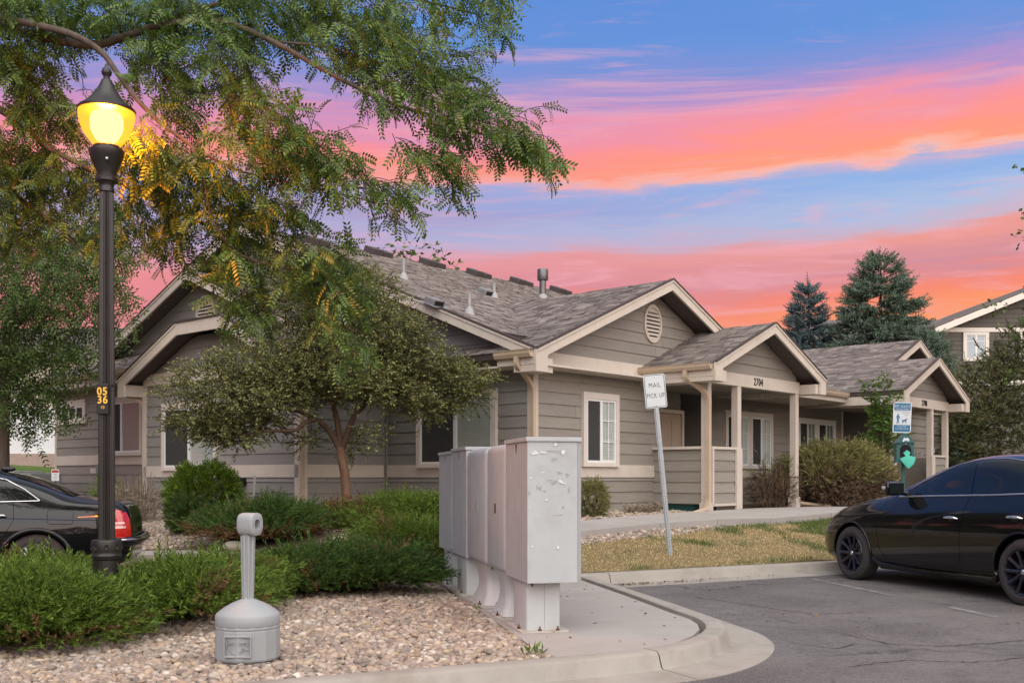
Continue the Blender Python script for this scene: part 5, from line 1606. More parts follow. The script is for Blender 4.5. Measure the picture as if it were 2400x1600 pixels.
for pxl, pxr, yt, yb in ((2256, 2316, 779, 846), (2388, 2440, 779, 846)):
    x0_, x1_, z1_, z0_ = FP(pxl, 0).x, FP(pxr, 0).x, FP(0, yt).z, FP(0, yb).z
    b = MB()
    b.box(x0_, x0_ + .16, FD - .10, FD - .031, z0_, z1_); b.box(x1_ - .16, x1_, FD - .10, FD - .031, z0_, z1_); b.box(x0_ + .16, x1_ - .16, FD - .10, FD - .031, z0_, z0_ + .14); b.box(x0_ + .16, x1_ - .16, FD - .10, FD - .031, z1_ - .13, z1_)
    w2 = b.build('window', M_LTTRIM, fb)
    xm_ = (x0_ + x1_) / 2
    b = MB(); b.box(x0_ + .16, x1_ - .16, FD - .075, FD - .065, z0_ + .14, z1_ - .13); b.build('pane', mat('pale_pane', (.30, .36, .40), .1, .6), w2)
    b = MB(); b.box(xm_ - .04, xm_ + .04, FD - .09, FD - .066, z0_ + .14, z1_ - .13); b.box(xm_ + .35, xm_ + .37, FD - .085, FD - .076, z0_ + .14, z1_ - .13); b.box(x0_ + .16, x1_ - .16, FD - .085, FD - .076, z0_ + .85, z0_ + .875); b.build('muntin', M_WHITE, w2)
# ================================================================= stones
def ico(sub):
    bm = bmesh.new(); bmesh.ops.create_icosphere(bm, subdivisions=sub, radius=1)
    bm.verts.index_update()
    V = np.array([v.co[:] for v in bm.verts]); F = np.array([[v.index for v in f.verts] for f in bm.faces]); bm.free()
    return V, F


def stones(name, poly, dens, size, sub, mtl=M_STONE, zoff=0.0, seed=1, zf=None):
    r = np.random.default_rng(seed)
    poly = np.array(poly); lo = poly.min(0); hi = poly.max(0)
    n = int((hi[0] - lo[0]) * (hi[1] - lo[1]) * dens)
    P = lo + r.random((n, 2)) * (hi - lo)
    P = P[inpoly(P, poly)]
    n = len(P)
    z = (zf(P) if zf else TZ(P)) + zoff
    TV, TF = ico(sub)
    V_all = []; F_all = []; off = 0
    for k in range(6):        # six stone shapes
        TVk = TV * (1 + .16 * r.normal(size=(len(TV), 1)).clip(-1.3, 1.3)) if sub == 1 else TV * (1 + .13 * np.sin(TV @ r.normal(size=(3, 3)) * 2.4 + r.random(3) * 6).sum(1, keepdims=True) * .6)
        idx = np.arange(k, n, 6); m = len(idx)
        s = size * np.exp(r.normal(0, .30, m)).clip(.5, 1.9)
        S = np.stack([s * r.uniform(.9, 1.45, m), s * r.uniform(.7, 1.05, m), s * r.uniform(.42, .72, m)], 1)
        a = r.random(m) * 6.283; ca, sa = np.cos(a), np.sin(a)
        tl = r.normal(0, .28, (m, 2))
        Rz = np.zeros((m, 3, 3)); Rz[:, 0, 0] = ca; Rz[:, 0, 1] = -sa; Rz[:, 1, 0] = sa; Rz[:, 1, 1] = ca; Rz[:, 2, 2] = 1
        Rt = np.zeros((m, 3, 3)); Rt[:, 0, 0] = 1; Rt[:, 1, 1] = 1; Rt[:, 2, 2] = 1; Rt[:, 0, 2] = tl[:, 0]; Rt[:, 2, 0] = -tl[:, 0]; Rt[:, 1, 2] = tl[:, 1]; Rt[:, 2, 1] = -tl[:, 1]
        M = Rt @ Rz * S[:, None, :]
        P3 = np.column_stack([P[idx], z[idx] + s * r.uniform(-.1, .75, m)])
        V, F = inst(TVk, TF, M, P3)
        V_all.append(V); F_all.append(F + off); off += len(V)
    return link(name, np_mesh(name, np.vstack(V_all), np.vstack(F_all), True), None, mtl, kind='stuff')


stones('river_stones', [(-5.2, 4.27), (-1.465, 6.0), (.30, 6.82), (.15, 7.2), (-.84, 11.7), (-1.7, 12.0), (-2.9, 10.5), (-3.1, 8.4), (-5.0, 7.4)], 2000, .0185, 2, seed=3)
stones('bed_stones', [(-6.6, 15.2), (-4.4, 15.6), (-2.6, 15.9), (-.9, 13.6), (-1.2, 12.2), (-1.9, 12.0), (-2.9, 14.0), (-2.0, 17.5), (-2.6, 19.6), (-7.6, 22.0), (-8.6, 19.5)], 900, .024, 1, seed=5)
stones('strip_stones', [(-.2, 13.55), (1.0, 14.15), (2.3, 15.05), (3.4, 15.98), (3.2, 16.06), (2.2, 15.46), (.95, 14.56), (-.6, 13.74)], 1500, .022, 1, seed=6)
stones('house_stones', [(-.6, 14.95), (.72, 15.85), (1.7, 16.8), (2.75, 18.0), (3.35, 19.2), (2.8, 20.2), (.4, 17.6), (-1.0, 18.0), (-1.6, 16.5)], 900, .030, 1, seed=7)
M_LAWN = mat('lawn_soil', (0.20, 0.15, 0.08), 0.95, 0.1, var=0.5, vscale=5, col2=(0.085, 0.10, 0.035), bump=0.6, bscale=80)
LAWN = [(.84, 12.672), (4.318, 14.527), (9.0, 17.03), (14, 19.75), (13, 24.5), (10.5, 23.2), (7.6, 20.2), (5.6, 18.2), (4.2, 16.88), (3.4, 16.1), (2.3, 15.05), (1.0, 14.15), (-.2, 13.55), (.3, 12.75)]
sheet('lawn', LAWN, lambda P: TZ(P) + .022, M_LAWN, 0.35, (-1, 14, 12, 25), 0.1, coarse=0)


def vnoise(P, sc, seed):
    r = np.random.default_rng(seed); T = r.random((64, 64))
    q = P * sc; i = np.floor(q).astype(int); f = q - i; f = f * f * (3 - 2 * f)
    g = lambda a, b: T[(i[:, 0] + a) % 64, (i[:, 1] + b) % 64]
    return (g(0, 0) * (1 - f[:, 0]) + g(1, 0) * f[:, 0]) * (1 - f[:, 1]) + (g(0, 1) * (1 - f[:, 0]) + g(1, 1) * f[:, 0]) * f[:, 1]


def grass():
    r = np.random.default_rng(21); poly = np.array(LAWN)
    lo = poly.min(0); hi = poly.max(0)
    n = int((hi[0] - lo[0]) * (hi[1] - lo[1]) * 2300)
    P = lo + r.random((n, 2)) * (hi - lo); P = P[inpoly(P, poly)]
    P = P[(P[:, 0] < 9.5)]
    d_kerb = (P - np.array([.83, 12.66])) @ np.array([-.469, .883])
    g = .42 * vnoise(P, 1.3, 4) + .42 * vnoise(P, 3.6, 5) - .07 + .22 * (P[:, 0] - 2.5) / 3.0 + .26 * np.clip((d_kerb - .9) / 1.4, -1, 1) + .25 * np.exp(-(d_kerb / .18) ** 2)
    green = g + r.normal(0, .07, len(P)) > .575
    z = TZ(P) + .02
    for nm, sel, mtl, h in (('lawn_grass', green, M_GRASS, .062), ('dry_lawn_grass', ~green, M_DRYGRASS, .036)):
        Q = np.column_stack([P[sel], z[sel]]); m = len(Q)
        keep = r.random(m) < (1.0 if nm == 'lawn_grass' else .8); Q = Q[keep]; m = len(Q)
        TV = np.array([(0, -.5, 0), (0, .5, 0), (.55, .32, .05), (.55, -.32, .05), (1, 0, -.12)]); 
        TVq = np.array([(0, -.5, 0), (0, .5, 0), (.6, .4, .06), (.6, -.4, .06), (.6, -.4, .06), (.6, .4, .06), (1, .06, -.1), (1, -.06, -.1)])
        TF = np.array([(0, 1, 2, 3), (4, 5, 6, 7)])
        D = np.column_stack([r.normal(0, .55, m), r.normal(0, .55, m), np.ones(m) * (1 if nm == 'lawn_grass' else .6)])
        M = frames(D, r.random(m) * 6.28)
        hh = h * r.uniform(.5, 1.35, m); ww = r.uniform(.004, .0075, m)
        M = M * np.stack([hh, ww, hh], 1)[:, None, :]
        V, F = inst(TVq, TF, M, Q)
        link(nm, np_mesh(nm, V, F), None, mtl, kind='stuff')


grass()

# ================================================================= foliage tools
def leaf_quad(Ln, Wd, fold=.25):
    return np.array([(0, 0, 0), (Ln * .5, Wd * .5, fold * Wd), (Ln, 0, 0), (Ln * .5, -Wd * .5, fold * Wd)]), np.array([(0, 1, 2, 3)])


def pinnate(Ln=.155, pairs=6, ll=.046, lw=.0215):
    V = []; F = []

    def quad(ps): b = len(V); V.extend(ps); F.append((b, b + 1, b + 2, b + 3))
    zc = lambda x: -.35 * (x / Ln) ** 2 * Ln
    quad([(0, -.0012, 0), (0, .0012, 0), (Ln, .0008, zc(Ln)), (Ln, -.0008, zc(Ln))])
    for i in range(pairs):
        x = Ln * (.16 + .84 * i / (pairs - 1)); k = 1 - .25 * abs(i - pairs * .45) / pairs
        for s in (1, -1):
            a = R(62 - 12 * i / pairs); dx, dy = math.cos(a), math.sin(a) * s; L_ = ll * k; w = lw * k * .5
            px, py = -dy, dx
            z0 = zc(x); zt = z0 - .30 * L_
            quad([(x, 0, z0), (x + dx * L_ * .5 + px * w, dy * L_ * .5 + py * w, (z0 + zt) / 2 + .002), (x + dx * L_, dy * L_, zt), (x + dx * L_ * .5 - px * w, dy * L_ * .5 - py * w, (z0 + zt) / 2 + .002)])
    return np.array(V), np.array(F)


def needle_sprig(Ln, n, nl, w, spread=50, flat=.5, seed=0):
    """feathery shoot: axis strip and n thin side needles/branchlets"""
    r = np.random.default_rng(seed); V = []; F = []

    def quad(a, b, wd):
        a = np.array(a); b = np.array(b); d = b - a; p = np.cross(d, r.normal(size=3)); p = p / (np.linalg.norm(p) + 1e-9) * wd * .5
        k = len(V); V.extend([a - p, a + p, a + d * .65 + p * .8, b]); F.append((k, k + 1, k + 2, k + 3))
    quad((0, 0, 0), (Ln, 0, 0), w * 1.1)
    for i in range(n):
        f = (i + .5) / n; x = Ln * f; s = 1 if i % 2 else -1; a = R(spread * r.uniform(.7, 1.2)); L_ = nl * (1.15 - .75 * f) * r.uniform(.75, 1.2)
        ph = r.uniform(-flat, flat) * 1.6
        quad((x, 0, 0), (x + math.cos(a) * L_, s * math.sin(a) * L_ * math.cos(ph), math.sin(a) * L_ * math.sin(ph)), w)
    return np.array(V), np.array(F)


class Leaves:
    def __init__(s): s.V = []; s.F = []; s.o = 0

    def add(s, T, M, P):
        if len(P) == 0: return
        V, F = inst(T[0], T[1], M, np.asarray(P)); s.V.append(V); s.F.append(F + s.o); s.o += len(V)

    def build(s, name, mtl, parent, kind=None):
        return link(name, np_mesh(name, np.vstack(s.V), np.vstack(s.F)), parent, mtl, kind=kind)


def spray(lv, T, starts, dirs, lens, step, r, droop=.5, leafdrop=.45, twigs=None, scale=(.8, 1.2), side=.8, rollsd=1.3):
    """leaves set alternately along drooping twigs"""
    P = []; D = []
    for s, d, L_ in zip(starts, dirs, lens):
        s = np.array(s, float); d = np.array(d, float); d /= np.linalg.norm(d)
        n = max(2, int(L_ / step)); pts = [s.copy()]; p = s.copy()
        sd = np.cross(d, (0, 0, 1)); sd /= np.linalg.norm(sd) + 1e-9
        for i in range(n):
            d = d + np.array((0, 0, -droop / n)) + r.normal(0, .05, 3); d /= np.linalg.norm(d)
            p = p + d * step; pts.append(p.copy())
            sg = 1 if i % 2 else -1
            P.append(p); D.append(d * .55 + sd * sg * side + np.array((0, 0, -leafdrop)) + r.normal(0, .18, 3))
        P.append(p); D.append(d)
        if twigs is not None: twigs.tube([Vector(q) for q in pts[::max(1, n // 4)]], .0035, 3, caps=False)
    P = np.array(P); D = np.array(D); n = len(P)
    M = frames(D, r.normal(0, rollsd, n)) * r.uniform(*scale, n)[:, None, None]
    lv.add(T, M, P)


def blob_pts(r, n, c, rad, shell=.0):
    q = r.normal(size=(n, 3)); q /= np.linalg.norm(q, axis=1, keepdims=True)
    q *= (r.random((n, 1)) ** (1 / 3) * (1 - shell) + shell)
    return np.array(c) + q * np.array(rad)


def limb(mb, pts, r0, r1, n=8):
    pts = [Vector(p) for p in pts]
    # Catmull-Rom
    out = []
    for i in range(len(pts) - 1):
        p0, p1, p2, p3 = pts[max(i - 1, 0)], pts[i], pts[i + 1], pts[min(i + 2, len(pts) - 1)]
        for k in range(4):
            t = k / 4; out.append(.5 * ((2 * p1) + (p2 - p0) * t + (2 * p0 - 5 * p1 + 4 * p2 - p3) * t * t + (3 * p1 - p0 - 3 * p2 + p3) * t ** 3))
    out.append(pts[-1]); m = len(out)
    mb.tube(out, [r0 + (r1 - r0) * i / (m - 1) for i in range(m)], n)


# ---------------------------------------------------------------- honey locust overhanging from the left
def locust():
    r = np.random.default_rng(31)
    base = Vector((-6.3, 9.6, tz(-6.3, 9.6)))
    root = thing('honey_locust', 'large honey locust tree reaching over the lamp from the left, fine drooping leaflets', 'tree', base)
    inv = Matrix.Translation(-base)
    tr = MB(); limb(tr, [(0, 0, -.2), (.05, 0, 1.5), (0, .05, 2.6), (.1, .05, 3.6), (.2, .1, 5.2), (.1, .3, 7.0)], .20, .07, 12)
    tr.build('trunk', M_BARK, root)
    LIMBS = [([(-330, -40, 9.5), (-120, 10, 9.4), (20, 45, 9.3), (160, 78, 9.2), (235, 120, 9.2), (275, 172, 9.1), (320, 232, 9.0), (380, 292, 9.0), (450, 345, 8.9), (480, 420, 8.9)], .040, .010),
             ([(-330, -60, 9.7), (0, 60, 9.8), (200, 105, 9.7), (300, 84, 9.6), (380, 58, 9.5), (520, 52, 9.4), (640, 98, 9.2), (760, 165, 9.1), (900, 235, 9.0), (1040, 282, 8.9), (1170, 330, 8.9), (1240, 360, 8.9)], .045, .006),
             ([(380, 58, 9.5), (470, 20, 9.6), (640, -10, 9.7), (820, -20, 9.6), (1000, 5, 9.5), (1120, 35, 9.5)], .03, .006),
             ([(-330, 150, 9.6), (-60, 230, 9.8), (50, 290, 9.9), (120, 350, 9.9), (260, 420, 9.8), (420, 500, 9.7), (560, 560, 9.6)], .045, .008),
             ([(450, 345, 8.9), (560, 400, 9.0), (690, 430, 9.0), (800, 455, 9.0), (900, 480, 9.0)], .012, .005),
             ([(480, 420, 8.9), (500, 520, 9.0), (570, 600, 9.1), (700, 640, 9.2), (800, 720, 9.3), (840, 830, 9.3)], .012, .004),
             ([(640, 98, 9.2), (760, 110, 9.2), (900, 150, 9.2), (1050, 180, 9.2)], .012, .004),
             ([(-200, 300, 10.4), (-20, 420, 10.4), (120, 520, 10.4), (200, 600, 10.4)], .035, .008)]
    for pts, a, b in LIMBS:
        q = MB(); limb(q, [inv @ W(*p) for p in pts], a, b, 8); q.build('limb', M_BARK, root)
    E = [  # cx, cy, rx, ry, twigs, depth, dir
        (60, 30, 120, 60, 80, 9.6, .1), (220, 30, 110, 50, 60, 9.7, .2), (380, 20, 110, 50, 60, 9.7, .4), (520, 40, 110, 60, 56, 9.6, .6), (660, 30, 110, 60, 52, 9.5, .7), (790, 30, 100, 50, 42, 9.4, .8), (900, 40, 70, 45, 26, 9.4, .8), (980, 10, 60, 26, 12, 9.4, .9),
        (1120, 16, 62, 36, 22, 9.4, .6), (1150, 56, 36, 24, 9, 9.4, .3), (1060, 6, 40, 16, 8, 9.4, .6),
        (50, 140, 110, 70, 84, 9.9, .1), (90, 250, 110, 70, 66, 10.0, .2), (330, 130, 90, 60, 36, 9.9, .3), (440, 160, 90, 70, 40, 9.8, .4), (545, 130, 75, 60, 36, 9.4, .4), (560, 210, 56, 46, 22, 9.2, .2), (390, 230, 70, 50, 24, 9.6, .2),
        (760, 110, 80, 34, 20, 9.3, .8), (860, 120, 90, 44, 34, 9.2, .8), (960, 160, 90, 46, 36, 9.1, .9), (1040, 190, 66, 40, 24, 9.1, .9), (900, 220, 66, 34, 18, 9.0, .8), (1000, 260, 76, 36, 24, 8.9, .9), (1050, 300, 50, 30, 12, 8.9, .8),
        (1120, 270, 70, 34, 22, 8.9, .9), (1190, 325, 70, 28, 20, 8.8, 1.0), (1250, 360, 50, 22, 12, 8.8, 1.0), (1150, 320, 50, 24, 10, 8.9, .9), (820, 180, 36, 30, 6, 9.1, .6),
        (1000, 385, 70, 30, 16, 8.9, .9), (1050, 410, 36, 24, 7, 8.9, .8), (950, 350, 40, 24, 6, 8.9, .8), (860, 440, 66, 34, 18, 8.9, .8), (910, 480, 42, 34, 10, 8.9, .7), (800, 400, 60, 34, 14, 9.0, .7),
        (560, 300, 66, 40, 26, 9.1, .5), (650, 310, 80, 44, 34, 9.0, .6), (700, 370, 76, 44, 30, 9.0, .6), (620, 390, 80, 44, 32, 9.1, .5), (730, 430, 56, 30, 14, 9.0, .6),
        (330, 330, 70, 50, 26, 9.0, .3), (400, 390, 80, 50, 34, 9.1, .4), (480, 440, 80, 50, 36, 9.3, .4), (330, 430, 80, 50, 34, 9.4, .2), (400, 500, 90, 46, 38, 9.5, .3), (560, 470, 80, 44, 30, 9.2, .5), (640, 500, 70, 40, 26, 9.2, .5), (310, 540, 60, 36, 16, 9.7, .2), (420, 570, 70, 30, 14, 9.6, .3), (540, 540, 80, 36, 22, 9.4, .5),
        (520, 600, 40, 40, 12, 9.3, .2), (570, 640, 50, 60, 26, 9.2, .3), (590, 720, 42, 44, 16, 9.2, .2), (552, 690, 28, 46, 8, 9.2, .2), (690, 590, 60, 40, 20, 9.3, .6), (760, 630, 66, 50, 26, 9.3, .6), (800, 690, 56, 48, 20, 9.3, .4), (770, 750, 46, 44, 14, 9.3, .3), (820, 810, 34, 50, 10, 9.3, .1), (700, 650, 40, 40, 10, 9.3, .4),
        (60, 390, 110, 80, 84, 10.4, .1), (40, 520, 110, 80, 70, 10.6, .1), (180, 420, 70, 60, 36, 10.2, .1), (200, 540, 60, 50, 14, 10.3, .1),
        (-180, 100, 160, 160, 50, 9.8, -.2), (-150, 400, 150, 150, 40, 10.2, -.2), (200, -120, 260, 90, 46, 10.2, .2), (640, -120, 240, 70, 36, 9.8, .5)]
    T = pinnate(); T2 = pinnate(.185, 7, .047, .021)
    lv = Leaves(); tw = MB()
    for cx, cy, rx, ry, n, Z, dx in E:
        c = W(cx, cy, Z) - base; sx = rx / FOC * Z; sz = ry / FOC * Z
        n = int(n * 1.02)
        S = blob_pts(r, n, c + Vector((0, 0, .06)), (sx * .85, .55, sz * .85))
        D = np.column_stack([r.normal(dx * .8, .5, n), r.normal(-.1, .5, n), r.normal(.0, .35, n)])
        spray(lv, T if cx % 3 else T2, S, D, r.uniform(.13, .36, n), .055, r, droop=.7, leafdrop=.55, twigs=tw, scale=(.6, 1.25))
    lv.build('foliage', M_LOCUST, root, kind='stuff'); tw.build('twigs', M_BARKDK, root, kind='stuff')


locust()


def cluster_tree(root, base, E, T, mtl, r, dens, step=.05, lens=(.15, .4), depth=.6, droop=.3, twigm=None, name='foliage', dirup=.1, scale=(.7, 1.25), leafdrop=.2):
    lv = Leaves(); tw = MB()
    for e in E:
        cx, cy, rx, ry, Z = e[:5]
        c = W(cx, cy, Z) - base; sx = rx / FOC * Z; sz = ry / FOC * Z
        n = max(4, int(dens * sx * sz * 3.14))
        S = blob_pts(r, n, c, (sx, depth * max(.4, min(1.2, sx)), sz), .25)
        D = (S - np.array(c)); D = D / (np.linalg.norm(D, axis=1, keepdims=True) + .1) + r.normal(0, .45, (n, 3)); D[:, 2] += dirup
        spray(lv, T, S, D, r.uniform(*lens, n), step, r, droop=droop, leafdrop=leafdrop, twigs=tw if twigm else None, scale=scale)
    f = lv.build(name, mtl, root, kind='stuff')
    if twigm: tw.build('twigs', twigm, root, kind='stuff')
    return f


def hawthorn():
    r = np.random.default_rng(41); Z = 17.0
    base = W(814, 1218, Z); base.z = tz(base.x, base.y)
    root = thing('hawthorn_tree', 'small spreading tree with flaky reddish bark in front of the grey gable wall', 'tree', base)
    w = lambda px, py, dz=0.0: W(px, py, Z + dz) - base
    t = MB(); limb(t, [(0.0, 0, -.15), w(813, 1170), w(808, 1110), w(801, 1075), w(798, 1048)], .088, .066, 12); t.build('trunk', M_BARKRED, root)
    for pts, a, b in (([(796, 1052, 0), (772, 1010, 0), (742, 985, -.2), (715, 990, -.4), (690, 1008, -.5), (620, 1010, -.7), (560, 1022, -.8), (505, 1045, -.9)], .055, .010),
                      ([(742, 985, -.2), (700, 965, -.3), (640, 958, -.4), (560, 950, -.4), (470, 960, -.4)], .03, .006),
                      ([(797, 1055, 0), (793, 1005, .1), (782, 955, .1), (760, 930, 0), (700, 900, -.2), (600, 880, -.4)], .06, .010),
                      ([(782, 955, .1), (800, 890, .3), (810, 800, .3), (800, 700, .3)], .04, .008),
                      ([(801, 1056, 0), (825, 985, .1), (850, 955, .2), (880, 930, .3), (960, 905, .3), (1060, 895, .2)], .055, .008),
                      ([(850, 955, .2), (880, 880, .5), (920, 800, .5), (960, 760, .5)], .03, .006),
                      ([(760, 930, 0), (720, 840, .2), (680, 740, .2)], .03, .006)):
        q = MB(); limb(q, [w(*p) for p in pts], a, b, 8); q.build('limb', M_BARKRED2, root)
    E = [(430, 912, 60, 16), (500, 880, 90, 24), (600, 848, 100, 28), (690, 800, 100, 34), (560, 935, 115, 28), (470, 985, 80, 30), (545, 1025, 60, 24), (450, 1000, 50, 18), (690, 880, 110, 36), (800, 820, 110, 40), (820, 745, 95, 44), (725, 725, 95, 44),
         (900, 765, 90, 40), (890, 850, 110, 38), (980, 850, 100, 34), (1060, 895, 85, 26), (1000, 935, 95, 26), (900, 915, 100, 30), (770, 915, 90, 30), (640, 955, 90, 26), (1125, 882, 42, 12), (1010, 960, 60, 18), (670, 670, 60, 34), (780, 655, 66, 44), (870, 690, 56, 44),
         (960, 790, 60, 30), (1090, 930, 55, 18), (620, 905, 90, 26), (560, 985, 80, 26), (520, 1010, 60, 26), (640, 1000, 50, 12), (850, 880, 90, 30), (740, 860, 90, 30), (830, 1040, 22, 26), (880, 1020, 30, 10), (720, 1030, 30, 14)]
    E = [(*e, Z + r.uniform(-.5, .5)) for e in E]
    for e in range(len(E)):
        if E[e][0] < 640: E[e] = (*E[e][:4], Z - .7 + r.uniform(-.3, .3))
    T = leaf_quad(.050, .027)
    cluster_tree(root, base, E, T, M_HAW, r, 820, .03, (.10, .34), .8, .25, M_BARKDK, dirup=.25)


hawthorn()


def left_tree():
    r = np.random.default_rng(51); Z = 21.0
    base = W(-2, 1125, Z); base.z = tz(base.x, base.y) - .02
    root = thing('shade_tree', 'dense dark green shade tree with a brown trunk at the left edge', 'tree', base)
    w = lambda px, py, dz=0.0: W(px, py, Z + dz) - base
    t = MB(); limb(t, [(0, 0, -.2), w(0, 1060), w(4, 980), w(10, 900), w(20, 780), w(40, 640)], .20, .08, 12); t.build('trunk', M_BARK, root)
    for pts in ([(10, 900, 0), (70, 850, 0), (150, 800, 0), (200, 740, 0)], [(4, 950, 0), (-60, 880, 0), (-120, 800, 0)], [(20, 780, 0), (90, 700, .3), (140, 600, .3)]):
        q = MB(); limb(q, [w(*p) for p in pts], .08, .02, 8); q.build('limb', M_BARK, root)
    E = [(90, 520, 130, 70), (190, 560, 80, 60), (30, 620, 130, 90), (150, 650, 110, 70), (60, 740, 140, 80), (170, 750, 70, 60), (230, 640, 50, 40), (20, 850, 120, 80), (85, 840, 70, 50), (50, 930, 70, 50), (70, 960, 40, 30), (160, 815, 34, 30), (-90, 700, 120, 150), (-60, 900, 100, 80), (265, 690, 36, 30), (250, 560, 50, 40)]
    E = [(*e, Z + r.uniform(-.8, .8)) for e in E]
    cluster_tree(root, base, E, pinnate(.28, 4, .085, .036), M_LEFTTREE, r, 62, .13, (.3, .7), 1.0, .5, None, dirup=-.1, leafdrop=.5)


left_tree()


def behind_roof_tree():
    r = np.random.default_rng(61); Z = 40.0
    base = Vector((W(985, 0, Z).x, Z, tz(-3.5, Z)))
    root = thing('backyard_tree', 'tree top just showing over the main roof ridge', 'tree', base)
    t = MB(); limb(t, [(0, 0, -.2), (.1, 0, 3), (0, .1, 5.0), (-.2, 0, 7.4)], .2, .04, 8); t.build('trunk', M_BARKDK, root)
    E = [(945, 590, 28, 20), (985, 592, 22, 16), (1045, 618, 20, 9), (960, 615, 40, 18), (990, 640, 80, 30), (980, 720, 130, 60), (925, 575, 9, 10)]
    cluster_tree(root, base, [(*e, Z) for e in E], leaf_quad(.24, .12), M_LEFTTREE, r, 14, .2, (.3, .7), 1.0, .2, M_BARKDK, dirup=.5)


behind_roof_tree()


def spruce(px, ptop, Z, rad, mtl, label, seed, blunt=1.0, base_frac=.10):
    r = np.random.default_rng(seed)
    base = Vector((W(px, 0, Z).x, Z, tz(W(px, 0, Z).x, Z)))
    Ht = W(px, ptop, Z).z - base.z
    root = thing('spruce_tree', label, 'tree', base, 0, 'spruces behind the far porch')
    t = MB(); limb(t, [(0, 0, -.3), (0, 0, Ht * .5), (0, 0, Ht * .99)], .20, .015, 8); t.build('trunk', M_BARKDK, root)
    T = needle_sprig(.46, 18, .16, .03, 48, .9, seed); lv = Leaves(); P = []; D = []; br = MB()
    z = Ht * base_frac
    while z < Ht * .985:
        f = 1 - z / Ht
        Rr = rad * (f ** blunt) + .05
        nb = int(9 + 16 * f)
        for k in range(nb):
            a = r.random() * 6.283; L_ = Rr * r.uniform(.72, 1.12)
            d0 = np.array((math.cos(a), math.sin(a), .15 + .5 * (1 - f) ** 2)); d = d0 / np.linalg.norm(d0)
            p = np.array((0, 0, z + r.uniform(-.1, .1))); n = max(2, int(L_ / .115)); pts = [p.copy()]
            for i in range(n):
                d = d + np.array((0, 0, -.09 if i < n * .6 else .10)); d /= np.linalg.norm(d); p = p + d * (L_ / n); pts.append(p.copy())
                if i > n * .25:
                    for s_ in (-1, 1):
                        sd = np.cross(d, (0, 0, 1)); P.append(p + r.normal(0, .03, 3)); D.append(d * .9 + sd * s_ * r.uniform(.35, .9) + r.normal(0, .2, 3) + np.array((0, 0, .12)))
            P.append(p); D.append(d + np.array((0, 0, .25)))
            if L_ > .5 and k % 3 == 0: br.tube([Vector(q) for q in pts[::max(1, n // 3)]], .012, 4, caps=False)
        z += .19 + .07 * f
    for i in range(5): P.append(np.array((0, 0, Ht - .1 * i))); D.append(np.array((r.normal(0, .15), r.normal(0, .15), 1)))
    P = np.array(P); D = np.array(D); n = len(P)
    lv.add(T, frames(D, r.random(n) * 6.28) * r.uniform(.75, 1.25, n)[:, None, None], P)
    lv.build('needles', mtl, root, kind='stuff'); br.build('branches', M_BARKDK, root, kind='stuff')


spruce(1895, 668, 43, 2.7, M_BLUESPRUCE, 'slim bluish spruce beside the larger green spruce', 71, .95)
spruce(2064, 603, 41, 4.3, M_SPRUCE, 'tall broad green spruce behind the far porch roof', 72, .80)
spruce(2178, 792, 37, 1.7, M_SPRUCE, 'short spruce in front of the dark two storey building', 73, .8)


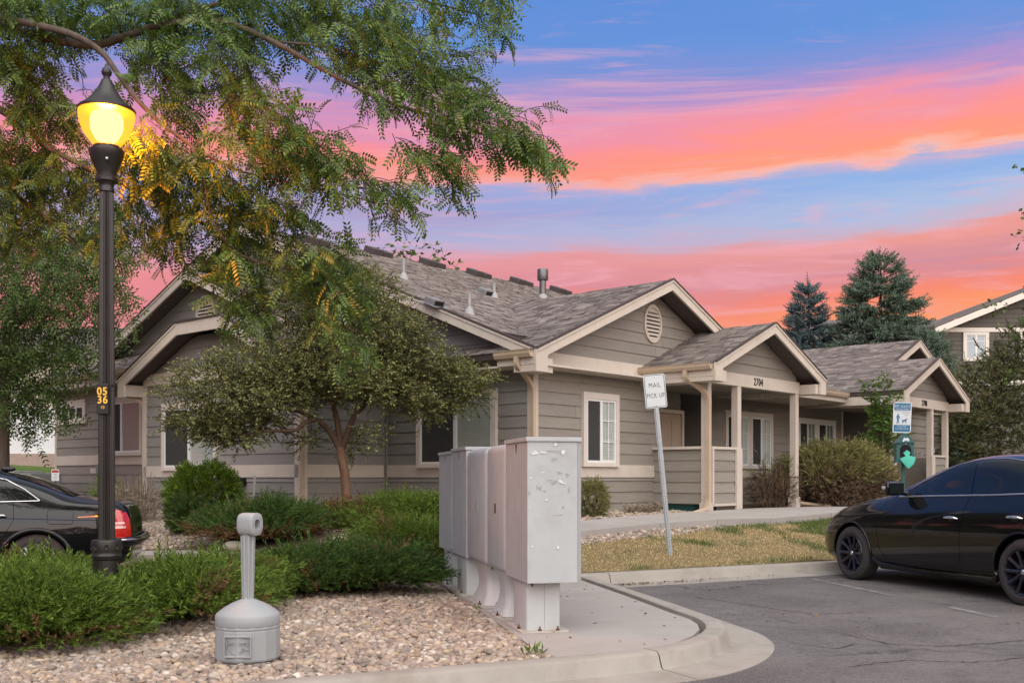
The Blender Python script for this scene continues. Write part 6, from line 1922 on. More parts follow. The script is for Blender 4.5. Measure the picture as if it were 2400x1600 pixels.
def right_growth():
    r = np.random.default_rng(81); Z = 31.0
    for (lab, bx, E, mtl, T, dens, step, up) in (
        ('tall dark shaggy juniper tree right of the far porch', 2335, [(2350, 880, 38, 40), (2312, 955, 52, 55), (2375, 930, 50, 75), (2280, 1035, 50, 55), (2350, 1030, 70, 70), (2388, 825, 26, 30), (2400, 880, 40, 60), (2250, 1060, 30, 40)], M_DARKCONIFER, needle_sprig(.40, 12, .13, .03, 40, .8, 3), 60, .22, .5),
        ('yellow green feathery shrub behind the far porch roof', 2262, [(2262, 905, 26, 26), (2275, 940, 24, 30), (2250, 930, 20, 30), (2265, 985, 28, 40)], M_BROOM, needle_sprig(.40, 10, .15, .022, 30, .8, 4), 26, .2, 1.0)):
        base = Vector((W(bx, 0, Z).x, Z, tz(W(bx, 0, Z).x, Z)))
        root = thing('conifer_shrub' if 'shrub' in lab else 'juniper_tree', lab, 'shrub' if 'shrub' in lab else 'tree', base)
        t = MB(); limb(t, [(0, 0, -.2), (.1, 0, 1.5), (0, 0, 3.2)], .10, .03, 8); t.build('trunk', M_BARKDK, root)
        cluster_tree(root, base, [(*e, Z + r.uniform(-.6, .6)) for e in E], T, mtl, r, dens, step, (.3, .8), .9, .1, None, dirup=up, leafdrop=-.1)
    # leafy tree whose tips enter at the right edge
    Z = 21.0; base = Vector((W(2560, 0, Z).x, Z, tz(W(2560, 0, Z).x, Z)))
    root = thing('maple_tree', 'bright green leafy branches of a tree reaching in at the right edge', 'tree', base)
    w = lambda px, py, dz=0.0: W(px, py, Z + dz) - base
    t = MB(); limb(t, [(0, 0, -.2), (0, 0, 2), w(2550, 600), w(2540, 300)], .14, .05, 10); t.build('trunk', M_BARK, root)
    for pts in ([(2555, 820, 0), (2470, 760, 0), (2400, 720, 0), (2340, 735, 0)], [(2550, 860, 0), (2450, 850, 0), (2380, 870, 0)], [(2548, 600, 0), (2470, 560, 0), (2405, 560, 0)], [(2545, 420, 0), (2460, 390, 0), (2405, 370, 0)]):
        q = MB(); limb(q, [w(*p) for p in pts], .03, .006, 6); q.build('limb', M_BARKDK, root)
    E = [(2350, 735, 18, 14), (2330, 720, 10, 8), (2390, 765, 14, 12), (2396, 700, 10, 14), (2385, 865, 26, 16), (2400, 840, 20, 16), (2402, 560, 12, 20), (2398, 578, 12, 8), (2404, 372, 10, 24), (2404, 480, 8, 14), (2480, 700, 50, 90), (2480, 450, 50, 100), (2550, 600, 70, 90), (2540, 380, 70, 80), (2560, 760, 80, 70), (2500, 300, 60, 60), (2600, 500, 70, 80), (2520, 850, 60, 50)]
    cluster_tree(root, base, [(*e, Z + r.uniform(-.2, .2)) for e in E], leaf_quad(.095, .075, .15), M_SAPLEAF, r, 60, .085, (.12, .3), .6, .3, None, dirup=0, leafdrop=.4)


right_growth()


# ---------------------------------------------------------------- junipers
T_JUN = [needle_sprig(.18, 16, .060, .0078, 38, .6, s) for s in (1, 2, 3)]


def juniper(cx, cy, rx, ry, h, n, mtl, label, seed, dry=0.0, Ts=T_JUN, group='low junipers in the planting beds', scale=1.0, up=.26):
    r = np.random.default_rng(seed); z0 = tz(cx, cy)
    root = thing('juniper', label, 'shrub', (cx, cy, z0), 0, group)
    # uneven mound: sum of lobes
    k = max(5, int(rx * ry * 16)); ang = r.random(k) * 6.283; rad = np.sqrt(r.random(k)) * .72
    lobes = np.column_stack([np.cos(ang) * rad * rx, np.sin(ang) * rad * ry, r.uniform(.05, .40, k) * h * (1.25 - rad * .6)])
    lr = r.uniform(.30, .52, k) * min(rx, ry) / .65
    per = n // k; P = []; D = []
    for L_, q in zip(lobes, lr):
        d = r.normal(size=(per, 3)); d[:, 2] = np.abs(d[:, 2]) * .9; d /= np.linalg.norm(d, axis=1, keepdims=True)
        rr = q * r.uniform(.45, 1.0, (per, 1)) ** .6
        p = L_ + d * rr * np.array((1.15, 1.15, h * 1.15))
        g = np.column_stack([d[:, 0], d[:, 1], d[:, 2] * .45 + up]) + r.normal(0, .26, (per, 3)) + .5 * np.column_stack([L_[0] / rx * np.ones(per), L_[1] / ry * np.ones(per), np.zeros(per)])
        P.append(p); D.append(g)
    P = np.vstack(P); D = np.vstack(D)
    P[:, 2] = np.maximum(P[:, 2] + TZ(P[:, :2] + np.array((cx, cy))) - z0, .02 + TZ(P[:, :2] + np.array((cx, cy))) - z0)
    dryspot = vnoise(P[:, :2] + np.array((cx + 40, cy + 40)), 2.6, seed) > .80
    low = ((P[:, 2] < .20) & (r.random(len(P)) < dry)) | (dryspot & (r.random(len(P)) < .45))
    for sel, m_, nm in ((~low, mtl, 'foliage'), (low, M_JUNDRY, 'dead_needles')):
        if sel.sum() < 5: continue
        lv = Leaves(); idx = np.where(sel)[0]
        for j, T in enumerate(Ts):
            ii = idx[j::len(Ts)]
            lv.add(T, frames(D[ii], r.random(len(ii)) * 6.28) * (np.where(r.random(len(ii)) < .05, r.uniform(1.2, 1.75, len(ii)), r.uniform(.55, 1.15, len(ii))) * scale)[:, None, None], P[ii])
        lv.build(nm, m_, root, kind='stuff')
    st = MB()
    for i in range(14):
        a = r.random() * 6.283; e = r.uniform(.4, .9)
        limb(st, [(0, 0, -.05), (math.cos(a) * rx * .3, math.sin(a) * ry * .3, .10), (math.cos(a) * rx * e, math.sin(a) * ry * e, h * .55)], .022, .006, 5)
    st.build('stems', M_BARKDK, root, kind='stuff')


juniper(-3.75, 7.65, .95, .62, .62, 8840, M_JUN, 'nearest juniper, filling the left corner in front of the lamp post', 101, .25)
juniper(-2.75, 8.65, .66, .62, .50, 7140, M_JUN, 'juniper just right of the lamp post base', 102, .15)
juniper(-4.35, 9.35, 1.0, .55, .60, 6120, M_JUN, 'juniper between the lamp post and the black car', 103)
juniper(-2.75, 9.95, .80, .50, .52, 5440, M_JUN, 'juniper behind the grey cigarette receptacle', 104)
juniper(-1.60, 10.55, .85, .65, .58, 7140, M_JUNDK, 'deep green juniper left of the mailboxes over the stones', 105, .05)
juniper(-1.35, 12.75, .80, .70, .66, 5440, M_JUN, 'bright juniper behind the far end of the mailbox row', 106, .35)
juniper(-3.62, 15.6, .95, .75, .62, 6120, M_JUNDK, 'wide juniper under the left side of the small tree, brown at its skirts', 107, .75, scale=1.25)
juniper(-1.7, 16.3, 1.0, .55, .48, 4420, M_JUN, 'low juniper right of the reddish tree trunk', 108, .1, scale=1.25)
juniper(-2.75, 16.6, .45, .4, .32, 1190, M_JUNDRY, 'brown half dead juniper at the foot of the reddish trunk', 109, .3, scale=1.25)


def round_bush(name, label, cat, c, rx, ry, h, T, mtl, n, seed, box=2.6, dir_up=.4, scale=(.7, 1.2), stems=8, z0=None, dry=None, stemmat=None):
    r = np.random.default_rng(seed); z0 = tz(c[0], c[1]) if z0 is None else z0
    root = thing(name, label, cat, (c[0], c[1], z0))
    d = r.normal(size=(n, 3)); d /= np.linalg.norm(d, axis=1, keepdims=True)
    e = (np.abs(d) ** box).sum(1, keepdims=True) ** (-1 / box)
    bump = 1 + .10 * np.sin(d @ np.array((7., 3, 5)) + 1)[:, None] + .08 * np.sin(d @ np.array((-5., 9, 4)))[:, None]
    P = d * e * bump * r.uniform(.72, 1.0, (n, 1)) * np.array((rx, ry, h / 2)) + np.array((0, 0, h / 2))
    D = d + r.normal(0, .5, (n, 3)); D[:, 2] += dir_up
    lv = Leaves(); lv.add(T, frames(D, r.random(n) * 6.28) * r.uniform(*scale, n)[:, None, None], P); lv.build('foliage', mtl, root, kind='stuff')
    st = MB()
    for i in range(stems):
        a = r.random() * 6.283; limb(st, [(math.cos(a) * .05, math.sin(a) * .05, -.05), (math.cos(a) * rx * .35, math.sin(a) * ry * .35, h * .3), (math.cos(a) * rx * .6, math.sin(a) * ry * .6, h * .65)], .016, .006, 5)
    st.build('stems', stemmat or M_BARKDK, root, kind='stuff')


def privet_T():
    V, F = [], []
    for k, (x, s) in enumerate(((.02, 1), (.03, -1), (.055, 1), (.065, -1), (.09, 1), (.095, -1), (.11, 0))):
        lv, lf = leaf_quad(.055, .026)
        a = R(50) * s; Rm = np.array([[math.cos(a), -math.sin(a), 0], [math.sin(a), math.cos(a), 0], [0, 0, 1]])
        F.append(lf + 4 * k); V.append(lv @ Rm.T + np.array((x, 0, 0)))
    return np.vstack(V), np.vstack(F)


c_ = W(478, 1160, 17.6); round_bush('privet_bush', 'rounded bright green clipped bush beneath the left window', 'shrub', (c_.x, c_.y), .54, .50, 1.02, privet_T(), M_BOX, 2800, 111)
c_ = W(425, 1215, 17.2); round_bush('privet_bush', 'loose lower green growth in front of the clipped bush', 'shrub', (c_.x + .22, c_.y - .25), .30, .3, .55, privet_T(), M_LEFTTREE, 800, 112)
c_ = W(1380, 1185, 17.2); round_bush('dwarf_pine', 'small round olive shrub at the corner beneath the facade window', 'shrub', (c_.x + .02, c_.y), .24, .24, .55, needle_sprig(.15, 10, .06, .010, 35, .8, 5), M_BROOM, 900, 113)
c_ = W(246, 1150, 20.5); round_bush('green_tuft', 'thin green tuft beside the lamp post against the left wall', 'shrub', (c_.x, c_.y), .16, .2, .7, needle_sprig(.3, 8, .1, .012, 25, .8, 6), M_BOX, 260, 114, dir_up=1.2)


# ---------------------------------------------------------------- twiggy shrubs: arching wands
def wands(name, label, c, rx, ry, h, n, seed, green, dryfrac, L_=(.5, 1.0), w=.010, stemn=40, group=None, z0=None, yaw=0, greenm=M_BROOM, drym=M_BROOMDRY, topo=.75):
    r = np.random.default_rng(seed); z0 = tz(c[0], c[1]) if z0 is None else z0
    root = thing(name, label, 'shrub', (c[0], c[1], z0), yaw, group)
    def put(n, zlo, zhi, mtl, nm, upk, T, sc):
        a = r.random(n) * 6.283; zz = r.uniform(zlo, zhi, n)
        prof = np.sqrt(np.clip(1 - ((zz - .42) / .62) ** 2, .05, 1)); e = r.uniform(.55, 1.0, n) ** .6
        cs, sn = np.cos(a), np.sin(a); q = (np.abs(cs) ** 3 + np.abs(sn) ** 3) ** (-1 / 3)
        lump = 1 + .10 * np.sin(a * 5 + zz * 4) + .07 * np.sin(a * 11)
        P = np.column_stack([cs * q * rx * prof * e * lump, sn * q * ry * prof * e * lump, zz * h])
        D = np.column_stack([cs * .8, sn * .8, np.full(n, upk)]) + r.normal(0, .55, (n, 3))
        lv = Leaves(); lv.add(T, frames(D, r.random(n) * 6.28) * (r.uniform(.6, 1.25, n) * sc)[:, None, None], P); lv.build(nm, mtl, root, kind='stuff')
    T1 = needle_sprig(.30, 9, .13, w, 26, .9, seed + 1)
    if green: put(green, .42, 1.0, greenm, 'foliage', .5, T1, 1.0)
    put(int(n * dryfrac), .05, .62, drym, 'dry_twigs', .15, T1, 1.0)
    st = MB()
    for i in range(stemn):
        a = r.random() * 6.283; e = r.uniform(.3, .95); b0 = r.uniform(.0, .55)
        limb(st, [(math.cos(a) * rx * b0, math.sin(a) * ry * b0, -.03), (math.cos(a) * rx * (b0 + e) * .6, math.sin(a) * ry * (b0 + e) * .6, h * .4), (math.cos(a) * rx * e, math.sin(a) * ry * e, h * r.uniform(.6, .98))], .009, .003, 4)
    st.build('stems', drym, root, kind='stuff')


hp = W(1965, 1120, 23.6); hz = .62
wands('broom_hedge', 'long shaggy hedge, green on top and brown below, between the two porches', (hp.x + .05, hp.y), 1.55, .75, 1.30, 3400, 121, 4200, 1.0, stemn=90, z0=hz, yaw=R(42), w=.016)
tp = W(1815, 1120, 22.4)
wands('twiggy_shrub', 'sparse brown twiggy shrub under the porch window beside the hedge', (tp.x, tp.y), .42, .40, 1.15, 360, 122, 60, 1.0, stemn=70, z0=hz, w=.010)
dp = W(312, 1160, 19.6)
wands('bare_shrub', 'bare grey twig shrub at the corner left of the clipped bush', (dp.x, dp.y), .42, .42, 1.0, 240, 123, 0, 1.0, stemn=80, drym=M_DEADTWIG, w=.009)


def sapling():
    r = np.random.default_rng(131); Z = 24.2; base = W(2062, 0, Z); base.z = .62
    root = thing('sapling', 'slender young green tree standing behind the hedge in front of the far porch', 'tree', base)
    w = lambda px, py, dz=0.0: W(px, py, Z + dz) - base
    lv = Leaves(); T = leaf_quad(.135, .045, .2)
    for pts in ([(2062, 1120), (2062, 1000), (2072, 930), (2075, 886)], [(2058, 1110), (2050, 1000), (2040, 930), (2030, 896)], [(2064, 1110), (2085, 1010), (2098, 960), (2104, 930)], [(2060, 1110), (2045, 1050), (2030, 1030), (2022, 1022)], [(2066, 1110), (2090, 1060), (2112, 1035), (2120, 1018)], [(2062, 1100), (2070, 1010), (2062, 960), (2056, 935)], [(2066, 1100), (2085, 1040), (2092, 1000), (2096, 985)]):
        q = MB(); P3 = [w(a, b, r.uniform(-.25, .25)) for a, b in pts]; limb(q, P3, .016, .004, 5); q.build('stem', M_BARK, root)
        for a, b in zip(P3[:-1], P3[1:]):
            n = int((b - a).length / .016)
            if a is P3[0]: n = n // 3
            S = np.array([a.lerp(b, (r.random() if a is not P3[0] else .6 + .4 * r.random())) for _ in range(n)])
            if not n: continue
            D = np.column_stack([r.normal(0, .8, n), r.normal(0, .8, n), r.uniform(.1, .8, n)])
            spray(lv, T, S, D, r.uniform(.10, .22, n), .055, r, droop=.1, leafdrop=.0, scale=(.7, 1.2))
    lv.build('foliage', M_SAPLEAF, root, kind='stuff')


sapling()

# small plants and litter
def tuft(c, label, mtl, n, L_, seed, name='weed', T=None):
    r = np.random.default_rng(seed); z = tz(c[0], c[1]); root = thing(name, label, 'weed' if name == 'weed' else 'plant', (c[0], c[1], z))
    D = np.column_stack([r.normal(0, .6, n), r.normal(0, .6, n), np.ones(n) * .8]); P = np.column_stack([r.normal(0, .05, n), r.normal(0, .05, n), np.full(n, .02)])
    lv = Leaves(); lv.add(T or leaf_quad(L_, L_ * .28), frames(D, r.random(n) * 6.28) * r.uniform(.6, 1.2, n)[:, None, None], P); lv.build('foliage', mtl, root)


tuft((.16, 7.0), 'small green weed where the stones meet the pad corner', M_SAPLEAF, 14, .09, 141)
tuft((-.33, 9.35), 'tiny weed in the stones beside the mailbox pedestals', M_BOX, 9, .07, 142)
for i, (px, py) in enumerate(((1480, 1200), (1510, 1196), (1535, 1202))):
    p = W(px, py, 18.3); tuft((p.x, p.y), ('grey withered plant left of the porch, nearest the window', 'grey withered plant left of the porch, middle one', 'grey withered plant touching the porch half wall')[i], M_DEADTWIG, 40, .24, 150 + i, 'withered_plant', needle_sprig(.2, 7, .08, .014, 40, .9, i))
for i, (px, py, s) in enumerate(((548, 1290, .13), (640, 1300, .10), (655, 1305, .12), (620, 1315, .08))):
    p = W(px, py, 11.6 if i else 15.0); TVb, TFb = ico(3)
    rb = np.random.default_rng(i); TVb = TVb * (1 + .14 * np.sin(TVb @ rb.normal(size=(3, 3)) * 2).sum(1, keepdims=True) * .5) * np.array((1.3, 1, .7)) * s
    o = link('pale_rock', np_mesh('pale_rock', TVb, TFb, True), None, mat('pale_rock_stone_%d' % i, (.50, .45, .38), .85, .2, var=.25, vscale=14, bump=.4, bscale=40), loc=(p.x, p.y, tz(p.x, p.y) + s * .3))
    tag(o, ('pale rock beside the path behind the black car', 'rounded pale rock between the junipers behind the receptacle', 'pale rock right of its neighbour between the junipers', 'small pale rock nearest the receptacle stem')[i], 'rock')
# leaf litter in the kerb corner
def litter():
    r = np.random.default_rng(161); n = 150
    c = np.array([(1.30, 12.50)]); t_ = r.random(n) ** 1.8
    P = np.column_stack([1.25 + t_ * 1.0 + r.normal(0, .05, n), 12.42 + t_ * .53 + r.normal(0, .04, n), np.full(n, .025)])
    P2 = np.column_stack([r.uniform(2.0, 3.4, 40), np.zeros(40), np.full(40, .028)]); P2[:, 1] = 12.42 + (P2[:, 0] - 1.25) * .535 + r.normal(0, .05, 40)
    P3 = np.column_stack([r.uniform(-1.0, 1.4, 70), r.uniform(7.2, 12, 70), np.full(70, .128)]); P3 = P3[inpoly(P3, PADPOLY)]
    P4 = np.column_stack([r.uniform(1.8, 7, 90), r.uniform(7, 13.0, 90), np.full(90, .008)]); P4 = P4[(P4[:, 1] < 11.9 + .535 * (P4[:, 0] - 1.25)) & (P4[:, 0] > 2.2)]
    P = np.vstack([P, P2, P3, P4]); m = len(P)
    lv = Leaves(); D = np.column_stack([r.normal(0, 1, m), r.normal(0, 1, m), r.normal(0, .25, m)])
    lv.add(leaf_quad(.035, .018), frames(D, r.normal(0, .5, m)) * r.uniform(.5, 1.2, m)[:, None, None], P)
    o = lv.build('leaf_litter', M_JUNDRY, None, kind='stuff')


litter()


def unseen_tree_line():  # out of view, put in to darken reflections and horizon glow
    """unseen trees and shrubs round the far sides of the lot, behind the photographer"""
    r = np.random.default_rng(171); n = 15000
    az = np.radians(r.uniform(30, 318, n)); rad = 30 + 3 * r.random(n) + 4 * np.sin(az * 3)
    hmax = 5.2 + 1.6 * np.sin(az * 7) + 1.0 * np.sin(az * 17 + 1)
    z = r.random(n) ** .8 * hmax
    P = np.column_stack([np.sin(az) * rad, np.cos(az) * rad, z])
    lv = Leaves(); D = r.normal(size=(n, 3)); lv.add(leaf_quad(1.0, .6), frames(D, r.random(n) * 6.28) * r.uniform(.6, 1.3, n)[:, None, None], P)
    o = lv.build('unseen_tree_line', M_LEFTTREE, None, kind='stuff')


unseen_tree_line()
# ================================================================= cars
def make_car(name, label, P0, yaw, cfg, scale):
    root = thing(name, label, 'car', P0, yaw)
    root.scale = (scale,) * 3
    I = lambda key, x: float(np.interp(x, [k[0] for k in cfg[key]][::-1] if cfg[key][0][0] > cfg[key][-1][0] else [k[0] for k in cfg[key]], [k[1] for k in cfg[key]][::-1] if cfg[key][0][0] > cfg[key][-1][0] else [k[1] for k in cfg[key]]))
    st = cfg['stations']
    rows = []
    for x in st:
        zt, zb, zl = I('top', x), I('belt', x), I('low', x)
        w = I('half', x); cab = max(0, min(1, (zt - zb) / .35))
        zsh = zl + (zb - zl) * .80; zm = zl + (zb - zl) * .52
        wb = w - .035 - cfg.get('tumble', .015)
        yr = I('roofw', x) * w
        z6 = min(zb, zt - .015)
        yb = wb * (.985)
        h = zt - z6
        sec = [(0, zl + .03), (w * .72, zl + .02), (w - .06, zl + .03), (w - .015, zl + .13), (w, zm), (w - .010, zsh), (yb, z6),
               (yb + (yr - yb) * (.42 + .12 * cab), z6 + h * (.52 + .02 * cab)), (yr, z6 + h * (.90 - .02 * cab)), (yr * .6, zt - .012 * cab - h * .02 * (1 - cab)), (0, zt)]
        rows.append([Vector((x, y, z)) for y, z in sec])
    k = len(rows[0]); n = len(rows)
    vs = []; full = []
    for r_ in rows:
        ring = list(r_) + [Vector((p.x, -p.y, p.z)) for p in r_[-2:0:-1]]
        full.append(ring)
    m = len(full[0])
    mb = MB(); mb.add([p for r_ in full for p in r_], [(i * m + j, i * m + (j + 1) % m, (i + 1) * m + (j + 1) % m, (i + 1) * m + j) for i in range(n - 1) for j in range(m)], True)
    for idx in (0, n - 1):
        ring = full[idx]; c = sum(ring, Vector()) / m
        b = len(mb.v); mb.add(ring + [c], [(j, (j + 1) % m, m) for j in range(m)], True)
    me = mb.mesh('body')
    bm = bmesh.new(); bm.from_mesh(me); bmesh.ops.remove_doubles(bm, verts=bm.verts, dist=1e-5); bmesh.ops.recalc_face_normals(bm, faces=bm.faces); bm.to_mesh(me); bm.free()
    me.polygons.foreach_set('use_smooth', [True] * len(me.polygons))
    body = bpy.data.objects.new('body', me); COL.objects.link(body)
    sub = body.modifiers.new('s', 'SUBSURF'); sub.levels = 3; sub.render_levels = 3
    cutters = []
    for ax in cfg['axles']:
        c = MB()
        c.lathe([(cfg['arch'], -1.2), (cfg['arch'], 1.2)], 48, M=Matrix.Translation((ax, 0, cfg['wr'])) @ Matrix.Rotation(R(90), 4, 'X'))
        co = bpy.data.objects.new('cut', c.mesh('cut')); COL.objects.link(co); cutters.append(co)
        bo = body.modifiers.new('b', 'BOOLEAN'); bo.operation = 'DIFFERENCE'; bo.object = co; bo.solver = 'EXACT'
    dg = bpy.context.evaluated_depsgraph_get()
    # uncut smooth body for projecting details
    for md in body.modifiers[1:]: md.show_viewport = False
    dg.update(); ev = body.evaluated_get(dg); tmp = bpy.data.meshes.new_from_object(ev)
    bvh = BVHTree.FromPolygons([v.co.copy() for v in tmp.vertices], [p.vertices[:] for p in tmp.polygons])
    for md in body.modifiers[1:]: md.show_viewport = True
    dg.update(); ev = body.evaluated_get(dg); cut = bpy.data.meshes.new_from_object(ev)
    bpy.data.objects.remove(body)
    for co in cutters: bpy.data.objects.remove(co)
    cut.polygons.foreach_set('use_smooth', [True] * len(cut.polygons)); cut.set_sharp_from_angle(angle=R(35)); cut.materials.clear()
    bo = link('body', cut, root, M_PAINT); bo.data.name = 'body'

    def side(x, z, s=1, off=.0):
        h = bvh.ray_cast(Vector((x, 3 * s, z)), Vector((0, -s, 0)))
        return (h[0] + h[1] * (off if h[1].y * s > 0 else -off)) if h[0] else Vector((x, .8 * s, z))

    def topd(x, y, off=0):
        h = bvh.ray_cast(Vector((x, y, 4)), Vector((0, 0, -1))); return (h[0] + h[1] * (off if h[1].z > 0 else -off)) if h[0] else Vector((x, y, 1))

    def front(y, z, s=1, off=0):
        h = bvh.ray_cast(Vector((5 * s, y, z)), Vector((-s, 0, 0))); return (h[0] + h[1] * (off if h[1].x * s > 0 else -off)) if h[0] else Vector((2 * s, y, z))

    def patch(poly, proj, nm, mt, off, step=.05, parent=root):
        poly = densify([Vector(p) for p in poly + [poly[0]]], step)[:-1]
        xs = [p.x for p in poly]; ys = [p.y for p in poly]
        g = np.array([(x, y) for x in np.arange(min(xs), max(xs), step) for y in np.arange(min(ys), max(ys), step)])
        pp = [(p.x, p.y) for p in poly]
        if len(g): g = g[inpoly(g, pp)]
        pts = [Vector(p) for p in pp] + [Vector(q) for q in g]; n0 = len(pp)
        v2, e2, f2, *_ = delaunay_2d_cdt(pts, [(i, (i + 1) % n0) for i in range(n0)], [], 0, 1e-5)
        A = np.array([v[:] for v in v2]); cen = np.array([A[list(f)].mean(0) for f in f2]); ok = inpoly(cen, pp)
        q = MB(); q.add([proj(v[0], v[1], off) for v in v2], [f for f, o in zip(f2, ok) if o], True)
        return q.build(nm, mt, parent)

    def line(pts, proj, nm, mt, rad, off, parent=root, rect=None):
        P = densify([Vector(p) for p in pts], .06); q = MB(); q.tube([proj(p.x, p.y, off) for p in P], rad, 6, rect=rect); return q.build(nm, mt, parent)

    for s in (1, -1):
        pj = lambda x, z, o, s=s: side(x, z, s, o)
        for poly in cfg['panes']:
            w_ = patch(poly, pj, 'side_window', M_CARGLASS, .004)
        for pts, rad in cfg['chrome']: line(pts, pj, 'chrome_strip', M_CHROME, rad, .004)
        for pts in cfg['seams']: line(pts, pj, 'panel_gap', M_JOINTCAR, .0035, -.001)
        for x, z in cfg['handles']:
            q = MB(); pp = [side(x + d, z + e, s, .004 if abs(d) > .09 else .034) for d, e in ((.11, 0), (.10, .003), (.05, .006), (-.03, .006), (-.08, .004), (-.10, .0))]
            q.tube(pp, [.008, .013, .016, .017, .014, .009], 8); q.build('door_handle', cfg.get('handlemat', M_CHROME), root)
            cup = patch([(x + .045, z + .014), (x - .045, z + .014), (x - .03, z - .03), (x + .03, z - .03)], pj, 'handle_cup', M_BLACKTRIM, .002, .03)
        # mirror
        if cfg.get('mirror'):
            mxx, mzz = cfg['mirror']; p = side(mxx, mzz, s)
            q = MB(); q.tube([p - Vector((0, .02 * s, .0)), p + Vector((.01, .09 * s, .03))], [.03, .025], 8)
            TV, TF = ico(3)
            V = np.sign(TV) * np.abs(TV) ** .7 * np.array((.075, .115, .082))
            V[:, 0] *= np.where(V[:, 0] < 0, .55, 1.1)
            q.add([Vector(v) + p + Vector((.03, .17 * s, .075)) for v in V], [tuple(f) for f in TF], True)
            mi = q.build('wing_mirror', M_PAINT, root)
            q = MB(); q.bbox(p.x - .024, p.x - .014, *sorted((p.y + .075 * s, p.y + .265 * s)), p.z + .012, p.z + .137, .004); q.build('mirror_glass', M_CARGLASS, mi)
            q = MB(); q.bbox(p.x + .03, p.x + .09, *sorted((p.y + .258 * s, p.y + .292 * s)), p.z + .06, p.z + .10, .012); q.build('indicator', M_LENS, mi)
        for nm, poly, mt, off in cfg.get('side_lenses', ()): patch(poly, pj, nm, mt, off, .03)
        if 'skirt' in cfg:
            x0, x1, z_ = cfg['skirt']; q = MB()
            q.tube([side(x1 + .02, z_ + .05, s, -.01), side(x1 - .1, z_, s, .02), side((x0 + x1) / 2, z_ - .01, s, .025), side(x0 + .1, z_, s, .02), side(x0 - .02, z_ + .05, s, -.01)], [.03, .045, .045, .045, .03], 10); q.build('side_skirt', M_PAINT, root)
        for ax in cfg['axles']:   # wheel arch lips
            q = MB(); pts = []
            for i in range(-20, 201, 10):
                a = R(i); x, z = ax + (cfg['arch'] + .006) * math.cos(a), cfg['wr'] + (cfg['arch'] + .006) * math.sin(a)
                if z > cfg['low'][len(cfg['low']) // 2][1] + .02: pts.append(side(x, z, s, .002))
            q.tube(pts, cfg.get('lip', .012), 8); q.build('arch_lip', M_PAINT, root)
    # glass front and rear
    for nm, xa, xb, ya, yb in (('windshield', *cfg['wind']), ('rear_window', *cfg['rear'])):
        q = MB(); nn = 12; V = []
        for i in range(nn + 1):
            f = i / nn; x = xa + (xb - xa) * f; hw = ya + (yb - ya) * f
            for j in range(nn + 1): V.append(topd(x, hw * (2 * j / nn - 1), .005))
        q.add(V, [(i * (nn + 1) + j, i * (nn + 1) + j + 1, (i + 1) * (nn + 1) + j + 1, (i + 1) * (nn + 1) + j) for i in range(nn) for j in range(nn)], True); q.build(nm, M_CARGLASS, root)
    for nm, poly, mt, off, s in cfg.get('ends', ()):
        for sg in (1, -1):
            patch([(y * sg, z) for y, z in poly], lambda y, z, o, s=s: front(y, z, s, o), nm, mt, off, .04)
    # wheels
    wr, ww = cfg['wr'], cfg['ww']
    for ax in cfg['axles']:
        for s in (1, -1):
            yc = s * (cfg['track'])
            wh = bpy.data.objects.new('wheel', None); COL.objects.link(wh); wh.parent = root; wh.location = (ax, yc, wr)
            M_ = Matrix.Rotation(R(-90 * s), 4, 'X')
            q = MB(); rr = cfg['rim']
            q.lathe([(rr, -ww / 2), (rr + .01, -ww / 2 - .006), (wr - .05, -ww / 2 - .008), (wr - .015, -ww / 2 + .008), (wr, -ww / 2 + .03), (wr, ww / 2 - .03), (wr - .015, ww / 2 - .008), (wr - .05, ww / 2 + .008), (rr + .01, ww / 2 + .006), (rr, ww / 2)], 48, M=M_, caps=False); q.build('tyre', M_RUBBER, wh, sharp=30)
            q = MB(); q.lathe([(rr + .001, ww / 2 - .005), (rr - .006, ww / 2 + .004), (rr - .018, ww / 2 - .004), (rr - .026, ww / 2 - .06), (rr - .03, -ww / 2)], 48, M=M_, caps=False)
            ns = cfg['spokes']
            for i in range(ns):
                a = 2 * math.pi * i / ns
                for da, dw in ((-.11, .014), (.11, .014)) if cfg.get('twin') else ((0, .022),):
                    ca, sa = math.cos(a), math.sin(a); cb, sb = math.cos(a + da), math.sin(a + da)
                    p0 = Vector((ca * .045, sa * .045, ww / 2 - .030)); p1 = Vector((cb * rr * .62, sb * rr * .62, ww / 2 - .022)); p2 = Vector((cb * (rr - .012), sb * (rr - .012), ww / 2 - .012))
                    q.tube([M_ @ p0, M_ @ p1, M_ @ p2], [dw * 1.1, dw * .85, dw * 1.15], 6)
            q.lathe([(.065, ww / 2 - .06), (.062, ww / 2 - .024), (.04, ww / 2 - .014), (.001, ww / 2 - .012)], 20, M=M_); rim = q.build('rim', cfg['rimmat'], wh, sharp=40)
            q = MB(); q.lathe([(.028, ww / 2 - .0125), (.026, ww / 2 - .008), (.001, ww / 2 - .007)], 16, M=M_); q.build('hub_cap', M_CHROME, wh)
            q = MB(); q.lathe([(.14, -.03), (.14, 0), (.05, .001)], 24, M=M_); q.build('brake_disc', M_METALPIPE, wh)
            q = MB(); q.lathe([(cfg['arch'] - .01, -.28), (cfg['arch'] - .008, -.02)], 32, M=Matrix.Translation((0, 0, 0)) @ M_)
    # underside so nothing shows through
    q = MB(); q.box(st[-1] + .3, st[0] - .3, -cfg['track'] + .25, cfg['track'] - .25, .16, .42); q.build('underbody', M_BLACKTRIM, root)
    for ax in cfg['axles']:
        q = MB(); q.box(ax - cfg['arch'], ax + cfg['arch'], -cfg['track'] + .12, cfg['track'] - .12, .42, cfg['wr'] + cfg['arch'] - .02); q.build('arch_liner', M_BLACKTRIM, root)
    return root


M_JOINTCAR = mat('panel_gap_black', (.002, .002, .002), .9, .05)

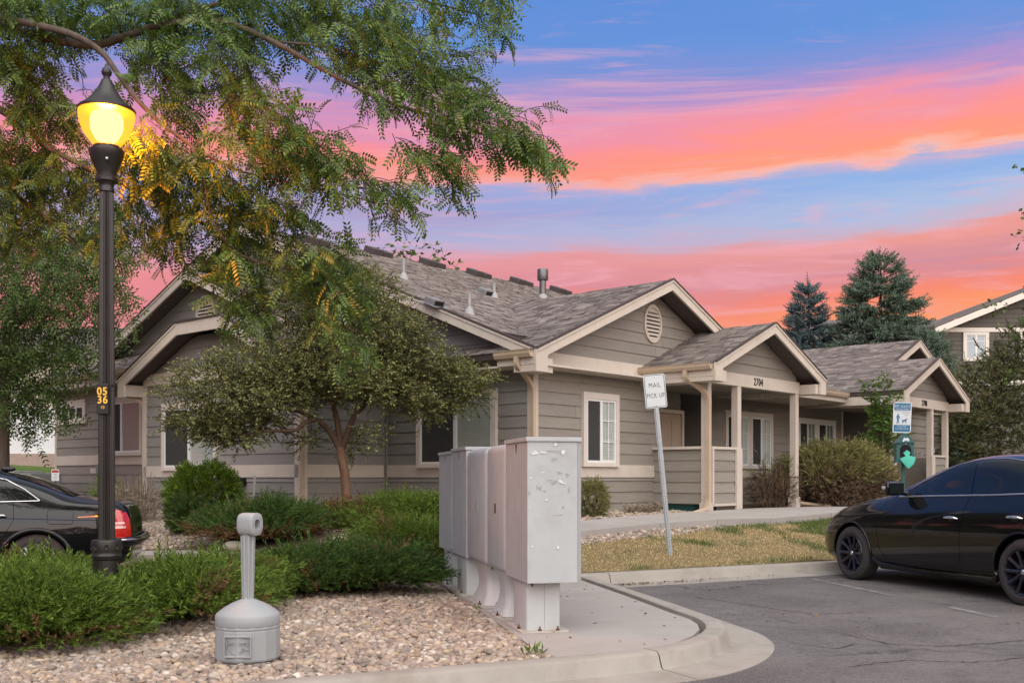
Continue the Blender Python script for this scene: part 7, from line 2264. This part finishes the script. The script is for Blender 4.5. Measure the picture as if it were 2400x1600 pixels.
SEDAN = dict(
    stations=[2.32, 2.26, 2.14, 1.95, 1.7, 1.42, 1.15, .95, .78, .60, .35, .1, -.15, -.45, -.8, -1.1, -1.4, -1.65, -1.85, -2.05, -2.2, -2.27, -2.30],
    top=[(2.32, .60), (2.26, .70), (2.14, .79), (1.95, .86), (1.6, .945), (1.2, 1.01), (.95, 1.045), (.78, 1.09), (.55, 1.20), (.2, 1.35), (-.1, 1.445), (-.45, 1.49), (-.8, 1.492), (-1.2, 1.44), (-1.5, 1.345), (-1.8, 1.20), (-2.0, 1.14), (-2.2, 1.11), (-2.30, .98)],
    belt=[(2.32, .55), (2.2, .66), (1.95, .78), (1.6, .86), (1.2, .92), (.8, .965), (0, 1.0), (-.9, 1.04), (-1.6, 1.075), (-2.0, 1.07), (-2.2, 1.05), (-2.30, .90)],
    low=[(2.32, .26), (2.1, .20), (1.5, .19), (0, .20), (-1.5, .21), (-2.1, .26), (-2.3, .34)],
    half=[(2.32, .52), (2.26, .64), (2.14, .75), (1.95, .83), (1.7, .87), (1.3, .885), (0, .885), (-1.3, .885), (-1.8, .86), (-2.1, .80), (-2.25, .70), (-2.30, .62)],
    roofw=[(2.3, .62), (1.0, .70), (.78, .74), (.3, .70), (-.2, .70), (-1.0, .69), (-1.6, .70), (-2.0, .72), (-2.3, .66)],
    tumble=.065, axles=(1.40, -1.30), wr=.322, arch=.372, ww=.205, rim=.225, track=.775, spokes=10, rimmat=M_RIMDARK,
    panes=[[(.60, 1.035), (.42, 1.125), (.15, 1.24), (-.12, 1.335), (-.34, 1.378), (-.44, 1.385), (-.50, 1.06)],
           [(-.56, 1.062), (-.51, 1.39), (-.80, 1.392), (-1.05, 1.36), (-1.27, 1.295), (-1.36, 1.095)],
           [(-1.42, 1.10), (-1.34, 1.265), (-1.50, 1.205), (-1.64, 1.12)]],
    chrome=[([(.66, 1.012), (0, 1.032), (-.8, 1.052), (-1.40, 1.078), (-1.70, 1.092)], .010), ([(.64, 1.03), (.40, 1.155), (.12, 1.275), (-.15, 1.37), (-.45, 1.418), (-.8, 1.423), (-1.1, 1.385), (-1.35, 1.31), (-1.55, 1.21), (-1.70, 1.10)], .007)],
    seams=[[(.86, .97), (.92, .70), (.86, .40), (.72, .27)], [(-.50, 1.03), (-.46, .70), (-.44, .29)], [(-1.36, 1.07), (-1.34, .84), (-1.20, .62), (-.98, .44), (-.92, .30)], [(.80, .26), (0, .265), (-.92, .28)],
           [(1.78, .62), (1.70, .76), (1.95, .80)], [(1.02, .985), (1.5, .90), (1.9, .82)]],
    handles=[(-.32, .80), (-1.20, .835)],
    mirror=(.52, 1.035), wind=(.84, -.02, .60, .52), rear=(-1.78, -1.22, .58, .50),
    side_lenses=[('headlight', [(2.12, .63), (2.16, .74), (1.98, .82), (1.78, .845), (1.80, .78), (1.98, .70)], M_LENS, .004), ('amber_marker', [(2.10, .64), (2.14, .71), (2.04, .755), (2.03, .68)], M_AMBER, .007)],
    ends=[('grille', [(0, .60), (.30, .60), (.34, .50), (0, .46)], M_BLACKTRIM, .004, 1), ('lower_grille', [(0, .40), (.42, .40), (.38, .28), (0, .28)], M_BLACKTRIM, .004, 1), ('tail_light', [(.42, .95), (.62, .95), (.66, .78), (.46, .80)], M_RED, .004, -1)],
    skirt=(-.92, 1.0, .235))

fw, rw = Vector((4.30, 13.33, 0)), Vector((5.17, 10.55, 0))
hdg = math.atan2(fw.y - rw.y, fw.x - rw.x)
sc = 1.055
mid = (fw + rw) / 2 + Vector((math.sin(hdg), -math.cos(hdg), 0)) * (.775 + .10) * sc
dcar = Vector((math.cos(hdg), math.sin(hdg), 0))
make_car('parked_sedan', 'glossy black compact sedan with dark alloy wheels nosed up to the kerb, right', mid - dcar * .05 * sc, hdg, SEDAN, sc)

BIG = dict(
    stations=[2.48, 2.42, 2.30, 2.0, 1.6, 1.2, .95, .75, .5, .2, -.1, -.5, -.9, -1.2, -1.45, -1.65, -1.85, -2.05, -2.25, -2.42, -2.50, -2.54],
    top=[(2.48, .80), (2.42, .90), (2.3, .96), (1.6, 1.03), (.95, 1.07), (.75, 1.11), (.45, 1.27), (.1, 1.41), (-.3, 1.475), (-.7, 1.48), (-1.05, 1.45), (-1.35, 1.37), (-1.65, 1.24), (-1.9, 1.125), (-2.05, 1.105), (-2.38, 1.085), (-2.46, 1.06), (-2.52, .95), (-2.54, .84)],
    belt=[(2.48, .76), (2.3, .90), (1.6, .97), (.8, 1.01), (0, 1.02), (-1.0, 1.03), (-1.9, 1.04), (-2.35, 1.03), (-2.5, .92), (-2.54, .80)],
    low=[(2.48, .30), (2.2, .22), (1.5, .20), (0, .20), (-1.6, .22), (-2.3, .28), (-2.54, .34)],
    half=[(2.48, .74), (2.42, .84), (2.3, .90), (2.0, .935), (1.5, .94), (0, .93), (-1.5, .945), (-2.0, .935), (-2.3, .90), (-2.46, .85), (-2.54, .76)],
    roofw=[(2.5, .72), (1.0, .74), (.7, .74), (.1, .68), (-.6, .64), (-1.2, .645), (-1.8, .70), (-2.05, .74), (-2.5, .74)],
    axles=(1.55, -1.50), wr=.352, arch=.402, ww=.22, rim=.245, track=.815, spokes=7, twin=True, rimmat=M_RIMSILVER, lip=.026, tumble=.05,
    panes=[[(.55, 1.06), (.30, 1.20), (.0, 1.315), (-.20, 1.365), (-.25, 1.08)], [(-.31, 1.085), (-.27, 1.375), (-.7, 1.385), (-1.0, 1.35), (-1.12, 1.30), (-1.20, 1.10)], [(-1.25, 1.10), (-1.18, 1.275), (-1.33, 1.20), (-1.48, 1.105)]],
    chrome=[([(.6, 1.045), (0, 1.065), (-.8, 1.075), (-1.52, 1.09)], .009), ([(-1.52, 1.095), (-1.34, 1.225), (-1.12, 1.34), (-.7, 1.415), (-.2, 1.395), (.1, 1.31), (.58, 1.06)], .008)],
    seams=[[(.80, 1.0), (.82, .4), (.8, .27)], [(-.27, 1.05), (-.25, .3)], [(-1.24, 1.06), (-1.26, .88), (-1.10, .58), (-1.05, .3)], [(-1.62, .99), (-1.62, .84), (-1.66, .82), (-1.88, .82), (-1.90, .84), (-1.90, .99), (-1.62, .99)], [(-1.0, .90), (-1.8, .87), (-2.45, .86)], [(-2.30, .52), (-2.0, .52)]],
    handles=[(-.12, .90), (-1.08, .91)], mirror=(.5, 1.06), wind=(.80, .02, .62, .54), rear=(-1.86, -1.22, .62, .52),
    side_lenses=[('tail_light', [(-2.36, .98), (-2.42, .97), (-2.475, .80), (-2.50, .66), (-2.40, .645), (-2.33, .66), (-2.32, .80)], M_RED, .004),
                 ('reflector_band', [(-2.33, .835), (-2.455, .835), (-2.462, .81), (-2.33, .81)], M_REDCLEAR, .006), ('reflector_band', [(-2.33, .785), (-2.468, .785), (-2.475, .76), (-2.33, .76)], M_REDCLEAR, .006),
                 ('amber_pinstripe', [(-1.95, .905), (-2.22, .915), (-2.22, .905), (-1.95, .893)], M_AMBER, .003)],
    ends=[('tail_light', [(.72, .95), (.86, .93), (.84, .66), (.72, .66)], M_RED, .004, -1)])
Z_ = 11.55
wheel = Vector(((84 - 1200) / FOC * Z_, Z_, 0.0))
hd2 = R(194.5)
s2 = .95
perp = Vector((math.sin(hd2), -math.cos(hd2), 0))
d2 = Vector((math.cos(hd2), math.sin(hd2), 0))
bigcar = make_car('large_sedan', 'black full size sedan seen from its tail, half hidden behind the lamp post, left', wheel + perp * (.815 + .11) * s2 + d2 * 1.50 * s2, hd2, BIG, s2)
# rear bumper with chrome strip, roof antenna
q = MB(); q.tube([(-2.30, .955, .60), (-2.46, .90, .60), (-2.56, .76, .60), (-2.60, .4, .60), (-2.61, 0, .60), (-2.60, -.4, .60), (-2.56, -.76, .60), (-2.46, -.90, .60), (-2.30, -.955, .60)], .055, 12); q.build('bumper', M_PAINT, bigcar)
q = MB(); q.tube([(-2.30, .985, .628), (-2.48, .945, .628), (-2.595, .79, .628), (-2.645, .4, .628), (-2.655, 0, .628), (-2.645, -.4, .628), (-2.595, -.79, .628)], .012, 8); q.build('chrome_strip', M_CHROME, bigcar)
q = MB(); TV, TF = ico(2); q.add([Vector(v * np.array((.09, .03, .035))) + Vector((-1.02, 0, 1.47)) for v in TV], [tuple(f) for f in TF], True); q.build('antenna', M_PAINT, bigcar)
